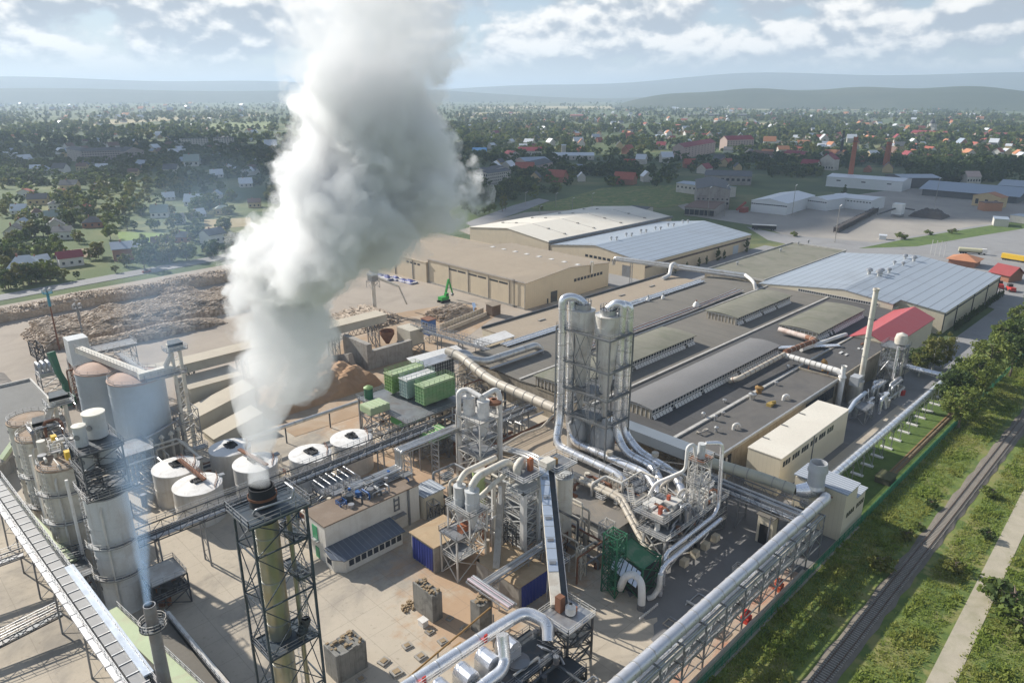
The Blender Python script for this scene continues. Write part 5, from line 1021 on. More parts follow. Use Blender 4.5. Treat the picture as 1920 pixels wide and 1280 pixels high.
ladder(t, 122.9, 98.4, 16, 37.4, -1, 0, steel); ladder(t, 123.2, 95.2, 6, 16, -1, 0, steel)
def silver(label, pts, r=.98):
    tt = thing('silver_duct', label, 'duct', tuple(pts[0]), 'silver ducts curving down from the cyclone tower'); MB().sweep(fillet(pts, 2.8, 7), r, 20).build('shell', alu, tt, 45); rings(tt, pts[1:], r, 3.2, alud, .12)
silver('silver duct outermost at the back, running beside the tan roof', [(126.6, 104, 43.2), (125.2, 105.6, 44.8), (122.9, 107.2, 44.6), (122.9, 106.9, 39.5), (122.9, 106.9, 14.5), (119.3, 105.2, 8.4), (119.3, 86.4, 8.0), (118.6, 83.2, 7.0), (118.4, 82.6, 3.0)])
silver('silver duct second from the back, ending on the press deck', [(127, 103.6, 42.8), (126.4, 105.2, 44.2), (125.2, 106.2, 43.8), (125.2, 106, 39.5), (125.2, 106, 12), (123.8, 103.4, 8.3), (123.7, 81, 8.2), (121.0, 76.4, 6.6), (118.6, 73.5, 5.4)])
silver('silver duct third from the back, sweeping past the drums', [(127.2, 96.9, 43.2), (128, 95.4, 44.8), (128.8, 94, 44.4), (128.8, 94.2, 39.5), (128.8, 94.2, 12.5), (128, 90.5, 8.5), (127.6, 82, 8.0), (124.4, 78, 7.2), (121.8, 76, 4.6)])
silver('silver duct closest to the production hall, ending by the press stand', [(127.8, 97.2, 43), (129.8, 95.4, 44.2), (131.4, 94, 43.6), (131.4, 93.9, 38.5), (131.4, 93.9, 12), (131, 89, 8.4), (129.0, 78, 8.0), (126.6, 74, 6.8), (124.6, 71.6, 4.6)])
for k, (x, y) in enumerate(((123.7, 92), (130.8, 84))): tag(MB().cyl(x, y, 9.2, 10.0, .85, 16).build('inspection_port', beigepipe, None, 40), ('beige round port on the duct beside the drums', 'beige round port on the duct nearest the hall')[k], 'port')
# ---- press stand
t = thing('press_stand', 'railed steel press stand with lids, sheets and a slim ladder tower', 'press', (117, 67, 0))
frame(t, 104.8, 63.7, 116.6, 68.6, 0, 8, 2, pale, .4, .2); frame(t, 116.6, 63.7, 128.6, 70, 0, 8, 2, mid, .4, .2); deck(t, 104.6, 63.5, 128.8, 70.4, 8, mid, pale); deck(t, 106, 65, 115.6, 72.6, 10.6, mid, pale); deck(t, 116.6, 63.6, 128.8, 64.8, 4.6, mid, pale); deck(t, 104.8, 63.5, 128.8, 64.6, 2.6, mid, pale)
frame(t, 118.3, 64.8, 122, 67.8, 8, 19.4, 4, pale, .22, .12); deck(t, 118, 64.5, 122.3, 68.1, 19.4, rust, pale); deck(t, 118, 64.5, 122.3, 68.1, 14, mid, pale); ladder(t, 118.2, 66.4, 8, 19.4, -1, 0, white)
MB().cyl(120.2, 66.3, 19.4, 22.6, .8, 14).build('drum', silo_g, t, 40); MB().pipe([(119.2, 66.9, 19.8), (118.6, 67.2, 22.8), (117.2, 67.8, 22.4), (117.2, 67.8, 17), (113.6, 72.4, 13.6), (113, 73.4, 10.4)], .36, 1.2).build('pipe', white, t, 40); MB().pipe([(120.8, 65.8, 22.6), (123.4, 63.6, 22.6), (123.4, 63.4, 20), (123.4, 62.9, 8.4), (121.0, 62.4, 7.2), (104, 62.4, 6.8), (102.6, 62.2, 6), (102.4, 61.9, .3)], .42, 1.4).build('pipe', alu, t, 40)
MB().pipe([(122, 61.4, 6.2), (101.5, 61.2, 5.8), (99.6, 61, 5), (99.4, 60.6, .3)], .5, 1.5).build('pipe', alu, t, 40)
for k, (a, b_, c, d) in enumerate(((107, 66, 110.5, 68.6), (108, 69, 112, 71.6), (111.6, 66.4, 114.6, 69))): MB().box(a, b_, 10.6, c, d, 11.3 + .25 * k).build('press_cover', pale, t)
MB().slab((115.6, 68.4, 11.6), (118.6, 67.2, 9.0), (119.6, 70, 9.2), (116.8, 71.4, 11.8), .12).build('leaning_sheet', white, t); MB().slab((112, 72, 11.2), (113.6, 71.2, 9.8), (115.2, 73.2, 9.9), (113.4, 74, 11.4), .12).build('leaning_sheet', white, t)
MB().box(107.4, 66.8, 10.7, 108.2, 67.4, 13).build('red_post', mat('rust_red', (.45, .10, .05), .7), t); MB().box(112.4, 68.2, 10.7, 113.1, 68.8, 12.8).build('red_post', mat('rust_red', (.45,) * 3), t)
rr = random.Random(21)
for k in range(30):
    x, y, z = rr.uniform(105, 128), rr.uniform(64, 70), rr.uniform(.3, 7); s_ = rr.uniform(.5, 1.3); m = [mid, pale, dark, steel, rust, silo_g][k % 6]
    (MB().cyl(x, y, z, z + s_ * 1.4, s_ * .5, 12).build('vessel', m, t, 40) if k % 3 else MB().box(x, y, z, x + s_ * 1.6, y + s_, z + s_).build('machine', m, t))
for k in range(10): x, y = rr.uniform(106, 126), rr.uniform(64, 69.5); z = rr.uniform(8.4, 10); MB().pipe([(x, y, 8), (x, y, z), (x + rr.uniform(1, 4), y + .6, z), (x + 3, y + 1, 8)], .18, None, 8).build('pipe', [steel, white, alud][k % 3], t, 40)
stairs(t, (110, 74.5, 6), (114.6, 79.5, 9.4), 1.1, pale); deck(t, 113, 76, 118, 82, 6.9, mid, pale); stairs(t, (116.6, 62.9, 8), (112.5, 62.9, 4.6), 1.0, steel)
for k in range(4):
    x = 110 + k * 4; tag(MB().box(x, 61.9, .1, x + 1.6, 63.2, 1.5).box(x + .1, 62, 1.5, x + 1.5, 63.1, 1.6).build('waste_bin', cream), 'cream steel skip standing in the shade under the press stand', 'skip', 'cream skips under the press stand')
for k in range(2): duct('beige_twin_pipe', ('upper', 'lower')[k] + ' of two beige pipes sloping down to the green dust unit', [(111.7 - k * .9, 93, 8.4 - .3 * k), (111.7 - k * .9, 79.2, 8.4 - .3 * k), (104.6 - k * .8, 66.6, 4.4)], .55, beigepipe, bend=2, every=2.5, band=mat('pipe_band', (.3,) * 3))
t = thing('green_dust_unit', 'dark green lattice dust unit with sloping green roof and white looped duct', 'dust unit', (97, 66, 0))
frame(t, 92.8, 66.2, 95.6, 69.4, 0, 13, 6, greend, .22, .12); frame(t, 93.6, 67, 94.8, 68.6, 0, 13, 8, greend, .14, .1); frame(t, 95.8, 62.4, 101.6, 69, 0, 7.2, 2, greend, .3, .16)
MB().slab((95.8, 62.6, 7.0), (100.6, 62.6, 7.0), (100.6, 68.6, 8.6), (95.8, 68.6, 8.6), .25).build('roof', mat('green_sheet_roof', (.05, .17, .075), .6, 0, .25, .5, (.22, .25, .16), .5, .4), t); q = MB(); rail_mb(q, [(95.9, 68.5, 8.6), (100.5, 68.5, 8.6), (100.5, 62.7, 7.0)]); q.build('handrail', greend, t)
for k in range(6): MB().slab((95.0, 62.2 + k * 1.0, 6.9 + k * .2), (95.0, 63.0 + k * 1.0, 7.1 + k * .2), (93.2, 62.7 + k * 1.0, 4.9 + k * .2), (93.2, 61.9 + k * 1.0, 4.7 + k * .2), .1).build('slanted_panel', mat('blue_white_lid', (.5,) * 3), t)
MB().pipe([(94.4, 66.2, 1.6), (93.6, 65.4, 3.2), (93.4, 64.6, 5.6), (94.6, 63.4, 6.2), (94.4, 61.6, 5.4), (94.0, 61.0, 3), (94.0, 61, .4)], .72, 1.4).build('looped_duct', white, t, 40); MB().pipe([(97, 61.6, .4), (97.4, 60.8, .9), (98.6, 60.4, 2.4), (98.8, 60.4, 5.5)], .5).build('elbow_duct', white, t, 40); MB().cyl(94.0, 61, 0, 1.2, .8, 14).build('fan', mid, t, 40)
MB().box(96.4, 63, 0, 101, 68, 5.6).build('housing', mat('dark_housing', (.05, .06, .055), .7, 0, .2, .6), t)
b = MB()
for k in range(12): b.box(91.2 + k * .5, 59.3, .1, 91.45 + k * .5, 59.5, .6)
b.build('striped_kerb', white, t)
# ---- bridge with the second fat beige pipe ending in the conical vent
lattice_bridge('pipe_gallery_bridge', 'railed lattice bridge with dark pipes under the fat beige pipe', (132.4, 73, 7.2), (132.4, 47.4, 7.2), 5.2, 2.2, mid, 'pipe bridge', legs=((130.6, 53.8, 7.2), (132.4, 62, 7.2)), pipes=10)
duct('beige_outlet_pipe', 'fat beige pipe leading across the bridge to the conical grey vent', [(134, 75, 10.8), (136.2, 60, 10.8), (137.4, 53, 10.2)], 1.2, mat('olive_beige_pipe', (.44, .42, .32), .5, 0, .1, .3, (.3, .27, .2), .35, .2), bend=1, every=3.2, band=mat('pipe_band', (.3,) * 3))
tag(MB().sweep([(137.4, 53, 10.2), (138.6, 51.2, 10.4), (139.4, 49.8, 11.2)], [1.2, 1.7, 1.9], 18).build('flared_elbow', alu, None, 40), 'silver flared elbow joining beige pipe to the conical vent', 'duct elbow')
t = thing('dark_doorway_block', 'cream doorway block under the lattice pipe bridge', 'gatehouse', (130, 55, 0)); MB().box(128.9, 53.2, 0, 131, 56.6, 6.6).build('wall', cream, t); door(t, 'x', 128.9, 53.9, 56, 4.6, -1, blackm); MB().box(128.5, 53, 6.61, 131.4, 56.9, 6.8).build('roof', bitumen, t)
# ---- long pipe along the boundary with its rack and trench wall
t = duct('boundary_pipe', 'long fat grey pipe running along the boundary on a lattice rack', [(52, 46.6, 11), (137.6, 46.6, 11), (139.6, 47.6, 10)], 1.1, mat('pale_grey_pipe', (.66, .66, .68), .38, .6, .1, .3, (.5, .48, .45), .3, .25), bend=2, every=4, band=alud)
b = MB()
for k in range(22): b.box(54 + k * 4 - .15, 45.6, 11.2, 54 + k * 4 + .15, 45.9, 11.5)
b.build('clamp', rust, t)
t = thing('boundary_rack', 'lattice rack under the long grey pipe with walkway, ducts and small pipes', 'pipe rack', (95, 46, 0)); b = MB(); n = 13
for k in range(n):
    x = 56 + k * 6.4; p = MB()
    for y in (44.7, 48.2): p.box(x - .12, y - .12, 0, x + .12, y + .12, 9.9)
    p.beam((x, 44.7, 9.8), (x, 48.2, 9.8), .25); p.beam((x, 44.7, 6), (x, 48.2, 6), .2); p.beam((x, 44.7, 3), (x, 48.2, 3), .2); p.beam((x, 44.7, 3), (x, 48.2, 6), .12); p.beam((x, 48.2, 3), (x, 44.7, 6), .12); p.build('trestle', mid, t)
    if k < n - 1:
        for y in (44.7, 48.2):
            for za, zb in ((3, 6), (6, 9.8)): b.beam((x, y, za), (x + 3.2, y, zb), .12); b.beam((x + 6.4, y, za), (x + 3.2, y, zb), .12)
for y in (44.7, 48.2):
    for z in (3, 6, 9.8): b.beam((56, y, z), (132.8, y, z), .16, .22)
b.build('bracing', steel, t); MB().box(56, 45.2, 5.9, 132.8, 46.0, 6.0).build('walkway', steel, t); q = MB(); rail_mb(q, [(56, 44.7, 6), (132.8, 44.7, 6)]); q.build('handrail', pale, t)
for k, (y, z, r) in enumerate(((46.5, 6.6, .5), (47.6, 6.5, .42), (45.6, 9.2, .25), (47.8, 8.8, .3), (47.2, 3.6, .35), (46, 3.5, .3))): MB().tube((55, y, z), (133, y, z), r, None, 10).build('pipe', [silo_w, alu, steel, white, alud, steel][k], t, 40)
for k in range(6): x = 60 + k * 12.3; MB().box(x, 46.0, 7.2, x + 6.2, 47.2, 8.0).build('cable_box', mat('white_box', (.66, .68, .72), .45, .2), t)
t = thing('trench_wall', 'low concrete trench wall with rusty patches beside the boundary rack', 'wall', (100, 44.4, 0)); MB().box(60, 44.0, 0, 124.6, 44.5, 1.5).build('wall', mat('pale_trench_concrete', (.46, .42, .35), .9, 0, .15, .5, (.42, .16, .08), .45, .15), t); MB().box(60, 44.9, 0, 124.6, 48.6, .25).build('floor_slab', mat('oily_slab', (.42, .33, .25), .85, 0, .25, .4, (.45, .15, .08), .6, .12), t)
for k, (x, m, lb) in enumerate(((104.5, redp, 'red steel drum box beside the trench wall'), (117, mat('rust_red', (.4,) * 3), 'rusty round pump casing at the end of the trench wall'))):
    tt = thing('trench_machine', lb, 'machine', (x, 46, .25)); MB().box(x - .9, 45, .25, x + .9, 46.4, 1.4).build('body', m, tt); MB().lathe([(0, 0), (.7, 0), (.7, 1), (0, 1)], (x, 45.7, 1.4), 12).build('drum', m, tt, 40)
# ---- silver pipe on portal stands over the lawn
t = thing('lawn_pipe', 'silver pipe on white footed stands running along the lawn', 'pipe', (148, 52.3, 6)); pts = [(140, 51.9, 6.3), (148, 52.3, 6.3), (243.6, 52.3, 6.3), (243.6, 66.4, 6.3), (241.8, 66.4, 6.3)]; MB().pipe(pts, .92, 2, 18).build('shell', alu, t, 45); rings(t, pts, .92, 2.6, alud, .1)
for k in range(14):
    x = 152.6 + k * 6.75; p = MB()
    for y in (51.2, 53.4): p.box(x - .1, y - .1, .2, x + .1, y + .1, 5.4)
    p.beam((x, 51, 5.3), (x, 53.6, 5.3), .18); p.beam((x, 51.2, .4), (x, 53.4, 5.2), .08); p.build('stand', steel, t); MB().box(x - .45, 50.8, .03, x + .45, 53.8, .42).build('footing', white, t)
MB().box(150, 53.3, 5.0, 243, 53.9, 5.08).build('walkway', mid, t); q = MB(); rail_mb(q, [(150, 53.9, 5.08), (243, 53.9, 5.08)], 1.0, 2.2); q.build('handrail', mid, t)
t = thing('lawn_gutter', 'rusty narrow gauge siding and gutter lying along the lawn', 'siding', (200, 46.4, 0)); MB().box(176, 46.8, .06, 232, 47.0, .3).box(176, 45.7, .06, 232, 45.9, .3).build('rail', mat('rust_brown', (.3,) * 3), t); MB().box(176, 45.4, .061, 232, 47.3, .12).build('bed', mat('brown_bed', (.20, .15, .09), .95, 0, .3, 1.), t)
x = 177; t = thing('overgrown_bin', 'dark overgrown timber bin at the end of the lawn siding', 'bin', (x, 46.4, 0)); MB().box(x - 4.5, 44.6, .06, x, 48, 1.5).build('body', mat('mossy_timber', (.09, .085, .05), .95, 0, .4, .8), t); MB().box(x - 4.7, 44.4, 1.5, x + .2, 48.2, 1.7).build('lid', mat('moss', (.10, .10, .045), .95, 0, .4, .6), t)
# ---- boiler corner beside the annexe: slim stack, tank, pressure tower
t = thing('slim_stack', 'slim white stack rising beside the flat roofed annexe', 'chimney', (221.6, 70.6, 0)); MB().lathe([(.85, 0), (.75, 34.6), (.95, 34.8), (.95, 35.4), (.7, 35.4), (.7, 33)], (221.6, 70.6, 0), 18).build('shaft', silo_w, t, 40); b = MB()
for z in (8, 14, 20, 26): b.lathe([(.8, z), (.92, z), (.92, z + .25), (.8, z + .25)], (221.6, 70.6, 0), 18)
b.build('flange', alud, t, 40)
tank('condensate_tank', 'shiny steel tank at the foot of the slim stack', 217.2, 70.4, 2.1, 7.6, alud, alud, 0, .8, None, True, 'tank', 2)
tag(MB().box(214.6, 69, 6.4, 218.2, 71.6, 9.2).build('grey_hopper', MATS['grey_vent_paint']), 'pale grey box hopper over the shiny steel tank', 'hopper')
t = thing('pressure_tower', 'lattice tower with a white dome vessel behind the birch tree', 'tower', (240, 67.5, 0)); frame(t, 236, 64.6, 242.4, 70.6, 0, 14, 4, mid, .25, .14); deck(t, 235.6, 64.2, 242.8, 71, 14, mid, steel); deck(t, 235.8, 64.4, 242.6, 70.8, 7.4, mid, steel)
MB().lathe([(0, 14), (1.8, 14.6), (2.0, 16), (1.6, 17.6), (0, 18.4)], (240.2, 66.6, 0), 18).build('dome_vessel', silo_w, t, 40); MB().tube((235.4, 65.6, 0), (235.4, 65.6, 15), .5).build('riser', alu, t, 40); MB().tube((236.8, 64.2, 0), (236.8, 64.2, 13), .4).build('riser', alud, t, 40)
for k in range(12): rr = random.Random(k); MB().beam((rr.uniform(232, 242), rr.uniform(65, 71), rr.uniform(0, 6)), (rr.uniform(234, 242), rr.uniform(65, 71), rr.uniform(6, 14)), .12).build('strut', steel, t)
t = thing('boiler_pipework', 'dense silver pipes, pumps and valves beside the pressure tower', 'pipework', (224, 66, 0)); rr = random.Random(3)
for k in range(18):
    x, y, z = rr.uniform(205, 236), rr.uniform(61.5, 68), rr.uniform(1.5, 5.5); MB().pipe([(x, y, 0), (x, y, z), (x + rr.uniform(3, 9), y, z), (x + 5, y + rr.uniform(-1, 2), z), (x + 5, y, .2)], rr.uniform(.2, .5), None, 9).build('pipe', [alu, steel, white, alud][k % 4], t, 40)
for k in range(8): x, y = rr.uniform(206, 234), rr.uniform(62, 68); MB().cyl(x, y, 0, rr.uniform(1.5, 3.6), rr.uniform(.5, 1.1), 14).build('vessel', [alu, alud, steel][k % 3], t, 40)
frame(t, 203, 61.8, 209, 67, 0, 4.6, 1, steel, .2, .12); deck(t, 203, 61.8, 209, 67, 4.6, mid, steel); MB().box(233.5, 61.2, 0, 235, 62.6, 1.6).build('red_pump', redp, t)
MB().pipe([(190, 65, 5.2), (199, 65, 5.2), (205, 66, 5.6), (214, 66.4, 5.6)], .6).build('link_pipe', mat('blue_white_lid', (.5,) * 3), t, 40)
# ---- roof pipes of the production hall
duct('rusty_roof_pipe', 'rusty curved pipe over the skylight roof', [(212.8, 91.6, 12.2), (226, 90.4, 12.2), (233, 90.2, 11.6), (236, 94.6, 11.0)], .85, rust, bend=3, every=3, band=beigepipe)
duct('pink_roof_pipe', 'pinkish white pipe in front of the mossy skylight ridge', [(238, 105.6, 10.8), (236.6, 96, 10.8), (236.4, 92, 10.6)], .95, mat('pinkish_white', (.66, .55, .48), .6, 0, .15, .5, (.4, .2, .12), .5, .4), every=3)
duct('beige_roof_pipe', 'beige pipe lying along the long grey skylight ridge', [(184, 94.8, 9.8), (184.4, 92, 11.2), (212.6, 91.6, 11.6)], .75, beigepipe, bend=2, every=3, band=rust)
t = duct('insulated_box_duct', 'white insulated duct crossing the dark flat roof to a white riser', [(212.8, 91.6, 11.2), (211.5, 74, 11.0), (211.4, 73.0, 10.5)], .9, white, bend=.5, every=1.8, band=conc)
MB().lathe([(.8, 0), (.9, 9.4), (1.2, 9.6), (.7, 10.6), (.7, 13), (.9, 13.2)], (211.2, 72.6, 0), 14).build('riser', white, t, 40)
for y in (77, 83): MB().box(211.6, y, 8.5, 211.9, y + .3, 10.4).build('support', rust, t)
duct('rusty_stub_pipe', 'short rusty pipe stub standing on the dark annexe roof', [(214.6, 79.4, 8.7), (214.6, 79.4, 11.6), (214.6, 80.4, 12)], .75, mat('rust_brown', (.3,) * 3), every=2)
tag(MB().slab((221, 98, 9.9), (240, 84.6, 9.4), (241, 86, 9.5), (222, 99.6, 10.0), .3).build('metal_flashing', alu), 'bright curved metal flashing across the hall roof beside the rusty pipe', 'flashing')
tag(MB().pipe([(226, 92, 9.6), (250, 88.6, 9.6), (254, 88.4, 9.2)], .7, 2).build('flashing_pipe', white, None, 40), 'white pipe running down to the red roofed workshop', 'pipe')
b = thing('roof_pipe_bundle', 'bundle of rusty roof pipes running the length of the hall roof', 'pipework', (220, 143, 9)); rr = random.Random(8)
for k in range(7): MB().pipe([(168 + k * 2, 142 + k * .55, 9.5), (236 + k * 4, 142 + k * .55, 9.5 + .2 * (k % 2)), (282, 143 + k * .6, 9.6)], .16 + .1 * (k % 3 == 0), None, 8).build('pipe', [pale, rust, alud, steel][k % 4], b, 40)
b2 = thing('roof_pipe_bundle', 'bundle of silvery pipes beside the beige roofed strip hall', 'pipework', (220, 165, 9))
for k in range(6): MB().pipe([(160, 164 + k * .6, 9.3), (230, 164 + k * .6, 9.3 + .2 * (k % 2)), (285, 164 + k * .6, 9.5)], .2 + .15 * (k % 3 == 0), None, 8).build('pipe', [alu, steel, white][k % 3], b2, 40)
for k, (px, py, lb) in enumerate(((1305, 575, 'large white cone vent on the arched hall roof'), (1243, 558, 'white elbow vent by the beige roofed strip'), (1215, 562, 'small white elbow vent above the roof pipe bundle'))):
    x, y = at(px, py, 9.5); t = thing('cone_vent', lb, 'roof vent', (x, y, 9.3)); s_ = 1.5 if k == 0 else .8; MB().lathe([(s_, -.3), (s_ * .8, .8 * s_), (.3, 1.6 * s_)], (x, y, 9.4), 16).build('cone', white, t, 40); MB().tube((x, y, 9.4 + s_), (x, y, 10.8 + s_), .3).build('stub', rust if k == 0 else steel, t, 40)
t = rack_thing('overhead_pipe_bridge', 'overhead lattice bridge with pipes between the warehouse and the hall roof', [(284, 214, 12), (293, 182, 11.4), (300, 152, 11)], 4, .3, .8, [alud, white, steel], legs=((286, 205, 11.5),), zrow=1)
MB().pipe([(284, 214.5, 9), (284, 214, 12.6), (293, 182, 12.2), (300, 152, 11.8)], .8, 1.5).build('main_pipe', alud, t, 40); MB().pipe([(277, 181, 8.8), (283, 181, 9.6), (287, 183, 13.4), (289.5, 183, 13.8), (290.5, 182, 12)], .9, 1.5).build('branch', white, t, 40); MB().pipe([(300, 152, 11.8), (294, 146, 11.8), (291.5, 143, 11), (291, 142, 8.6)], .75, 1.5).build('down_pipe', white, t, 40)
def clutter(label, x0, x1, y0, y1, z0, z1, n, seed, ms=None):
    t = thing('process_pipework', label, 'pipework', ((x0 + x1) / 2, (y0 + y1) / 2, z0)); rr = random.Random(seed); ms = ms or [steel, pale, alud, mid, rust, silo_w, dark, beigepipe]
    for k in range(n):
        x, y, z = rr.uniform(x0, x1), rr.uniform(y0, y1), z0 + (z1 - z0) * rr.random(); L = rr.uniform(.25, .8) * min(x1 - x0, y1 - y0); m = ms[k % len(ms)]; q = k % 5; e, g = min(x1, x + L), max(y0, y - L)
        if q == 0: MB().pipe([(x, y, z0), (x, y, z), (e, y, z), (e, g, z), (e, g, z0)], rr.uniform(.12, .34), None, 8).build('pipe', m, t, 40)
        elif q == 1: MB().pipe([(x, y, z), (x, g, z), (x, g, z0)], rr.uniform(.1, .4), None, 8).build('pipe', m, t, 40)
        elif q == 2: frame(t, x, y, x + rr.uniform(1, 2.6), y + rr.uniform(1, 2.6), z0, z, max(1, int((z - z0) / 2.4)), m if m is not alud else mid, .16, .09)
        elif q == 3: MB().cyl(x, y, z0, z0 + (z - z0) * .6 + .6, rr.uniform(.3, .9), 12).build('vessel', m, t, 40)
        else: d_ = rr.uniform(.8, 2.2); deck(t, x, y, x + d_ * 1.4, y + d_, z, mid, rr.choice([steel, pale, white]), th=.12)
clutter('crowded pipes, ladders and small decks around the transfer tower', 84, 101, 74, 96, 0, 11, 52, 1)
clutter('crowded pipes and railed decks on the press hall roof below the silver ducts', 108.6, 128, 74, 92, 6, 9.6, 46, 2)
clutter('pipes and small frames between the white and the grey cyclones', 83, 100, 96, 118, 0, 8, 40, 3)
clutter('pipes and valves on the ground under the filter platform', 100, 122, 138, 160, 0, 8.6, 34, 4)
clutter('pipes and frames below the silver cross duct in the dark machinery', 46, 70, 52, 61, 0, 7.6, 34, 5, [dark, mid, steel, navy])
clutter('pipes and steps in the gap between cyclone tower and hall', 133, 142, 74, 120, 0, 5.6, 30, 6)
clutter('pipes, ladders and decks climbing the sides of the silo row', 20.4, 32, 128, 172, 0, 9, 36, 7)
clutter('pipes, ducts and frames crowded around the feet of the large blue grey silos', 36, 60, 160, 181, 0, 8, 40, 9)
clutter('frames and pipes around the square hopper by the log pile', 44, 66, 226, 246, 0, 12, 28, 10)
clutter('pipes and rails among the white tanks', 54, 84, 151, 158, 0, 3.4, 22, 12)
clutter('gear boxes, pipes and rails on top of the cream silos', 22.4, 28, 142, 166, 24.6, 28, 22, 13)
clutter('ducts and steel frames between the filter boxes and the hall', 120, 134, 138, 156, 0, 9.5, 34, 14)
clutter('valves and pipes under the long pipe bridge beside the office', 62, 82, 122, 129, 0, 8, 22, 15)
clutter('pumps, pipes and rails on the brown roof of the white office', 66, 82.5, 115, 120.6, 9, 11, 20, 16, [dark, steel, mid, blue])
clutter('small pipes and frames on the press stand deck', 106, 127, 64.5, 69.8, 8, 11.6, 34, 17, [pale, steel, white, mid, rust, alud])
clutter('small pumps, pipes and steps along the foot of the boundary rack', 92, 130, 49, 56, 0, 2.4, 12, 8)
# ================================================================= inclined galleries, small stack and green roof by the silos
t = lattice_bridge('silo_gallery', 'long lattice gallery with a white cable duct passing the silo row', (17.2, 178, 8.6), (19.9, 80, 8.6), 3.2, 2.2, mid, 'gallery', legs=((16.9, 165, 8.6), (17.2, 153.5, 8.6), (17.5, 142.3, 8.6), (17.8, 129, 8.6), (18.3, 114, 8.6), (18.8, 100, 8.6)), cover=1.0, coverm=mat('dull_conveyor_cover', (.22, .22, .22), .5, .3), cell=2.4)
q = MB()
for k in range(33): y = 176 - k * 2.92; x = 17.2 + (178 - y) * .02755; q.box(x - 1.05, y - .09, 10.0, x + 1.05, y + .09, 10.93)
q.build('seam', steel, t)
for d_ in (-1.45, 1.3, 1.5): MB().tube((17.2 + d_, 178, 9.5 + abs(d_) * .4), (19.9 + d_, 80, 9.5 + abs(d_) * .4), .09, None, 6).build('cable', dark, t)
for k in range(24): y = 174 - k * 4; x = 15.4 + (178 - y) * .0265; MB().box(x - .52, y - .14, 9.7, x + .52, y + .14, 10.31).build('duct_strap', mid, t)
MB().beam((15.4, 178, 10.0), (18.0, 80, 10.0), .9, .5).build('white_cable_duct', mat('pale_grey_pipe', (.6,) * 3), t)
MB().beam((19.9, 131, 11.2), (20.8, 95, 11.2), 1.4, .3).build('bright_lid', mat('blue_white_lid', (.5,) * 3), t)
lattice_bridge('yard_truss', 'low dark truss conveyor lying on the yard towards the gallery', (-12, 129.6, .8), (17, 129.8, 3.4), 1.6, 1.2, dark, 'conveyor', rails=True)
lattice_bridge('yard_truss', 'dark truss walkway crossing under the gallery beside the cream silos', (-14, 152, 5), (16, 149.6, 6), 1.8, 1.2, mid, 'walkway', rails=True)
lattice_bridge('cross_truss', 'dark railed cross bridge from the gallery to the pale grey silo', (19, 139.6, 7.4), (24, 138.6, 7.4), 4.4, 1.6, dark, 'walkway')
t = thing('pale_green_gallery', 'pale green roofed gallery sloping along the silo feet', 'gallery', (24, 108, 0)); MB().beam((22.6, 121, 5.2), (27.2, 80, 5.2), 2.2, 1.4).build('casing', conc, t); MB().beam((22.6, 121, 6.0), (27.2, 80, 6.0), 2.4, .15).build('roof', palegreen, t); q = MB(); rail_mb(q, [(23.9, 121, 6.1), (28.4, 80, 6.1)]); q.build('handrail', steel, t)
for k in range(7): f = k / 6; MB().box(22.6 + 4.6 * f - .2, 121 - 41 * f - .2, 0, 22.6 + 4.6 * f + .2, 121 - 41 * f + .2, 4.6).build('post', mid, t)
t = thing('pale_green_gallery', 'pale green roofed gallery descending past the end of the silo row', 'gallery', (18, 165, 0)); MB().beam((16.0, 196, 10), (21.5, 137, 8.2), 1.6, .5).build('roof', palegreen, t); MB().beam((16.0, 196, 9.2), (21.5, 137, 7.4), 1.4, 1.0).build('casing', conc, t)
t = thing('pale_green_gallery', 'short steep pale green gallery rising from the grey flat roof', 'gallery', (18, 190, 4)); x0, y0 = at(5, 868, 6); x1, y1 = at(45, 830, 9); MB().beam((x0, y0, 7), (x1, y1, 12), 1.8, .8).build('roof', palegreen, t); MB().beam((x0, y0, 6.2), (x1, y1, 11.2), 1.6, .8).build('casing', conc, t)
t = thing('dark_slab_building', 'dark low building with railed roof edge below the small stack', 'building', (30, 100, 0)); MB().hexa([(29.4, 113.8, 0), (29.8, 78, 0), (33, 78, 0), (30.2, 113.8, 0), (29.4, 113.8, 5.6), (29.8, 78, 5.6), (30.4, 78, 5.6), (30.0, 113.8, 5.6)]).build('wall', dark, t); MB().beam((29.6, 113.9, 5.8), (30.1, 78, 5.8), .6, .3).build('coping', pale, t); q = MB(); rail_mb(q, [(29.2, 113.8, 5.6), (29.6, 78, 5.6)]); q.build('handrail', steel, t)
MB().prism([(25.4, 113.6), (28, 80), (29.5, 80), (29.2, 113.6)], 0, 4.6).build('roof', mat('grey_bitumen_roof', (.1,) * 3), t)
x, y = 21.9, 92.2; t = thing('small_stack', 'small dark stack with a ring platform and thin blue smoke', 'chimney', (x, y, 0)); MB().lathe([(1.0, 0), (.8, 20), (.8, 24.2), (.68, 24.2), (.68, 22)], (x, y, 0), 20).build('shaft', mid, t, 40); MB().lathe([(.84, 20.6), (1.8, 20.6), (1.8, 20.75), (.84, 20.75)], (x, y, 0), 20).build('ring_platform', dark, t, 40); q = MB(); n = 14; rail_mb(q, [(x + 1.75 * math.cos(2 * math.pi * k / n), y + 1.75 * math.sin(2 * math.pi * k / n), 20.75) for k in range(n)], 1.1, 2, .07, True); q.build('handrail', pale, t)
t = thing('silo_foot_machinery', 'dark pumps and frames crowded at the foot of the pale silo', 'machinery', (31, 127, 0)); frame(t, 29.8, 121.5, 36, 128, 0, 6.4, 2, dark, .25, .14); deck(t, 29.8, 121.5, 36, 128, 6.4, pale, steel); deck(t, 29.8, 121.5, 36, 128, 3.2, dark, mid); rr = random.Random(4)
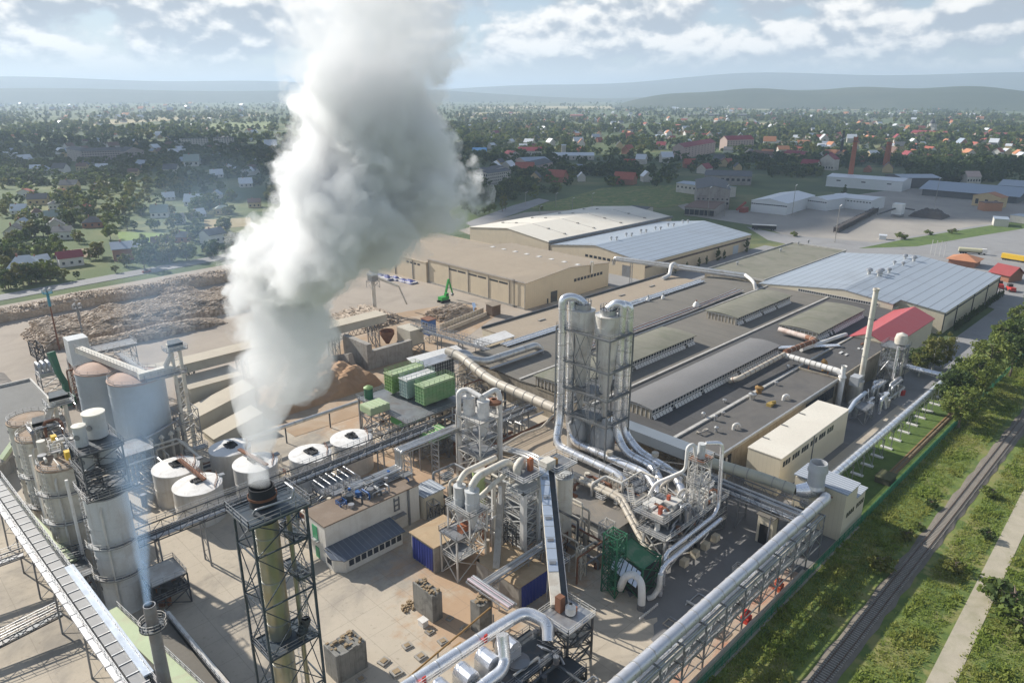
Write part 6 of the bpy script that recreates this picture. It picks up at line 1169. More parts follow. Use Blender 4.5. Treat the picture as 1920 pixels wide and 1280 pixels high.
for k in range(14): x, y = rr.uniform(30, 35), rr.uniform(122, 127); MB().cyl(x, y, rr.choice([0, 3.2]), rr.choice([2, 5]), rr.uniform(.3, .8), 10).build('vessel', [dark, mid, rust][k % 3], t, 40)
t = thing('silo_side_machinery', 'pipes, valves and rusty frames between gallery and silos', 'machinery', (21, 138, 0)); frame(t, 19.6, 131, 23.4, 141, 0, 8, 2, mid, .25, .14); deck(t, 19.6, 131, 23.4, 141, 8, dark, steel)
for k in range(14): y = 131 + k * .7; MB().pipe([(20 + .2 * (k % 4), y, 0), (20 + .2 * (k % 4), y, 3 + .4 * (k % 5)), (23.2, y, 3 + .4 * (k % 5))], .16, None, 8).build('pipe', [rust, steel, dark, pale][k % 4], t, 40)
# ================================================================= trees and other growing things
import numpy as np
def leafmat(name, cols, tr=.35, nscale=.22):
    m = bpy.data.materials.new(name); m.use_nodes = True; nt = m.node_tree; b = nt.nodes['Principled BSDF']; b.inputs['Roughness'].default_value = .6; b.inputs['Specular IOR Level'].default_value = .25
    g = N(nt, 'ShaderNodeNewGeometry'); n = N(nt, 'ShaderNodeTexNoise', i_Scale=nscale, i_Detail=3.); nt.links.new(g.outputs['Position'], n.inputs['Vector'])
    oi = N(nt, 'ShaderNodeObjectInfo')
    c = MIX(nt, RAMP(nt, n.outputs['Fac'], .38, .62), cols[0], cols[1]); c = MIX(nt, M2(nt, 'MULTIPLY', g.outputs['Random Per Island'], .6), c, cols[2]); c = MIX(nt, M2(nt, 'MULTIPLY', oi.outputs['Random'], .5), c, cols[1])
    nt.links.new(c, b.inputs['Base Color'])
    t = N(nt, 'ShaderNodeBsdfTranslucent'); nt.links.new(c, t.inputs['Color']); mx = N(nt, 'ShaderNodeMixShader'); mx.inputs[0].default_value = tr
    nt.links.new(b.outputs[0], mx.inputs[1]); nt.links.new(t.outputs[0], mx.inputs[2]); nt.links.new(mx.outputs[0], nt.nodes['Material Output'].inputs['Surface']); return m
leaf = leafmat('tree_foliage', ((.14, .19, .036), (.21, .24, .055), (.09, .135, .026)))
leafd = leafmat('dark_foliage', ((.065, .105, .03), (.10, .14, .036), (.045, .075, .02)))
leafy = leafmat('yellowing_foliage', ((.16, .18, .04), (.22, .20, .05), (.10, .14, .03)))
bark = mat('bark', (.16, .12, .09), .95, 0, .3, 2.); birch = mat('birch_bark', (.55, .53, .48), .9, 0, .35, 3.)
def crown_np(rn, ncl, nl, leaf_sz, rx, rz, cz, shape='round', flat_z=False):
    """leaf quads grouped in clumps spread through a crown: returns (4n,3)"""
    out = []
    for i in range(ncl):
        while True:
            p = rn.uniform(-1, 1, 3)
            r = np.linalg.norm(p)
            if r < 1 and r > .35: break
        if shape == 'cone': h = (p[2] + 1) / 2; p[:2] *= (1.05 - h) * 1.1
        elif shape == 'round': p[2] = p[2] * (.85 + .15 * rn.random())
        c = p * np.array([rx, rx, rz]) + np.array([0, 0, cz]); cr = rx * rn.uniform(.22, .40) * (.7 if shape == 'cone' else 1)
        q = rn.normal(0, 1, (nl, 3)); q /= np.linalg.norm(q, axis=1)[:, None]; q *= (rn.random(nl) ** .45)[:, None] * cr; q[:, 2] *= .75
        ctr = c + q
        nrm = q / (np.linalg.norm(q, axis=1)[:, None] + 1e-6) + rn.normal(0, .55, (nl, 3)) + np.array([0, 0, .35])
        nrm /= np.linalg.norm(nrm, axis=1)[:, None]; a = np.cross(nrm, rn.normal(0, 1, (nl, 3))); a /= np.linalg.norm(a, axis=1)[:, None]; b = np.cross(nrm, a)
        s = leaf_sz * rn.uniform(.6, 1.3, (nl, 1)); a *= s; b *= s * rn.uniform(.5, .9, (nl, 1))
        out.append(np.stack([ctr - a - b * .4, ctr + a * .2 - b, ctr + a + b * .3, ctr - a * .1 + b], 1).reshape(-1, 3))
    return np.concatenate(out)
def quads_obj(name, V, mats, parent=None, extra=None):
    me = bpy.data.meshes.new(name); n = len(V) // 4; me.vertices.add(len(V)); me.vertices.foreach_set('co', V.astype(np.float32).ravel()); me.loops.add(4 * n); me.loops.foreach_set('vertex_index', np.arange(4 * n, dtype=np.int32)); me.polygons.add(n); me.polygons.foreach_set('loop_start', np.arange(0, 4 * n, 4, dtype=np.int32)); me.polygons.foreach_set('loop_total', np.full(n, 4, np.int32)); me.update(calc_edges=True)
    for m in (mats if isinstance(mats, list) else [mats]): me.materials.append(m)
    o = bpy.data.objects.new(name, me); C.objects.link(o)
    if parent is not None: o.parent = parent
    return o
def tree_proto(name, label, cat, seed, rx, h, trunk_h, lm, ncl=60, nl=42, ls=.34, shape='round', tm=None):
    rn = np.random.default_rng(seed); t = thing(name, label, cat, (0, 0, 0)); rz = (h - trunk_h) / 2; cz = trunk_h + rz
    quads_obj('crown', crown_np(rn, ncl, nl, ls, rx, rz, cz, shape), lm, t)
    tr = MB(); tr.sweep([(0, 0, -.1), (.1, .05, trunk_h), (.05, -.1, cz), (0, 0, h * .86)], [.05 * h * .55, .036 * h * .55, .02 * h * .5, .03], 8)
    for k in range(9):
        a = k * 2.4 + seed; z = trunk_h + (h - trunk_h) * (.05 + .08 * k); l = rx * (.85 - .05 * k) * (.45 if shape == 'cone' else 1)
        tr.sweep([(0, 0, z), (math.cos(a) * l * .5, math.sin(a) * l * .5, z + l * .35), (math.cos(a) * l, math.sin(a) * l, z + l * .55)], [.10, .06, .02], 6)
    tr.build('trunk', tm or bark, t, 60); return t
T_BIG = [tree_proto('tree', '', 'tree', 10 + k, r, h, th, lm, 62, 40, .36) for k, (r, h, th, lm) in enumerate(((4.6, 13, 2.2, leaf), (3.8, 11, 1.8, leaf), (4.2, 12, 2.0, leafd)))]
T_BIRCH = tree_proto('birch_tree', '', 'tree', 31, 4.0, 15, 2.2, leafy, 64, 36, .33, 'round', birch)
T_MED = [tree_proto('garden_tree', '', 'tree', 40 + k, r, h, 1.2, lm, 26, 22, .55) for k, (r, h, lm) in enumerate(((3.2, 7.5, leaf), (2.8, 7, leafd), (3.4, 8, leafy), (3.8, 9.5, leafd)))]
T_POP = tree_proto('poplar_tree', '', 'tree', 50, 1.8, 13, 1, leafy, 30, 24, .5)
T_CON = tree_proto('conifer_tree', '', 'tree', 52, 2.2, 9, .6, leafd, 34, 24, .4, 'cone')
BUSH = [tree_proto('bush', '', 'bush', 60 + k, 1.6, 2.2, .15, lm, 20, 34, .2) for k, lm in enumerate((leaf, leafy, leafd))]
bpy.context.view_layer.update()
USED = set()
def put(p, x, y, s=1., label='', group=None, z=0., sz=None):
    rz = random.uniform(0, 6.28)
    if p.name not in USED: USED.add(p.name); o = p; o.rotation_euler = (0, 0, rz)
    else: o = copy_tree(p, rz=rz)
    o.location = (x, y, z); o.scale = (s, s, s * (sz or random.uniform(.92, 1.08))); o['label'] = label
    if group: o['group'] = group
    return o
row = [(221, 42.5, .95, 0), (229, 47, 1.0, 2), (241, 44.5, 1.05, 0), (250, 48.5, 1.0, 2), (263, 46, 1.1, 0), (277, 42, 1.1, 2), (300, 50, 1.0, 1), (304, 43.5, 1.1, 2), (332, 51, 1.0, 1), (338, 45, 1.1, 2), (352, 49, 1.0, 0), (368, 53, 1., 1), (392, 50, 1., 0), (412, 54, 1.1, 1), (430, 48, 1.1, 2)]
for k, (x, y, s, i) in enumerate(row): put(T_BIG[i], x, y, s * 1.14, ('bushy green tree at the near end of the row beside the silver lawn pipe' if k < 3 else 'rounded green tree in the row between the service road and the railway'), 'trees in the row along the railway')
for x, y, s, lb in ((262, 61.5, 1.0, 'tall yellowing birch in front of the metal hall corner'), (255, 63.5, .72, 'smaller birch beside the pressure tower'), (268, 60, .85, 'birch at the road side of the birch clump')): put(T_BIRCH, x, y, s, lb, None)
put(T_BIG[2], 259, 65.5, .75, 'dark green tree inside the birch clump'); put(T_BIG[1], 266, 64, .8, 'leafy green tree between the birches and the metal hall')
for k in range(26): put(T_CON, 318 + k * 2.9, 69.6 + random.uniform(-.3, .3), random.uniform(.36, .55), 'small dark conifer in the hedge along the metal hall wall', 'conifers in the hedge by the metal hall')
for x, s in ((316, .8), (322, .5), (333, .55), (345, .6), (353, .55), (365, .9), (372, .6), (398, .95)): put(T_CON, x, 202.6, s, 'dark conifer against the side wall of the seamed metal warehouse', 'conifers beside the seamed metal warehouse')
for px, py, s, i, lb in ((1650, 1070, 1.5, 1, 'spreading pale green bush between the green fence and the railway'), (1895, 1150, 2.6, 2, 'large dark bush beyond the dirt track'), (1870, 1120, 2.0, 0, 'green bush at the edge of the dirt track'), (1915, 1190, 2.4, 0, 'dense bush near the corner beyond the dirt track'), (1722, 990, .8, 0, 'small bush close to the railway ballast'), (1745, 950, .9, 2, 'small dark bush beside the railway'), (1700, 1010, 1., 1, 'low bush in the meadow by the rails'), (1858, 930, 1.2, 0, 'green bush between railway and dirt track'), (1790, 1070, 1.1, 1, 'yellowish bush between railway and dirt track'), (1850, 1010, 1., 2, 'dark bush in the meadow strip')):
    x, y = at(px, py); put(BUSH[i], x, y, s, lb)
# rough grass tufts over the meadow by the line
rn = np.random.default_rng(3); V = []
def tufts(n, x0, x1, y0, y1, keep):
    o = []
    for _ in range(n):
        x, y = rn.uniform(x0, x1), rn.uniform(y0, y1)
        if not keep(x, y): continue
        s = rn.uniform(.08, .24) * (1 + .7 * (math.sin(x * .35) * math.sin(y * .5 + x * .1) > .3))
        for b in range(5):
            a = rn.uniform(0, 6.28); dx, dy = math.cos(a) * s * .6, math.sin(a) * s * .6; lx, ly = rn.normal(0, s * .7, 2); bx, by = x + rn.normal(0, .35), y + rn.normal(0, .35)
            o.append([(bx - dx, by - dy, 0), (bx + dx, by + dy, 0), (bx + dx * .5 + lx, by + dy * .5 + ly, s * 1.7), (bx - dx * .5 + lx, by - dy * .5 + ly, s * 1.5)])
    return np.array(o).reshape(-1, 3)
kp = lambda x, y: not (26.8 < y < 34) and not (14 + .022 * max(0, x - 60) < y < 18.6 + .022 * max(0, x - 60))
V = tufts(26000, 78, 300, 4, 43, kp)
grassm = leafmat('meadow_grass', ((.22, .32, .055), (.34, .34, .09), (.14, .23, .04)), .5, .12)
tag(quads_obj('grass', V, grassm), 'rough green and yellow meadow grass along the railway', 'grass', kind='stuff')
t = thing('boundary_fence', 'green mesh boundary fence between the plant and the railway meadow', 'fence', (150, 43.3, 0)); fm = mat('green_fence_wire', (.03, .20, .11), .6, 0, .2, .6)
b = MB(); q = MB()
for k in range(94): x = 72 + k * 2.5; q.box(x - .05, 43.25, 0, x + .05, 43.35, 2.15)
for z in (.15, .5, .85, 1.2, 1.55, 1.9, 2.1): b.box(72, 43.28, z, 305, 43.32, z + .07)
for k in range(0, 930): x = 72 + k * .25; b.box(x, 43.29, .1, x + .045, 43.31, 2.1)
b.build('mesh', fm, t); tag(q.build('post', fm, t), kind='stuff')
sheet('fence_path', [(64, 42.9), (150, 42.9), (150, 43.7), (64, 43.7)], .05, mat('pale_verge', (.36, .32, .25), .95, 0, .3, .6))
# ================================================================= log yard
logm = leafmat('stacked_logs', ((.28, .21, .15), (.62, .51, .39), (.14, .10, .07)), .0, .9); loge = mat('cut_log_ends', (.50, .38, .26), .9, 0, .3, 2., (.25, .17, .11), .5, 1.2)
def log_pile(label, poly_fn, n, core, hfun, seed, L=2.6, axis=(1, 0)):
    """A stack: a solid heap faced and topped with single logs."""
    t = thing('log_pile', label, 'log pile', (core[0], core[1], 0)); rr = random.Random(seed); m = MB(); x0, y0, x1, y1 = core; nx, ny = int((x1 - x0) / 3) + 1, int((y1 - y0) / 3) + 1
    P = [[(x0 + (x1 - x0) * i / nx, y0 + (y1 - y0) * j / ny) for j in range(ny + 1)] for i in range(nx + 1)]
    H = [[hfun(i / nx, j / ny) for j in range(ny + 1)] for i in range(nx + 1)]
    for i in range(nx):
        for j in range(ny): m.face([(*P[a][b], max(.02, H[a][b] - .25)) for a, b in ((i, j), (i + 1, j), (i + 1, j + 1), (i, j + 1))])
    for i in range(nx):
        for j, in ((0,), (ny,)): m.face([(*P[i][j], 0), (*P[i + 1][j], 0), (*P[i + 1][j], H[i + 1][j] - .25), (*P[i][j], H[i][j] - .25)])
    for j in range(ny):
        for i, in ((0,), (nx,)): m.face([(*P[i][j], 0), (*P[i][j + 1], 0), (*P[i][j + 1], H[i][j + 1] - .25), (*P[i][j], H[i][j] - .25)])
    m.build('heap', logm, t); g = MB()
    for k in range(n):
        u, v = rr.random(), rr.random(); z = hfun(u, v)
        if z < .4: continue
        x, y = x0 + (x1 - x0) * u, y0 + (y1 - y0) * v; a = rr.gauss(0, .28) + (0 if axis[0] else 1.57); l = L * rr.uniform(.6, 1.15) / 2; r = rr.uniform(.16, .34); dz = rr.uniform(-.9, .9); g.cur = 0
        i = len(g.v); g.sweep([(x - math.cos(a) * l, y - math.sin(a) * l, z - dz * .4), (x + math.cos(a) * l, y + math.sin(a) * l, z + dz * .4)], r, 6, True); g.m[-2:] = [1, 1]
    for j in range(int(n * .9)):                       # log ends showing on the long sides
        side = rr.random(); u = rr.random(); hh = hfun(u, 0 if side < .7 else 1)
        if axis[0] == 0:
            y = y0 if side < .7 else y1; x = x0 + (x1 - x0) * u; z = rr.uniform(.1, max(.2, hh)); d = -1 if side < .7 else 1; r = rr.uniform(.13, .27); g.cur = 0; g.sweep([(x, y - d * .5, z), (x, y + d * rr.uniform(.1, .5), z)], r, 6, True); g.m[-2:] = [1, 1]
        else:
            v = rr.random(); hh = hfun(0 if side < .7 else 1, v); x = x0 if side < .7 else x1; y = y0 + (y1 - y0) * v; z = rr.uniform(.1, max(.2, hh)); d = -1 if side < .7 else 1; r = rr.uniform(.13, .27); g.cur = 0; g.sweep([(x - d * .5, y, z), (x + d * rr.uniform(.1, .5), y, z)], r, 6, True); g.m[-2:] = [1, 1]
    tag(g.build('log', [logm, loge], t), kind='stuff'); return t
w = lambda u, v, a, b, h: h * (1 + .10 * math.sin(a * u * 6.3 + 1) + .08 * math.sin(b * u * 6.3 + 4 * v) + .05 * math.sin(31 * u + 9 * v))
edge = lambda u, k=9: min(1, max(0, min(u, 1 - u) * k))
log_pile('broad pale log pile spread over the middle of the log yard', None, 2400, (52, 297, 136, 326), lambda u, v: w(u, v, 3, 7, 5.2) * edge(u, 16) * (1 if v > .25 else (.55 + .45 * math.sin(u * 30) ** 2 * (v * 4) + .1)) * (1 if u < .5 or v > .1 else .9), 1)
log_pile('lower log pile lying in front of the broad one', None, 700, (60, 284, 116, 293), lambda u, v: w(u, v, 2, 5, 3.4) * edge(u, 6) * (.6 + .4 * math.sin(3.1 * v)), 2)
log_pile('long log wall stacked beside the main road', None, 2200, (-60, 351, 172, 361), lambda u, v: w(u, v, 5, 11, 4.6) * edge(u, 20) * (.8 + .2 * edge(v, 4)), 3, 2.6, (0, 1))
log_pile('small dark log pile in front of the roadside log wall', None, 200, (112, 340, 128, 348), lambda u, v: w(u, v, 1, 2, 3.0) * edge(u, 4), 4)
log_pile('loose heap of dark logs behind the grab crane', None, 420, (150, 236, 172, 262), lambda u, v: w(u, v, 2, 3, 3.2) * edge(u, 4) * edge(v, 4), 5, 6, (0, 1))
log_pile('loose heap of brown logs beside the green excavator', None, 300, (181, 222, 199, 236), lambda u, v: w(u, v, 2, 3, 3.0) * edge(u, 4) * edge(v, 4), 6, 6)
t = thing('log_cradle', 'black steel log cradle at the end of the broad log pile', 'rack', (54, 292, 0)); frame(t, 48.8, 288.2, 51.2, 297, 0, 5.4, 2, blackm, .35, .2)
t = thing('chip_heap', 'brown wood chip heap beside the debarking house', 'heap', (102, 200, 0)); mound(MB(), 84, 184, 124, 214, 0, 9.5, 22, 4).build('heap', mat('wood_chips', (.40, .245, .135), .95, 0, .25, .5, (.22, .12, .06), .5, .12, .15), t, 50)
b = MB(); b.hexa([(121, 200, 0), (124, 200, 0), (128, 204, 0), (121, 214, 0), (121.5, 201, 6.8), (123, 201, 6.8), (124, 206, 5), (121.5, 213, 3)]); tag(b.build('chip_retaining_wall', conc), 'grey concrete wall holding back the wood chip heap', 'wall')
sheet('sawdust_floor', [(84, 170), (134, 168.5), (150, 190), (205, 215), (205, 240), (160, 250), (118, 216), (84, 214)], .10, mat('sawdust_ground', (.36, .25, .155), .95, 0, .2, .1, (.44, .36, .27), .6, .07, .06))
t = thing('gravel_heap', 'low grey gravel heap by the grey flat roof', 'heap', (33, 282, 0)); mound(MB(), 14, 262, 38, 284, 0, 3.6, 14, 9).build('heap', mat('grey_gravel', (.24, .21, .18), .95, 0, .25, .8), t, 50)
# excavator
x, y = at(832, 566); t = thing('green_excavator', 'bright green timber excavator with its boom folded upright', 'excavator', (x, y, 0)); ge = mat('excavator_green', (.03, .33, .05), .45, 0, .1, .5)
for s in (-1.3, 1.3): MB().prism([(x - 2.6, y + s - .35), (x + 2.6, y + s - .35), (x + 2.6, y + s + .35), (x - 2.6, y + s + .35)], .05, 1.0).build('track', blackm, t)
MB().box(x - 2.2, y - 1.4, 1.2, x + 2.2, y + 1.4, 2.6).build('body', ge, t); MB().box(x + .4, y - 1.3, 2.6, x + 2.0, y, 4.1).build('cab', ge, t); MB().box(x + .6, y - 1.36, 3.0, x + 1.9, y - 1.31, 3.9).build('window', glass, t)
MB().beam((x + 1.4, y + .6, 2.4), (x + 4.2, y + 1.2, 9.6), .7, .9).build('boom', ge, t); MB().beam((x + 4.2, y + 1.2, 9.8), (x + 5.6, y + .4, 3.2), .55, .7).build('arm', ge, t); MB().lathe([(.1, 0), (.8, -.5), (.5, -1.4)], (x + 5.6, y + .4, 3.2), 8).build('grab', mid, t, 40)
# tarpaulin covered stacks
ts = None
for k, (px, py, a, b_, h) in enumerate(((701, 516, 3.6, 2.2, 2.6), (716, 520, 4.2, 2.4, 2.0), (727, 524, 3.6, 2.6, 2.2), (741, 524, 3.6, 2.2, 1.8), (758, 528, 3, 2, 1.4), (768, 530, 4.4, 2.4, 1.5))):
    x, y = at(px, py); m = MB(); t = thing('tarpaulin_stack', ('tallest', 'long', 'bulky', 'middle', 'flattest', 'last')[k] + ' of the stacks covered in blue tarpaulin by the beige side hall', 'covered stack', (x, y, 0), 'blue tarpaulin stacks'); rr = random.Random(k)
    m.box(x - b_ * .9, y - a * .9, 0, x + b_ * .9, y + a * .9, h * .6); m.build('goods', white, t); mound(MB(), x - b_, y - a, x + b_, y + a, .25, h, 10, k).build('tarpaulin', tarp, t, 30)
x, y = at(893, 585); t = thing('shiny_machine_cover', 'shiny bent sheet leaning on a brown timber box, flashing in the sun', 'machine cover', (x, y, 0)); MB().slab((x - 2.2, y - 1, .2), (x - .6, y - 1.4, .2), (x - .3, y + .4, 4.2), (x - 1.7, y + .9, 4.4), .1).build('sheet', mat('mirror_sheet', (.95, .95, .95), .06, 1., .02, .5), t)
x, y = at(925, 590); t = thing('timber_hut', 'dark brown timber hut standing in the log yard', 'hut', (x, y, 0)); MB().box(x - 2.4, y - 2, 0, x + 2.4, y + 2, 4.6).build('wall', mat('dark_timber', (.13, .085, .055), .9, 0, .3, .6), t); MB().slab((x - 2.7, y - 2.3, 4.7), (x + 2.7, y - 2.3, 4.7), (x + 2.7, y + 2.3, 5.3), (x - 2.7, y + 2.3, 5.3), .2).build('roof', mat('tan_felt_roof', (.3,) * 3), t)
t = thing('log_trough', 'long pale steel log trough with ribbed sides', 'trough', (186, 217, 0)); b = MB(); b.beam((172, 214.4, 1.6), (200, 219.6, 1.6), .3, 2.4).beam((173, 210.8, 1.2), (199, 216, 1.2), .3, 1.6); b.build('side', beigepipe, t); r = MB()
for k in range(16): f = k / 15; r.box(172 + 28 * f - .15, 214.0 + 5.2 * f, .2, 172 + 28 * f + .15, 214.2 + 5.2 * f, 3)
r.build('rib', beigepipe, t)
def mast(px, py, h, lb, hm):
    x, y = at(px, py); t = thing('light_mast', lb, 'light mast', (x, y, 0)); MB().tube((x, y, 0), (x, y, h), .35, .2, 10).build('pole', rust if h > 20 else mid, t, 40); MB().box(x - 1.4, y - 1.4, h - 1.2, x + 1.4, y + 1.4, h - 1).build('platform', hm, t); q = MB(); rail_mb(q, [(x - 1.4, y - 1.4, h - 1), (x + 1.4, y - 1.4, h - 1), (x + 1.4, y + 1.4, h - 1), (x - 1.4, y + 1.4, h - 1)], 1, 1, .1, True); q.build('handrail', hm, t)
    for k in range(4): a = k * 1.57 + .4; MB().box(x + 1.2 * math.cos(a) - .35, y + 1.2 * math.sin(a) - .3, h, x + 1.2 * math.cos(a) + .35, y + 1.2 * math.sin(a) + .3, h + .6).build('floodlight', steel, t)
    MB().beam((x, y, h - 6), (x, y, h - 1.4), .8).build('cable_box', hm, t)
mast(112, 657, 23, 'tall light mast with rusty pole and teal head by the broad log pile', mat('teal_paint', (.03, .22, .30), .5)); mast(160, 652, 16.5, 'shorter grey light mast in front of the broad log pile', mid)
# ================================================================= the town, the trading yards and the far country
def psheet(name, pts, z, m): return sheet(name, [at(*p) for p in pts], z, m)
gravel = mat('gravel_yard', (.33, .30, .26), .95, 0, .15, .04, (.24, .22, .20), .5, .03, .06)
psheet('gravel_yard', [(1250, 372), (1330, 392), (1420, 396), (1560, 372), (1700, 352), (1925, 372), (1925, 420), (1800, 440), (1640, 468), (1500, 452), (1430, 425), (1300, 405)], .04, gravel)
psheet('lorry_park', [(1610, 478), (1700, 462), (1840, 432), (1930, 424), (1930, 580), (1880, 585), (1760, 540), (1640, 486)], .08, asphlt)
psheet('access_road', [(1400, 425), (1470, 440), (1640, 455), (1925, 408), (1925, 422), (1700, 462), (1590, 482), (1440, 450)], .06, asphlt)
psheet('green_verge', [(1610, 466), (1700, 448), (1925, 412), (1925, 428), (1850, 440), (1720, 462)], .10, lawn)
psheet('waste_meadow', [(985, 390), (1060, 372), (1130, 352), (1300, 345), (1330, 372), (1260, 388), (1180, 392), (1080, 400)], .05, rough)
psheet('entrance_road', [(872, 418), (960, 386), (1010, 372), (1030, 376), (985, 394), (890, 428)], .09, asphlt)
psheet('car_park', [(860, 432), (985, 398), (1110, 392), (940, 420), (880, 440)], .07, mat('car_park_tan', (.36, .31, .25), .9, 0, .12, .1))
psheet('garden_lawn', [(218, 434), (310, 438), (304, 456), (225, 452)], .06, mat('bright_lawn', (.17, .24, .05), .95, 0, .2, .3)); psheet('garden_lawn', [(330, 430), (392, 436), (384, 448), (322, 444)], .06, MATS['bright_lawn']); psheet('garden_lawn', [(0, 458), (110, 466), (90, 494), (0, 500)], .06, MATS['bright_lawn'])
psheet('garden_plot', [(215, 455), (262, 450), (262, 472), (220, 470)], .06, mat('ploughed_plot', (.26, .20, .12), .95, 0, .2, .5)); psheet('garden_plot', [(382, 412), (470, 408), (470, 424), (384, 430)], .06, mat('stubble_plot', (.34, .27, .14), .95, 0, .2, .5)); psheet('garden_plot', [(115, 470), (195, 462), (180, 482), (105, 484)], .06, MATS['ploughed_plot'])
plain = mat('plain_wall', (.55, .52, .46), .85, 0, .12, .4, (.32, .29, .25), .35, .2); whitew = mat('white_sheet_wall', (.62, .64, .64), .6, 0, .06, .3); bluesh = mat('blue_grey_roof', (.32, .37, .43), .5, .2, .1, .2); slate = mat('dark_grey_roof', (.10, .105, .11), .8, 0, .2, .3); redtile = mat('red_tile_roof', (.36, .10, .065), .85, 0, .2, .5); maroon = mat('maroon_roof', (.25, .035, .045), .7, 0, .15, .4); orangetile = mat('orange_tile_roof', (.46, .20, .10), .85, 0, .2, .5); silverr = mat('pale_sheet_roof', (.66, .68, .70), .45, .2, .08, .4); greenr = mat('grey_green_roof', (.28, .33, .29), .7, 0, .12, .3); brickw = mat('brick_wall', (.33, .15, .09), .9, 0, .15, .8); brownr = mat('brown_roof', (.17, .105, .08), .85, 0, .2, .5); ochre = mat('ochre_wall', (.52, .40, .22), .85, 0, .12, .4); rosew = mat('rose_wall', (.50, .38, .33), .85, 0, .12, .4); oldw = mat('old_grey_wall', (.30, .28, .255), .9, 0, .25, .3, (.14, .12, .11), .5, .2, streak=.5)
TOWN = []
def hbuild(t, w, d, eave, ridge, wall, roof, axis='x', rows=(), chim=True, over=.4, wm=glass, hip=False):
    """Local coordinates: front wall along x at y=0, depth along +y."""
    b = MB(); b.box(0, 0, -.2, w, d, eave); r = MB(); o = over
    if ridge <= eave + .3: r.box(-o * .4, -o * .4, eave + .001, w + o * .4, d + o * .4, eave + .35)
    elif hip:
        k = min(w, d) / 2 * (1 if d >= w else 1); p = [(-o, -o, eave), (w + o, -o, eave), (w + o, d + o, eave), (-o, d + o, eave)]
        if w > d: q = [(d / 2, d / 2, ridge), (w - d / 2, d / 2, ridge)]; r.face([p[0], p[1], q[1], q[0]]).face([p[1], p[2], q[1]]).face([p[2], p[3], q[0], q[1]]).face([p[3], p[0], q[0]])
        else: q = [(w / 2, w / 2, ridge), (w / 2, max(w / 2 + .1, d - w / 2), ridge)]; r.face([p[0], p[1], q[0]]).face([p[1], p[2], q[1], q[0]]).face([p[2], p[3], q[1]]).face([p[3], p[0], q[0], q[1]])
        r.face([(x, y, z - .02) for x, y, z in p][::-1])
    elif axis == 'x':
        s = (ridge - eave) / (d / 2); r.slab((-o, -o, eave - o * s + .2), (w + o, -o, eave - o * s + .2), (w + o, d / 2, ridge + .2), (-o, d / 2, ridge + .2), .2).slab((-o, d / 2, ridge + .2), (w + o, d / 2, ridge + .2), (w + o, d + o, eave - o * s + .2), (-o, d + o, eave - o * s + .2), .2)
        for x in (0, w - .02): b.hexa([(x, 0, eave), (x + .02, 0, eave), (x + .02, d, eave), (x, d, eave), (x, d / 2, ridge), (x + .02, d / 2, ridge), (x + .02, d / 2 + .01, ridge), (x, d / 2 + .01, ridge)])
    else:
        s = (ridge - eave) / (w / 2); r.slab((-o, d + o, eave - o * s + .2), (-o, -o, eave - o * s + .2), (w / 2, -o, ridge + .2), (w / 2, d + o, ridge + .2), .2).slab((w / 2, d + o, ridge + .2), (w / 2, -o, ridge + .2), (w + o, -o, eave - o * s + .2), (w + o, d + o, eave - o * s + .2), .2)
        for y in (0, d - .02): b.hexa([(0, y, eave), (w, y, eave), (w, y + .02, eave), (0, y + .02, eave), (w / 2, y, ridge), (w / 2 + .01, y, ridge), (w / 2 + .01, y + .02, ridge), (w / 2, y + .02, ridge)])
    b.build('wall', wall, t); rf = r.build('roof', roof, t)
    if chim: MB().box(w * .3, d * .45, (eave + ridge) / 2, w * .3 + .7, d * .45 + .7, ridge + 1.0).build('chimney', brickw, rf)
    for (z0, z1, n, ww) in rows:
        for k in range(n):
            x = w * (k + .5) / n; MB().box(x - ww / 2, -.07, z0, x + ww / 2, -.01, z1).build('window', wm, t)
    return t
def pbuild(name, label, cat, pl, pr, d, eave, ridge, wall, roof, axis='x', rows=(), chim=False, side=0, group=None, hip=False, over=.4):
    """Front wall foot from ground pixel pl to pr, reaching d metres back."""
    a, b = Vector((*at(*pl), 0)), Vector((*at(*pr), 0)); v = b - a; w = v.length; t = thing(name, label, cat, (0, 0, 0), group); hbuild(t, w, d, eave, ridge, wall, roof, axis, rows, chim, over, hip=hip)
    if side:
        n = max(2, int(d / 3.2))
        for f in range(side):
            for k in range(n): y = d * (k + .5) / n; MB().box(w + .01, y - .6, 1.3 + 3 * f, w + .07, y + .6, 2.8 + 3 * f).build('window', glass, t)
    t.location = a; t.rotation_euler = (0, 0, math.atan2(v.y, v.x)); TOWN.append(((a + b) / 2 + Vector((-v.y, v.x, 0)).normalized() * d / 2, max(w, d) * .55)); return t
# ---- trading yard buildings in the cloud shade
pbuild('white_shed', 'white sheet metal shed with a slit window row and dark corner doorway', 'warehouse', (1407, 397), (1474, 404), 62, 9.0, 11.6, whitew, silverr, 'y', ((6.4, 7.2, 16, 1.5),))
pbuild('white_shed', 'white wing of the sheet metal shed reaching to the gravel yard', 'warehouse', (1512, 391), (1548, 396), 40, 8.6, 10.4, whitew, silverr, 'y', ((6.2, 7.0, 9, 1.4),))
pbuild('white_shed', 'long low white wing with window slits beyond the gabled sheds', 'warehouse', (1552, 387), (1632, 396), 26, 8.4, 9.4, whitew, silverr, 'x', ((6.0, 6.8, 14, 1.4),))
pbuild('long_white_warehouse', 'long white warehouse with pale roof below the brick chimney', 'warehouse', (1548, 349), (1690, 360), 34, 9.6, 11.4, whitew, silverr, 'x', ((6, 7, 3, 4),))
pbuild('open_shed', 'open sided shed with blue grey roof beside the long white warehouse', 'shed', (1690, 352), (1762, 352), 36, 9.5, 11.4, slate, bluesh, 'x')
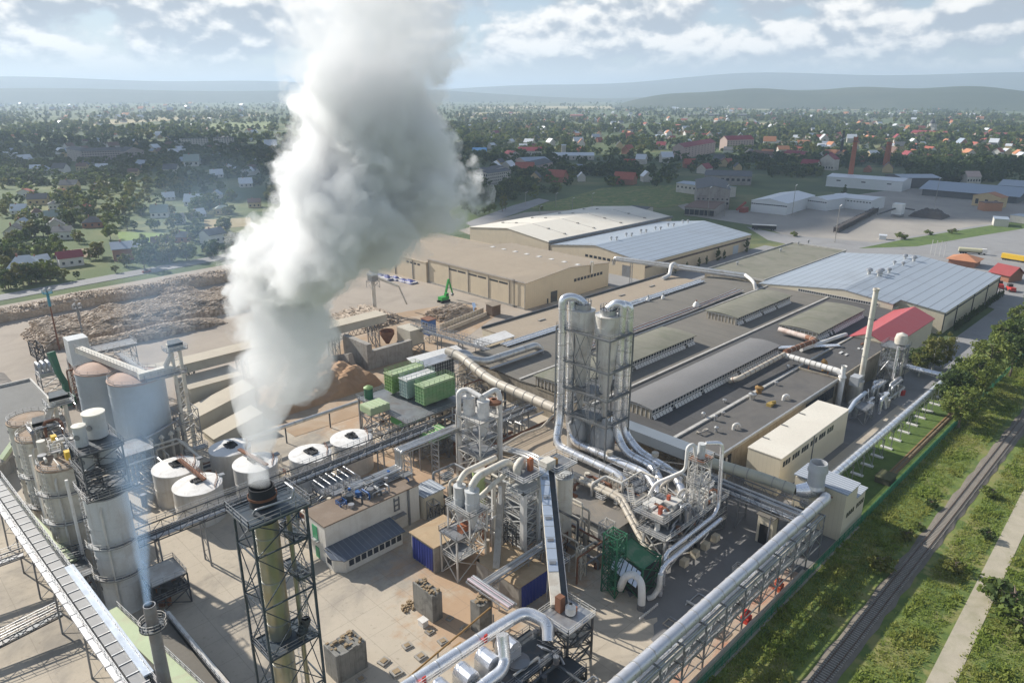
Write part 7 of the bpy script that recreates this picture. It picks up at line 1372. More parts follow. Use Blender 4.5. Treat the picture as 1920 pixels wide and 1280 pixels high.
pbuild('open_shed', 'wide dark fronted shed with blue grey roof behind the gravel yard', 'shed', (1728, 366), (1905, 382), 44, 6.4, 11.6, mat('shed_shade_wall', (.10, .11, .12), .8), bluesh, 'x', over=2.5)
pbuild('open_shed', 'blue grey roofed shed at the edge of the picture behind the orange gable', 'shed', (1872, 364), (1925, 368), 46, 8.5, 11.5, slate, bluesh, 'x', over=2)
pbuild('arched_store', 'ochre arched store with orange rim in front of the blue grey shed', 'store', (1821, 385), (1874, 391), 12, 8.5, 11.5, ochre, orangetile, 'y', ((2, 6, 3, 2.4),))
pbuild('brick_annexe', 'small orange brick annexe beside the arched store', 'store', (1845, 396), (1878, 396), 9, 6.4, 6.6, mat('orange_brick', (.42, .20, .11), .9), brownr)
pbuild('derelict_mill', 'derelict pale grey factory block with dark vaulted roof and broken windows', 'factory', (1304, 391), (1366, 393), 70, 16, 18.5, oldw, slate, 'y', ((4, 5.6, 9, 1.6), (7.5, 8.6, 7, 1.4)), side=4)
pbuild('derelict_mill', 'older mill block with dark vaulted roof standing behind the derelict one', 'factory', (1320, 345), (1408, 348), 50, 9, 12, oldw, slate, 'x', ((4, 6.5, 9, 3),))
pbuild('low_mill_wing', 'long pale low wing with small square windows beside the derelict block', 'factory', (1267, 360), (1352, 372), 20, 8.6, 9.6, plain, bluesh, 'x', ((4.6, 6.2, 11, 1.7),))
pbuild('roofless_ruin', 'brown roofed ruin with open concrete bays behind the metal roof', 'ruin', (1283, 404), (1338, 408), 40, 6.5, 7, oldw, brownr, 'x', ((1, 5, 6, 3.4),))
pbuild('low_brick_house', 'low pale outbuilding at the edge of the white warehouse roof', 'outbuilding', (1178, 402), (1212, 405), 14, 5, 6, plain, slate, 'x', ((1.5, 3.4, 4, 1.4),))
pbuild('site_office', 'pale grey single storey block at the edge of the gravel yard', 'outbuilding', (1862, 424), (1890, 426), 14, 5, 5.2, plain, bluesh); pbuild('site_office', 'second pale single storey block beside the gravel yard verge', 'outbuilding', (1892, 416), (1920, 420), 12, 5, 5.2, plain, bluesh)
pbuild('small_kiosk', 'tiny white kiosk alone at the edge of the gravel yard', 'kiosk', (1648, 449), (1661, 450), 4, 2.6, 3.1, whitew, silverr)
pbuild('gate_pavilion', 'open gate pavilion with a hipped orange tiled roof', 'pavilion', (1777, 496), (1826, 503), 12, 3.4, 6.2, brickw, orangetile, hip=True, over=1.4); pbuild('gate_house', 'red roofed gabled gate house beside the lorry park', 'gatehouse', (1856, 522), (1890, 530), 10, 4.0, 7.4, brickw, mat('deep_red_roof', (.30, .05, .05), .7), 'x', over=1)
for k, (x, y, h, lb) in enumerate(((1592, 346, 46, 'tall red brick chimney behind the long white warehouse'), (1661, 310, 28, 'shorter stout brick chimney among the trees'))):
    X, Y = at(x, y); t = thing('brick_chimney', lb, 'chimney', (X, Y, 0)); r = 2.8 if k == 0 else 4.2; MB().lathe([(r, 0), (r * .72, h), (r * .8, h + .2), (r * .8, h + 1.4), (r * .5, h + 1.4)], (X, Y, 0), 18).build('shaft', mat('chimney_brick', (.36, .12, .06), .9, 0, .15, .6), t, 40); MB().lathe([(r * .8, h * .93), (r * .86, h * .93), (r * .86, h * .95), (r * .8, h * .95)], (X, Y, 0), 18).build('band', brownr, t, 40)
X, Y = at(1742, 406); t = thing('dark_heap', 'dark heap of coal or soil on the gravel yard', 'heap', (X, Y, 0)); mound(MB(), X - 12, Y - 12, X + 12, Y + 12, 0, 6.5, 14, 3).build('heap', mat('dark_soil', (.08, .07, .065), .95, 0, .3, .5), t, 50)
wg = None
for k in range(9):
    f = k / 8; X, Y = at(1572 + 66 * f, 434 - 34 * f)
    if wg is None:
        wg = thing('log_bunk', 'dark steel log bunk in the row crossing the gravel yard', 'log bunk', (0, 0, 0), 'log bunks crossing the gravel yard'); MB().box(-6, -1.6, .8, 6, 1.6, 3.4).build('load', mat('dark_log_load', (.10, .08, .07), .95, 0, .3, .5), wg); 
        for x in (-6, -3, 0, 3, 6): MB().box(x - .15, -1.9, 0, x + .15, -1.6, 4.2).build('stake', dark, wg); MB().box(x - .15, 1.6, 0, x + .15, 1.9, 4.2).build('stake', dark, wg)
        o = wg; bpy.context.view_layer.update(); a0 = at(1572, 434); a1 = at(1638, 400)
    else: o = copy_tree(wg)
    o.location = (X, Y, 0); o.rotation_euler = (0, 0, math.atan2(a1[1] - a0[1], a1[0] - a0[0]))
X, Y = at(1682, 406); t = thing('white_bin', 'square white hopper bin with conveyors beside the log bunks', 'hopper', (X, Y, 0)); MB().box(X - 3.5, Y - 3.5, 2, X + 3.5, Y + 3.5, 10).build('bin', whitew, t); frame(t, X - 3.3, Y - 3.3, X + 3.3, Y + 3.3, 0, 2, 1, mid, .4, .2); MB().beam((X, Y, 7), (X + 24, Y - 4, 3), 1.2, 1).build('conveyor', dark, t); MB().beam((X, Y, 7), (X - 20, Y + 8, 3), 1.2, 1).build('conveyor', dark, t)
def lorry(px, py, rz, lb, kind, cabm, bodym):
    X, Y = at(px, py); t = thing('tanker_lorry' if kind == 'tank' else 'lorry', lb, 'lorry', (0, 0, 0)); MB().box(5, -1.25, .9, 7.2, 1.25, 3.4).build('cab', cabm, t); MB().box(7.21, -1.1, 2.0, 7.26, 1.1, 3.1).build('windscreen', glass, t); MB().box(-7, -1.1, .8, 5, 1.1, 1.1).build('chassis', dark, t)
    if kind == 'tank': MB().tube((-7, 0, 2.3), (4.7, 0, 2.3), 1.25, None, 18).build('tank', bodym, t, 40)
    else: MB().box(-7, -1.25, 1.11, 4.7, 1.25, 3.7).build('body', bodym, t)
    for x in (-5.8, -4.5, -3.2, 3.6, 6.2):
        for s in (-1.15, 1.15): MB().tube((x, s - .15, .5), (x, s + .15, .5), .5, None, 14).build('wheel', blackm, t, 40)
    t.location = (X, Y, 0); t.rotation_euler = (0, 0, rz)
lorry(1822, 476, R(-70), 'pale yellow tanker lorry with white cab parked by the verge', 'tank', white, mat('pale_yellow_tank', (.62, .58, .38), .4, 0, .05, .5)); lorry(1903, 490, R(-100), 'yellow lorry at the edge of the lorry park', 'box', yellow, yellow)
for k, (px, py) in enumerate(((1874, 540), (1894, 546))):
    X, Y = at(px, py); t = thing('red_loader', ('red loader truck nearer the metal hall corner', 'red loader truck farther from the metal hall corner')[k], 'loader', (0, 0, 0), 'pair of red loader trucks'); MB().box(-2.4, -1.2, .7, 2.0, 1.2, 2.2).build('body', redp, t); MB().box(.2, -1, 2.2, 1.8, 1, 3.4).build('cab', mat('dark_cab', (.05, .04, .04), .5), t)
    for x in (-1.6, 1.4):
        for s in (-1.2, 1.2): MB().tube((x, s - .25, .75), (x, s + .25, .75), .75, None, 14).build('wheel', redp if s < 0 else blackm, t, 40)
    t.location = (X, Y, 0); t.rotation_euler = (0, 0, R(20 + 20 * k))
t = thing('long_bus', 'long dark lorry trailer with a white top behind the metal roof', 'trailer', (0, 0, 0)); MB().box(-8, -1.3, .8, 8, 1.3, 3.2).build('body', blackm, t); MB().box(-8.05, -1.35, 3.21, 8.05, 1.35, 3.6).build('top', white, t)
for x in (-6, -4.6, 5, 6.4): MB().tube((x, -1.3, .5), (x, 1.3, .5), .5, None, 12).build('wheel', blackm, t, 40)
t.location = (*at(1432, 431), 0); t.rotation_euler = (0, 0, R(-62))
X, Y = at(1393, 398); t = thing('red_crusher', 'red angled crusher machine standing on the gravel yard', 'machine', (X, Y, 0)); MB().beam((X - 5, Y + 3, 2), (X + 1, Y - 1, 8), 1.6, 1.4).build('arm', mat('dull_red', (.28, .06, .04), .7), t); MB().box(X - 3, Y - 2.5, 0, X + 4, Y + 2, 4).build('body', mat('dull_red', (.2,) * 3), t)
X, Y = at(275, 511); t = thing('parked_car', 'small dark car driving along the main road by the log wall', 'car', (X, Y, 0)); MB().prism([(X - 2.1, Y - .85), (X + 2.1, Y - .85), (X + 2.1, Y + .85), (X - 2.1, Y + .85)], .35, 1.0).build('body', mat('car_paint', (.30, .08, .06), .3, .2), t); MB().hexa([(X - 1.3, Y - .8, 1.001), (X + 1.1, Y - .8, 1.001), (X + 1.1, Y + .8, 1.001), (X - 1.3, Y + .8, 1.001), (X - .8, Y - .7, 1.55), (X + .6, Y - .7, 1.55), (X + .6, Y + .7, 1.55), (X - .8, Y + .7, 1.55)]).build('cabin', glass, t)
for x in (-1.3, 1.3):
    for s in (-.85, .85): MB().tube((X + x, Y + s - .1, .35), (X + x, Y + s + .1, .35), .35, None, 12).build('wheel', blackm, t, 40)
lp = None
for k, (px, py) in enumerate(((626, 0), (1012, 415), (985, 386), (1042, 388), (1073, 398), (1110, 388), (1565, 455), (1485, 405), (1752, 388), (1326, 410), (1358, 406))):
    if k == 0: continue
    X, Y = at(px, py)
    if lp is None:
        lp = thing('lamp_post', '', 'lamp post', (0, 0, 0), 'lamp posts and poles along the yards and roads'); MB().tube((0, 0, 0), (0, 0, 11), .16, .1, 8).build('pole', conc, lp, 40); MB().beam((0, 0, 10.9), (1.6, 0, 11.3), .3, .16).build('lamp_head', white, lp); o = lp; bpy.context.view_layer.update()
    else: o = copy_tree(lp)
    o.location = (X, Y, 0); o.scale = (1.6, 1.6, 1.0 if k < 6 else 2.1); o['label'] = 'thin pale lamp post along the entrance road' if k < 6 else 'tall thin pole standing in the trading yard'
fl = None
for k in range(4):
    X, Y = at(1744 + k * 8.5, 478 + k * 1.2)
    if fl is None: fl = thing('flag_pole', 'slim white flag pole in the row by the gate pavilion', 'flag pole', (0, 0, 0), 'white flag poles by the gate'); MB().tube((0, 0, 0), (0, 0, 9), .12, .06, 8).build('pole', white, fl, 40); MB().box(0, -.03, 6.6, .9, .03, 8.8).build('flag', white, fl); o = fl; bpy.context.view_layer.update()
    else: o = copy_tree(fl)
    o.location = (X, Y, 0)
# ---- larger town blocks
ap = ((1.2, 2.6), (4.2, 5.6), (7.2, 8.6), (10.2, 11.6), (13.2, 14.6))
blk = mat('grey_rose_flats', (.36, .32, .30), .85, 0, .12, .3)
pbuild('apartment_block', 'long five storey apartment block with dark mansard roof on the edge of town', 'apartment block', (156, 306), (232, 303), 16, 15.5, 19, blk, slate, 'x', [(a, b, 16, 1.6) for a, b in ap]); pbuild('apartment_block', 'apartment block wing with dark roof at the end of the long mansard block', 'apartment block', (128, 300), (154, 305), 16, 15.5, 19, blk, slate, 'x', [(a, b, 5, 1.6) for a, b in ap]); pbuild('apartment_block', 'gabled apartment block beside the long mansard block', 'apartment block', (236, 304), (272, 301), 18, 14, 19, blk, slate, 'y', [(a, b, 6, 1.6) for a, b in ap[:4]])
pbuild('apartment_block', 'pale flat roofed apartment block half lost in blue smoke', 'apartment block', (342, 278), (392, 276), 14, 15, 15.4, plain, slate, 'x', [(a, b, 10, 1.6) for a, b in ap]); pbuild('apartment_block', 'second pale flat roofed apartment block in the blue smoke', 'apartment block', (402, 276), (440, 275), 14, 15, 15.4, plain, slate, 'x', [(a, b, 8, 1.6) for a, b in ap])
pbuild('apartment_block', 'rose apartment block with maroon dormer roof near the mills', 'apartment block', (1362, 283), (1412, 281), 18, 17, 23, rosew, maroon, 'x', [(a, b, 10, 1.7) for a, b in ap]); pbuild('apartment_block', 'grey rose apartment block with maroon roof beside the dormer roofed one', 'apartment block', (1282, 298), (1340, 286), 18, 16, 21, rosew, maroon, 'x', [(a, b, 10, 1.7) for a, b in ap])
pbuild('white_school', 'white three storey block with rows of square windows and dark roof', 'school', (893, 348), (915, 350), 40, 13, 15, plain, slate, 'y', [(a, b, 5, 1.5) for a, b in ((2, 4), (6, 8), (10, 12))], side=4)
pbuild('school_wing', 'long white front wing of the square windowed block', 'school', (915, 343), (944, 334), 14, 12.5, 14, plain, slate, 'x', [(9.6, 11.4, 8, 1.4)])
for args in (('red_roofed_hall', 'long hall with maroon roof above the dark trees', (972, 292), (1016, 292), 18, 7, 12, plain, maroon), ('red_roofed_hall', 'short white gabled hall with maroon roof', (944, 300), (958, 302), 14, 9, 13, plain, maroon), ('blue_roofed_hall', 'long low hall with bright blue grey roof among the trees', (1036, 300), (1114, 300), 20, 6, 9.5, plain, silverr), ('blue_roofed_hall', 'blue grey roofed hall next to a brick gable', (984, 312), (1030, 310), 30, 6.5, 10, rosew, bluesh), ('brick_hall', 'brick gabled hall with dark roof in front of the blue grey roofs', (1002, 320), (1036, 312), 22, 5.5, 10, rosew, slate), ('white_tower_house', 'narrow white tower house rising over the blue grey roof', (1053, 292), (1061, 292), 9, 15, 16, plain, silverr), ('grand_red_hall', 'large hall with maroon roof and tall windows on the far side of town', (1706, 258), (1785, 262), 20, 10, 15, ochre, maroon), ('grand_red_hall', 'long barn like hall with a plain red roof at the edge of the picture', (1834, 262), (1905, 262), 24, 7, 13, rosew, mat('rose_red_roof', (.36, .11, .10), .8)), ('red_block', 'brown red block with a flat red roof far across the town', (1070, 226), (1096, 226), 24, 16, 19, mat('brown_block', (.30, .22, .17), .9), mat('rose_red_roof', (.4,) * 3)), ('white_front_house', 'pale two storey house in front of the large maroon hall', (1714, 265), (1735, 265), 12, 9, 13, plain, brownr), ('blue_dome_hall', 'round topped blue roofed hall beside the plume', (886, 292), (912, 292), 22, 6, 11, slate, mat('strong_blue_roof', (.05, .17, .36), .6)), ('long_grey_works', 'long low grey works far beyond the town', (1290, 218), (1400, 218), 20, 6, 8, slate, mat('mid_grey_roof', (.26, .26, .26), .8)), ('gabled_town_house', 'tall pale gabled town house in the cloud shade', (1536, 318), (1562, 320), 14, 13, 19, plain, maroon), ('hipped_town_house', 'broad pale house with hipped roof and white dormers', (1400, 298), (1446, 300), 16, 6, 11, plain, brownr), ('ochre_row', 'ochre row house with brown red roof beside the trees', (1468, 296), (1505, 300), 14, 7, 11, ochre, maroon), ('pale_house', 'pale gabled house in front of the dark trees by the sheds', (1812, 344), (1838, 344), 12, 7, 12, plain, rosew)):
    pbuild(args[0], args[1], 'building', *args[2:], 'y' if 'gabled' in args[0] else 'x', ((2, 4.2, 5, 1.5),))
for px0, px1, py, lb in ((78, 120, 249, 'long bright white greenhouse in the fields'), (220, 326, 241, 'very long bright white greenhouse beyond the tree belt'), (0, 40, 246, 'pale greenhouse at the edge of the fields')): pbuild('greenhouse', lb, 'greenhouse', (px0, py), (px1, py - 2), 9, 2.5, 4, silverr, mat('bright_film', (.85, .86, .86), .3), 'x')
X, Y = at(1745, 250); t = thing('domed_church', 'white church with dark central dome above the red roofs', 'church', (X, Y, 0)); MB().box(X - 9, Y - 9, 0, X + 9, Y + 9, 13).build('nave', plain, t); MB().lathe([(6, 13), (6, 22), (6.6, 22.2), (6.2, 25), (4.2, 28.5), (1.2, 31), (.4, 33), (0, 36)], (X, Y, 0), 20).build('dome', [slate], t, 40); MB().lathe([(6.15, 13.2), (6.15, 21.8)], (X, Y, 0), 20).build('drum', plain, t, 40); MB().lathe([(2, 13), (2, 18), (0, 22)], (X - 8, Y + 6, 0), 10).lathe([(2, 13), (2, 18), (0, 22)], (X + 8, Y - 6, 0), 10).build('turret', plain, t, 40)
X, Y = at(1575, 300); t = thing('cable_mast', 'dark lattice mast with a cluster of antennas above the mills', 'mast', (X, Y, 0)); frame(t, X - 1, Y - 1, X + 1, Y + 1, 0, 40, 10, dark, .5, .3)
for k in range(6): MB().cyl(X + 3 * math.cos(k), Y + 3 * math.sin(k), 24 + k, 26 + k, .8, 10).build('antenna', whitew, t)
# ---- houses among the gardens: listed by where they stand, copied from a few prototypes
RO = [('dark grey', slate), ('grey green', greenr), ('red tiled', redtile), ('pale sheet', silverr), ('brown', brownr), ('orange tiled', orangetile), ('blue grey', bluesh), ('maroon', maroon)]; WA = [('cream', ochre), ('white', mat('white_house_wall', (.66, .64, .60), .85, 0, .08, .4)), ('brick', brickw), ('pale', plain)]
HP = {}
def house_proto(ri, wi, hip):
    k = (ri, wi, hip)
    if k in HP: return copy_tree(HP[k])
    t = thing('garden_house', '', 'house', (0, 0, 0)); rr = random.Random(ri * 7 + wi); w, d = 11 + rr.uniform(-1, 2), 8.5 + rr.uniform(-1, 1.5); hbuild(t, w, d, 3.6 + rr.uniform(0, 2), 7.4 + rr.uniform(0, 1.4), WA[wi][1], RO[ri][1], 'x' if rr.random() < .6 else 'y', ((1.3, 2.7, 3, 1.3),), True, .5, hip=hip); HP[k] = t; bpy.context.view_layer.update(); return t
near = [(52, 385, 0, 0, 20, 1.35), (33, 370, 2, 1, 10, 1.1), (92, 393, 0, 1, 30, 1.), (102, 372, 5, 2, 5, 1.1), (88, 417, 1, 1, 40, 1.1), (88, 436, 0, 3, 30, 1.2), (100, 450, 0, 1, 15, 1.2), (155, 428, 0, 2, 20, 1.15), (283, 409, 1, 1, 15, 1.3), (345, 386, 3, 1, 0, 1.25), (364, 410, 3, 1, 50, .9), (320, 421, 0, 1, 20, 1.1), (405, 403, 1, 0, 20, 1.1), (466, 390, 4, 0, 15, 1.1), (394, 459, 0, 1, 55, 1.35), (214, 490, 6, 2, 30, 1.5), (113, 502, 7, 1, 40, 1.2), (15, 522, 3, 1, 25, 1.4), (8, 450, 0, 3, 20, 1.3), (63, 506, 3, 1, 60, .9), (113, 357, 0, 0, 10, 1.4), (306, 376, 3, 1, 30, .9), (170, 359, 6, 2, 10, 1.1), (396, 334, 3, 1, 30, 1.2), (420, 322, 6, 1, 15, 1.2), (450, 352, 3, 3, 25, 1.2), (285, 468, 4, 2, 20, 1.), (325, 455, 0, 2, 10, 1.), (20, 402, 3, 1, 10, 1.), (25, 432, 6, 1, 12, 1.1), (143, 320, 4, 0, 10, 1.3), (180, 322, 3, 1, 20, 1.2), (75, 325, 6, 1, 20, 1.2), (240, 330, 4, 0, 10, 1.2), (345, 312, 1, 1, 12, 2.0), (497, 278, 3, 1, 20, 1.8), (395, 300, 6, 3, 5, 1.3), (60, 408, 4, 3, 35, .9), (140, 400, 2, 3, 5, 1.0), (395, 372, 6, 1, 5, 1.)]
near_lb = 'beside the main road|above the roadside gardens|among thick garden trees|near the meadow plot|in the smoke haze|behind the garden plots'.split('|')
for k, (px, py, ri, wi, a, s) in enumerate(near):
    X, Y = at(px, py); h = house_proto(ri, wi, k % 5 == 2); h.location = (X, Y, 0); h.rotation_euler = (0, 0, R(a - 45)); h.scale = (s * .85,) * 3; zone = 'close to the main road' if py > 480 else 'beside the bright meadow plots' if py > 400 else 'half hidden by garden trees' if py > 340 else 'in the blue smoke at the foot of the flats'; h['label'] = '%s roofed %s walled house %s' % (RO[ri][0], WA[wi][0], zone); h['group'] = '%s roofed %s garden houses' % (RO[ri][0], WA[wi][0]); TOWN.append((Vector((X, Y, 0)), 8 * s))
FH = []
for ri in range(8):
    t = MB(); w, d = 11 + ri % 3, 8.5; e, r = 3.6 + ri % 2, 7.5 + ri % 2; t.box(-w / 2, -d / 2, 0, w / 2, d / 2, e); t.cur = 1; s = .4; t.slab((-w / 2 - s, -d / 2 - s, e - .2), (w / 2 + s, -d / 2 - s, e - .2), (w / 2 + s, 0, r), (-w / 2 - s, 0, r), .25).slab((-w / 2 - s, 0, r), (w / 2 + s, 0, r), (w / 2 + s, d / 2 + s, e - .2), (-w / 2 - s, d / 2 + s, e - .2), .25); t.cur = 0
    for x in (-w / 2, w / 2): t.face([(x, -d / 2, e), (x, d / 2, e), (x, 0, r - .1)])
    FH.append((t, [(WA[ri % 4][1]), RO[ri][1]]))
fho = {}
def far_house(X, Y, ri, s, a, where):
    if ri not in fho: o = FH[ri][0].build('town_house', FH[ri][1]); fho[ri] = o
    else: o = fho[ri].copy(); C.objects.link(o)
    o.location = (X, Y, 0); o.rotation_euler = (0, 0, a); o.scale = (s, s, s * random.uniform(.9, 1.3)); tag(o, '%s roofed house %s' % (RO[ri][0], where), 'house', '%s roofed houses %s' % (RO[ri][0], where)); TOWN.append((Vector((X, Y, 0)), 7 * s))
rr = random.Random(77)
def blocked(X, Y, pad=3.): return any((X - p.x) ** 2 + (Y - p.y) ** 2 < (r + pad) ** 2 for p, r in TOWN)
def scatter_houses(n, x0, x1, y0, y1, where, wt, s=1.1):
    k = 0; tries = 0
    while k < n and tries < n * 20:
        tries += 1; px = rr.uniform(x0, x1); py = y0 + (y1 - y0) * rr.random() ** .8; X, Y = at(px, py)
        if blocked(X, Y, 4): continue
        far_house(X, Y, rr.choice(wt), s * rr.uniform(.8, 1.5), rr.choice([.3, .8, 1.9, 2.4]) + rr.gauss(0, .2), where); k += 1
scatter_houses(16, 1270, 1700, 290, 325, 'in the shaded quarter behind the mills', [0, 2, 4, 4, 7, 2])
scatter_houses(14, 900, 1260, 300, 345, 'among the dark trees behind the white warehouse', [0, 4, 6, 2, 3])
scatter_houses(36, 900, 1900, 255, 290, 'in the middle streets of the town', [2, 5, 4, 7, 0, 2, 5, 3])
scatter_houses(34, 900, 1880, 238, 282, 'with bright roofs between the gardens of the town', [3, 3, 6, 3], 1.1)
scatter_houses(62, 870, 1910, 225, 255, 'in the far streets of the town', [2, 5, 3, 3, 4, 2, 5, 6])
scatter_houses(50, 1250, 1915, 203, 228, 'on the far edge of the town below the wooded ridge', [3, 3, 5, 2, 3, 6], 1.3)
scatter_houses(26, 0, 480, 193, 212, 'in the distant village across the fields', [3, 3, 3, 5, 6], 1.9)
scatter_houses(8, 170, 270, 217, 226, 'in the hamlet with bright roofs before the brown field', [3, 5, 3], 1.5)
hm_ = MB(); hmats = [WA[1][1], WA[0][1], plain] + [r[1] for r in RO]
for (n, x0, x1, y0, y1, wt) in ((230, 870, 1915, 205, 262, [0, 2, 3, 3, 4, 5, 2, 6]), (90, 1300, 1915, 262, 300, [2, 5, 4, 3, 0]), (70, 0, 520, 192, 262, [3, 3, 5, 4]), (60, 0, 500, 262, 330, [0, 3, 4, 6])):
    for _ in range(n):
        X, Y = at(rr.uniform(x0, x1), rr.uniform(y0, y1))
        if blocked(X, Y, 3): continue
        ri = rr.choice(wt); src = FH[ri][0]; a = rr.choice([.3, .8, 1.9, 2.4]) + rr.gauss(0, .2); ca, sa = math.cos(a), math.sin(a); s = rr.uniform(.8, 1.5); i0 = len(hm_.v); wi = rr.randrange(3)
        hm_.v += [(X + s * (x * ca - y * sa), Y + s * (x * sa + y * ca), s * z) for x, y, z in src.v]; hm_.f += [tuple(q + i0 for q in f) for f in src.f]; hm_.m += [3 + ri if m else wi for m in src.m]; TOWN.append((Vector((X, Y, 0)), 6 * s))
tag(hm_.build('distant_houses', hmats), 'countless small houses of the far town', 'houses', kind='stuff')
fieldm = mat('tan_stubble_field', (.40, .34, .19), .95, 0, .15, .02); fieldg = mat('pale_green_field', (.22, .26, .10), .95, 0, .15, .02)
for pts_, m_ in (([(40, 236), (250, 222), (500, 212), (500, 217), (270, 229), (60, 245)], fieldm), ([(860, 212), (980, 210), (1010, 216), (862, 222)], fieldm), ([(900, 199), (1190, 199), (1200, 204), (890, 204)], fieldm), ([(1260, 200), (1640, 203), (1640, 207), (1260, 205)], fieldm), ([(300, 235), (520, 226), (520, 244), (330, 250)], fieldg), ([(40, 262), (130, 252), (140, 262), (60, 276)], fieldg), ([(0, 300), (110, 294), (130, 318), (0, 330)], fieldg), ([(1380, 232), (1450, 230), (1460, 240), (1390, 242)], fieldm)): psheet('field', pts_, .12, m_)
# ---- trees of the town: the largest as trees, the rest of the crowns as one mass
pts = []
def zone(n, x0, x1, y0, y1, kinds, keep=None):
    for _ in range(int(n * 3.6)):
        px = rr.uniform(x0, x1); py = y0 + (y1 - y0) * rr.random(); gx, gy = at(px, py); w_ = .004 if py < 262 else .011 if py < 345 else .03
        if .5 + .5 * math.sin(gx * w_ * 2.3 + 2 * math.sin(gy * w_)) * math.sin(gy * w_ * 1.9 + 1.5 * math.sin(gx * w_ * 1.3)) + rr.gauss(0, .16) < .52: continue
        
        if keep and not keep(px, py): continue
        X, Y = at(px, py)
        if blocked(X, Y, 1.5 if py < 330 else 2.): continue
        pts.append((math.hypot(X, Y), X, Y, rr.choice(kinds), rr.uniform(.55, 1.0) if rr.random() < .5 else rr.uniform(.9, 1.5)))
road_y = lambda px: 548 - .158 * px
plots = lambda px, py: not (215 < px < 310 and 432 < py < 456) and not (0 < px < 105 and 455 < py < 490 and (px + py) % 7 > 1.5) and not (380 < px < 440 and 408 < py < 424) and not (120 < px < 250 and 452 < py < 480 and (px * 3 + py) % 5 > 1)
zone(330, 0, 440, 345, 545, [0, 1, 2, 3, 0, 2], lambda px, py: py < road_y(px) and plots(px, py))
zone(700, 0, 510, 262, 348, [1, 3, 0, 3, 1], None); zone(800, 0, 520, 200, 262, [0, 1, 2, 3])
yard = lambda px, py: not (py > 388 - (px - 900) * .155 and px < 1100) and not (px > 1050 and py > 349) and not (px > 985 and py > 372)
zone(620, 868, 1262, 290, 400, [1, 3, 1, 0], yard); zone(500, 500, 868, 200, 300, [0, 1, 3, 2]); zone(260, 500, 868, 300, 385, [0, 1, 3, 2])
zone(560, 1262, 1925, 283, 335, [1, 3, 0, 1], lambda px, py: not (1300 < px < 1430 and py > 318) and not (1540 < px and py > 318 + (px - 1540) * .02))
zone(260, 1700, 1925, 312, 342, [3, 1], None)
zone(2100, 862, 1925, 222, 290, [0, 1, 2, 3, 0, 3]); zone(900, 862, 1925, 200, 226, [1, 3, 0])
zone(500, 0, 1920, 188, 200, [3, 1])
for px, py, s in ((893, 404, .8), (905, 402, .85), (915, 400, .8), (925, 396, .9), (885, 400, .8), (872, 396, .9)): X, Y = at(px, py); put(T_MED[0], X, Y, s, 'slim young tree in the row beside the entrance road', 'young trees beside the entrance road')
for px, py, s in ((942, 396, 1.15), (948, 393, .95)): X, Y = at(px, py); put(T_POP, X, Y, s, 'tall yellowing poplar by the entrance road', 'poplars by the entrance road')
put(T_CON, *at(1582, 372), 1.5, 'dark lone conifer in front of the long white warehouse')
for px, py, s, lb in ((1690, 448, 1.7, 'large dark bush on the verge by the gravel yard'), (1742, 440, 1.3, 'middle dark bush on the verge by the gravel yard'), (1785, 438, 1.4, 'dark bush on the verge nearest the pale offices'), (1490, 443, 1.3, 'dark bush behind the dark flat hall'), (1015, 392, 1.2, 'bright green bush by the car park')): X, Y = at(px, py); put(BUSH[0], X, Y, s * 1.3, lb)
pts.sort(); near_n = 0; rest = []
kinds_lb = ('mid green', 'dark green', 'yellowing', 'tall dark')
for d, X, Y, k, s in pts:
    if near_n < 230: put(T_MED[k], X, Y, s, '%s tree among the garden houses and yards beyond the plant' % kinds_lb[k], '%s trees beyond the plant' % kinds_lb[k]); near_n += 1
    else: rest.append((d, X, Y, k, s))
rn = np.random.default_rng(12); PR = {lod: [crown_np(rn, *a, r, h / 2, h / 2, 'round') for r, h in ((3.4, 8), (3.0, 7.5), (3.6, 8.5), (4.0, 10))] for lod, a in ((0, (18, 12, .75)), (1, (12, 7, 1.25)), (2, (7, 5, 2.2)))}
groups = {0: [], 1: [], 2: []}
for d, X, Y, k, s in rest:
    lod = 0 if d < 750 else 1 if d < 1400 else 2; a = rn.uniform(0, 6.28); ca, sa = math.cos(a), math.sin(a); v = PR[lod][k] * s * (1.15 if d < 1600 else 1.55); groups[2 if k == 2 else 1 if k in (1, 3) else 0].append(np.stack([v[:, 0] * ca - v[:, 1] * sa + X, v[:, 0] * sa + v[:, 1] * ca + Y, v[:, 2]], 1))
V = np.concatenate([np.concatenate(groups[k]) for k in (0, 1, 2)]); cnt = [sum(len(g) for g in groups[k]) // 4 for k in (0, 1, 2)]
o = quads_obj('distant_trees', V, [leaf, leafd, leafy]); o.data.polygons.foreach_set('material_index', np.repeat(np.array([0, 1, 2], np.int32), cnt)); tag(o, 'mass of tree crowns filling the town and the country behind', 'trees', kind='stuff')
# ---- low wooded ridge and far mountains
def ridge(name, dist, a0, a1, hf, m, depth, n=90):
    b = MB(); ring = []
    for k in range(n + 1):
        u = k / n; a = YAW + R(a0 + (a1 - a0) * u); h = hf(u); ring.append((math.cos(a), math.sin(a), h))
    for k in range(n):
        (c0, s0, h0), (c1, s1, h1) = ring[k], ring[k + 1]
        prof = [(0, -.1), (.25, .35), (.5, .75), (.75, 1.0), (1.4, .8), (2.2, -.1)]
        for (d0, z0), (d1, z1) in zip(prof, prof[1:]):
            r0, r1 = dist + d0 * depth, dist + d1 * depth; b.face([(c0 * r0, s0 * r0, h0 * z0 - .3), (c1 * r0, s1 * r0, h1 * z0 - .3), (c1 * r1, s1 * r1, h1 * z1 - .3), (c0 * r1, s0 * r1, h0 * z1 - .3)])
    return struct(name, b, m, 60)
woods = mat('wooded_slope', (.045, .065, .03), .95, 0, .3, .004, (.09, .10, .05), .5, .002, .1)
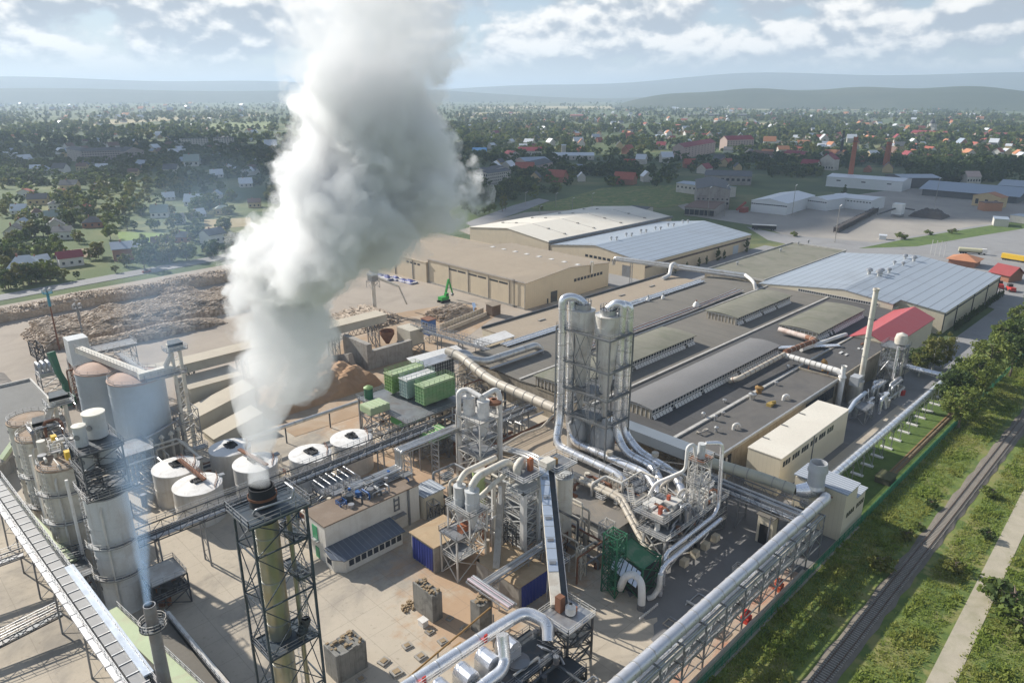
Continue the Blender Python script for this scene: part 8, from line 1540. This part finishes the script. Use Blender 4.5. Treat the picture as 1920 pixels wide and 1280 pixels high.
sm = lambda u: max(0., math.sin(math.pi * u)) ** .6
ridge('wooded_ridge', 4600, -40, -6, lambda u: sm(min(1, u * 1.05)) * (128 + 16 * math.sin(u * 9) + 8 * math.sin(u * 31)), woods, 600)
ridge('far_hills', 7500, -50, 50, lambda u: 95 + 35 * math.sin(u * 11) + 25 * math.sin(u * 23 + 1), woods, 900)
ridge('mountains', 11000, -55, 55, lambda u: 280 + 85 * math.sin(u * 7 + .5) + 50 * math.sin(u * 17 + 2) + 26 * math.sin(u * 41), woods, 1600)
# ================================================================= steam plume and drifting smoke
def pt(px, py, D):
    r = (px - 960) / F; d = (py - 640) / F; fw = _c - d * _s; dn = _s + d * _c; t = D / fw
    return Vector((t * (fw * math.cos(YAW) + r * math.sin(YAW)), t * (fw * math.sin(YAW) - r * math.cos(YAW)), CH - dn * t)), t
def smoke(name, label, spine, dens, color, z0, z1, noise, edge, aniso=.0, step=1.2, seed=0., puff=()):
    """A rising column of vapour: spine points (x, y, z, radius), density per point, billows from turbulent noise."""
    n = len(spine); zs = [p[2] for p in spine]; T = [(z - zs[0]) / (zs[-1] - zs[0]) for z in zs]
    m = bpy.data.materials.new(name + '_vapour'); m.use_nodes = True; nt = m.node_tree; nt.nodes.clear(); out = N(nt, 'ShaderNodeOutputMaterial'); pv = N(nt, 'ShaderNodeVolumePrincipled'); pv.inputs['Color'].default_value = (*color, 1); pv.inputs['Anisotropy'].default_value = aniso
    g = N(nt, 'ShaderNodeNewGeometry'); P = g.outputs['Position']
    def vmath(op, a, b):
        v = nt.nodes.new('ShaderNodeVectorMath'); v.operation = op
        for i, q in enumerate((a, b)):
            if isinstance(q, tuple): v.inputs[i].default_value = q
            else: nt.links.new(q, v.inputs[i])
        return v.outputs[0]
    sp_ = N(nt, 'ShaderNodeSeparateXYZ'); nt.links.new(P, sp_.inputs[0]); tP = M2(nt, 'DIVIDE', M2(nt, 'SUBTRACT', sp_.outputs[2], zs[0]), zs[-1] - zs[0], clamp=True)
    def curve(vals, t):
        lo, hi = min(vals), max(vals); k = nt.nodes.new('ShaderNodeFloatCurve'); c = k.mapping.curves[0]
        y = [(v - lo) / max(1e-6, hi - lo) for v in vals]; c.points[0].location = (0, y[0]); c.points[1].location = (1, y[-1])
        for a, b in list(zip(T, y))[1:-1]: c.points.new(a, b)
        k.mapping.update(); nt.links.new(t, k.inputs['Value']); return M2(nt, 'MULTIPLY_ADD', k.outputs[0], hi - lo, lo)
    def cbx(v):
        c = N(nt, 'ShaderNodeCombineXYZ'); [nt.links.new(v, q) for q in c.inputs]; return c.outputs[0]
    cur = P; rm = max(p[3] for p in spine); gain = curve([min((p[3] / rm) ** .65, p[3] * .12) for p in spine], tP)
    for sc, amp, det in noise:
        nz = N(nt, 'ShaderNodeTexNoise', i_Scale=sc, i_Detail=det, i_Roughness=.5); nt.links.new(vmath('ADD', P, (seed, seed * 2, 3.)), nz.inputs['Vector'])
        cur = vmath('ADD', cur, vmath('MULTIPLY', vmath('SUBTRACT', nz.outputs['Color'], (.5, .5, .5)), vmath('MULTIPLY', cbx(gain), (amp, amp, amp))))
    s = N(nt, 'ShaderNodeSeparateXYZ'); nt.links.new(cur, s.inputs[0]); t = M2(nt, 'DIVIDE', M2(nt, 'SUBTRACT', s.outputs[2], zs[0]), zs[-1] - zs[0], clamp=True)
    dx = M2(nt, 'SUBTRACT', s.outputs[0], curve([p[0] for p in spine], t)); dy = M2(nt, 'SUBTRACT', s.outputs[1], curve([p[1] for p in spine], t))
    d = M2(nt, 'DIVIDE', M2(nt, 'SQRT', M2(nt, 'ADD', M2(nt, 'MULTIPLY', dx, dx), M2(nt, 'MULTIPLY', dy, dy))), curve([p[3] for p in spine], t))
    if puff:
        for sc, amp in puff:
            v = nt.nodes.new('ShaderNodeTexVoronoi'); v.feature = 'F1'; v.inputs['Scale'].default_value = sc; nt.links.new(cur, v.inputs['Vector']); d = M2(nt, 'ADD', d, M2(nt, 'MULTIPLY_ADD', v.outputs['Distance'], amp, -amp * .45))
    nt.links.new(M2(nt, 'MULTIPLY', RAMP(nt, d, 1.0, 1.0 - edge), curve(dens, t)), pv.inputs['Density']); nt.links.new(pv.outputs[0], out.inputs['Volume'])
    b = MB(); pts = [(p[0], p[1], p[2]) for p in spine]; k = 1.4
    b.sweep(pts, [p[3] * k + .3 for p in spine], 18); o = b.build(name, m); tag(o, label, name.split('_')[-1], kind='stuff'); m.cycles.volume_step_rate = step; return o
SP = [(p, (a + b) / 2, (b - a) * .5, d) for p, a, b, d in ((908, 464, 512, .7), (870, 464, 514, .55), (800, 464, 532, .42), (740, 458, 576, .34), (690, 452, 622, .36), (640, 448, 650, .6), (590, 440, 656, 1.1), (545, 440, 664, 1.6), (500, 436, 736, 1.8), (450, 444, 792, 1.8), (400, 478, 838, 1.8), (350, 496, 856, 1.8), (300, 500, 862, 1.8), (250, 528, 852, 1.6), (200, 550, 846, 1.1), (150, 550, 846, .6), (100, 550, 836, .38), (40, 545, 836, .24), (-40, 540, 850, .16), (-130, 535, 860, .1))]
sp = []
for py, px, rp, dd in SP: v, k_ = pt(px, py, 70.6); sp.append((v.x, v.y, v.z, rp * k_ / F))
smoke('steam_plume', 'huge white steam plume rising from the lattice chimney', sp, [p[3] * .9 for p in SP], (.997, .997, 1.), 0, 0, ((.075, 8, 0.), (.24, 4.6, 1.), (.75, 2.6, 2.)), .09, .0, 1.1, 0., ((.15, .55), (.42, .38)))
sp = []; S2 = ((276, 1134, 9, .7), (268, 1060, 15, .4), (256, 980, 26, .2), (247, 900, 40, .1), (250, 820, 56, .055), (268, 720, 80, .03), (305, 600, 110, .017), (350, 480, 140, .014), (390, 360, 150, .010), (420, 280, 160, .002))
for px, py, rp, dd in S2: v, k_ = pt(px, py, 80.9); sp.append((v.x, v.y, v.z, rp * k_ / F))
smoke('blue_smoke', 'thin blue smoke drifting up from the small dark stack', sp, [p[3] for p in S2], (.50, .72, 1.), 0, 0, ((.06, 9, 1.), (.25, 4, 1.)), .8, .3, 1.5, 7.)
# ================================================================= passing cloud that shades the town, and the hazy air
rn = np.random.default_rng(5)
def cloud(cx, cy, cz, L, Wd, ang, label):
    b = MB(); ca, sa = math.cos(ang), math.sin(ang)
    for k in range(46):
        u, v = rn.uniform(-1, 1), rn.uniform(-1, 1)
        x, y = u * L * .5, v * Wd * .5; r = rn.uniform(60, 120); prof = [(r * math.sin(t) * 1.15, r * .35 * -math.cos(t)) for t in [math.pi * q / 8 for q in range(9)]]
        b.lathe(prof, (cx + x * ca - y * sa, cy + x * sa + y * ca, cz + rn.uniform(0, 60)), 16)
    o = b.build('cloud', mat('cloud_white', (.85, .86, .88), 1., 0, .02, .01), None, 60); return tag(o, label, 'cloud', kind='structure')
def over(fw, right, h):                               # cloud position whose shade falls fw ahead and right across
    gx, gy = fw * math.cos(YAW) + right * math.sin(YAW), fw * math.sin(YAW) - right * math.cos(YAW); k = h / sd.z; return gx + sd.x * k, gy + sd.y * k
for fw, right, L, Wd in ((1130, -640, 1000, 520), (870, 60, 700, 300), (780, 600, 1100, 400)):
    x, y = over(fw, right, 1500); cloud(x, y, 1500, L, Wd, YAW - R(90), 'white cumulus cloud passing over the town')
hz = MB().box(-24000, -24000, -1.2, 24000, 24000, 460).build('haze', [], None); hm = bpy.data.materials.new('hazy_air'); hm.use_nodes = True; nt = hm.node_tree; nt.nodes.clear(); o_ = N(nt, 'ShaderNodeOutputMaterial'); pv = N(nt, 'ShaderNodeVolumePrincipled'); pv.inputs['Density'].default_value = .000125; pv.inputs['Color'].default_value = (.68, .82, 1.0, 1); pv.inputs['Anisotropy'].default_value = .2; nt.links.new(pv.outputs[0], o_.inputs['Volume'])
hz.data.materials.append(hm); tag(hz, kind='stuff'); hz.visible_shadow = True
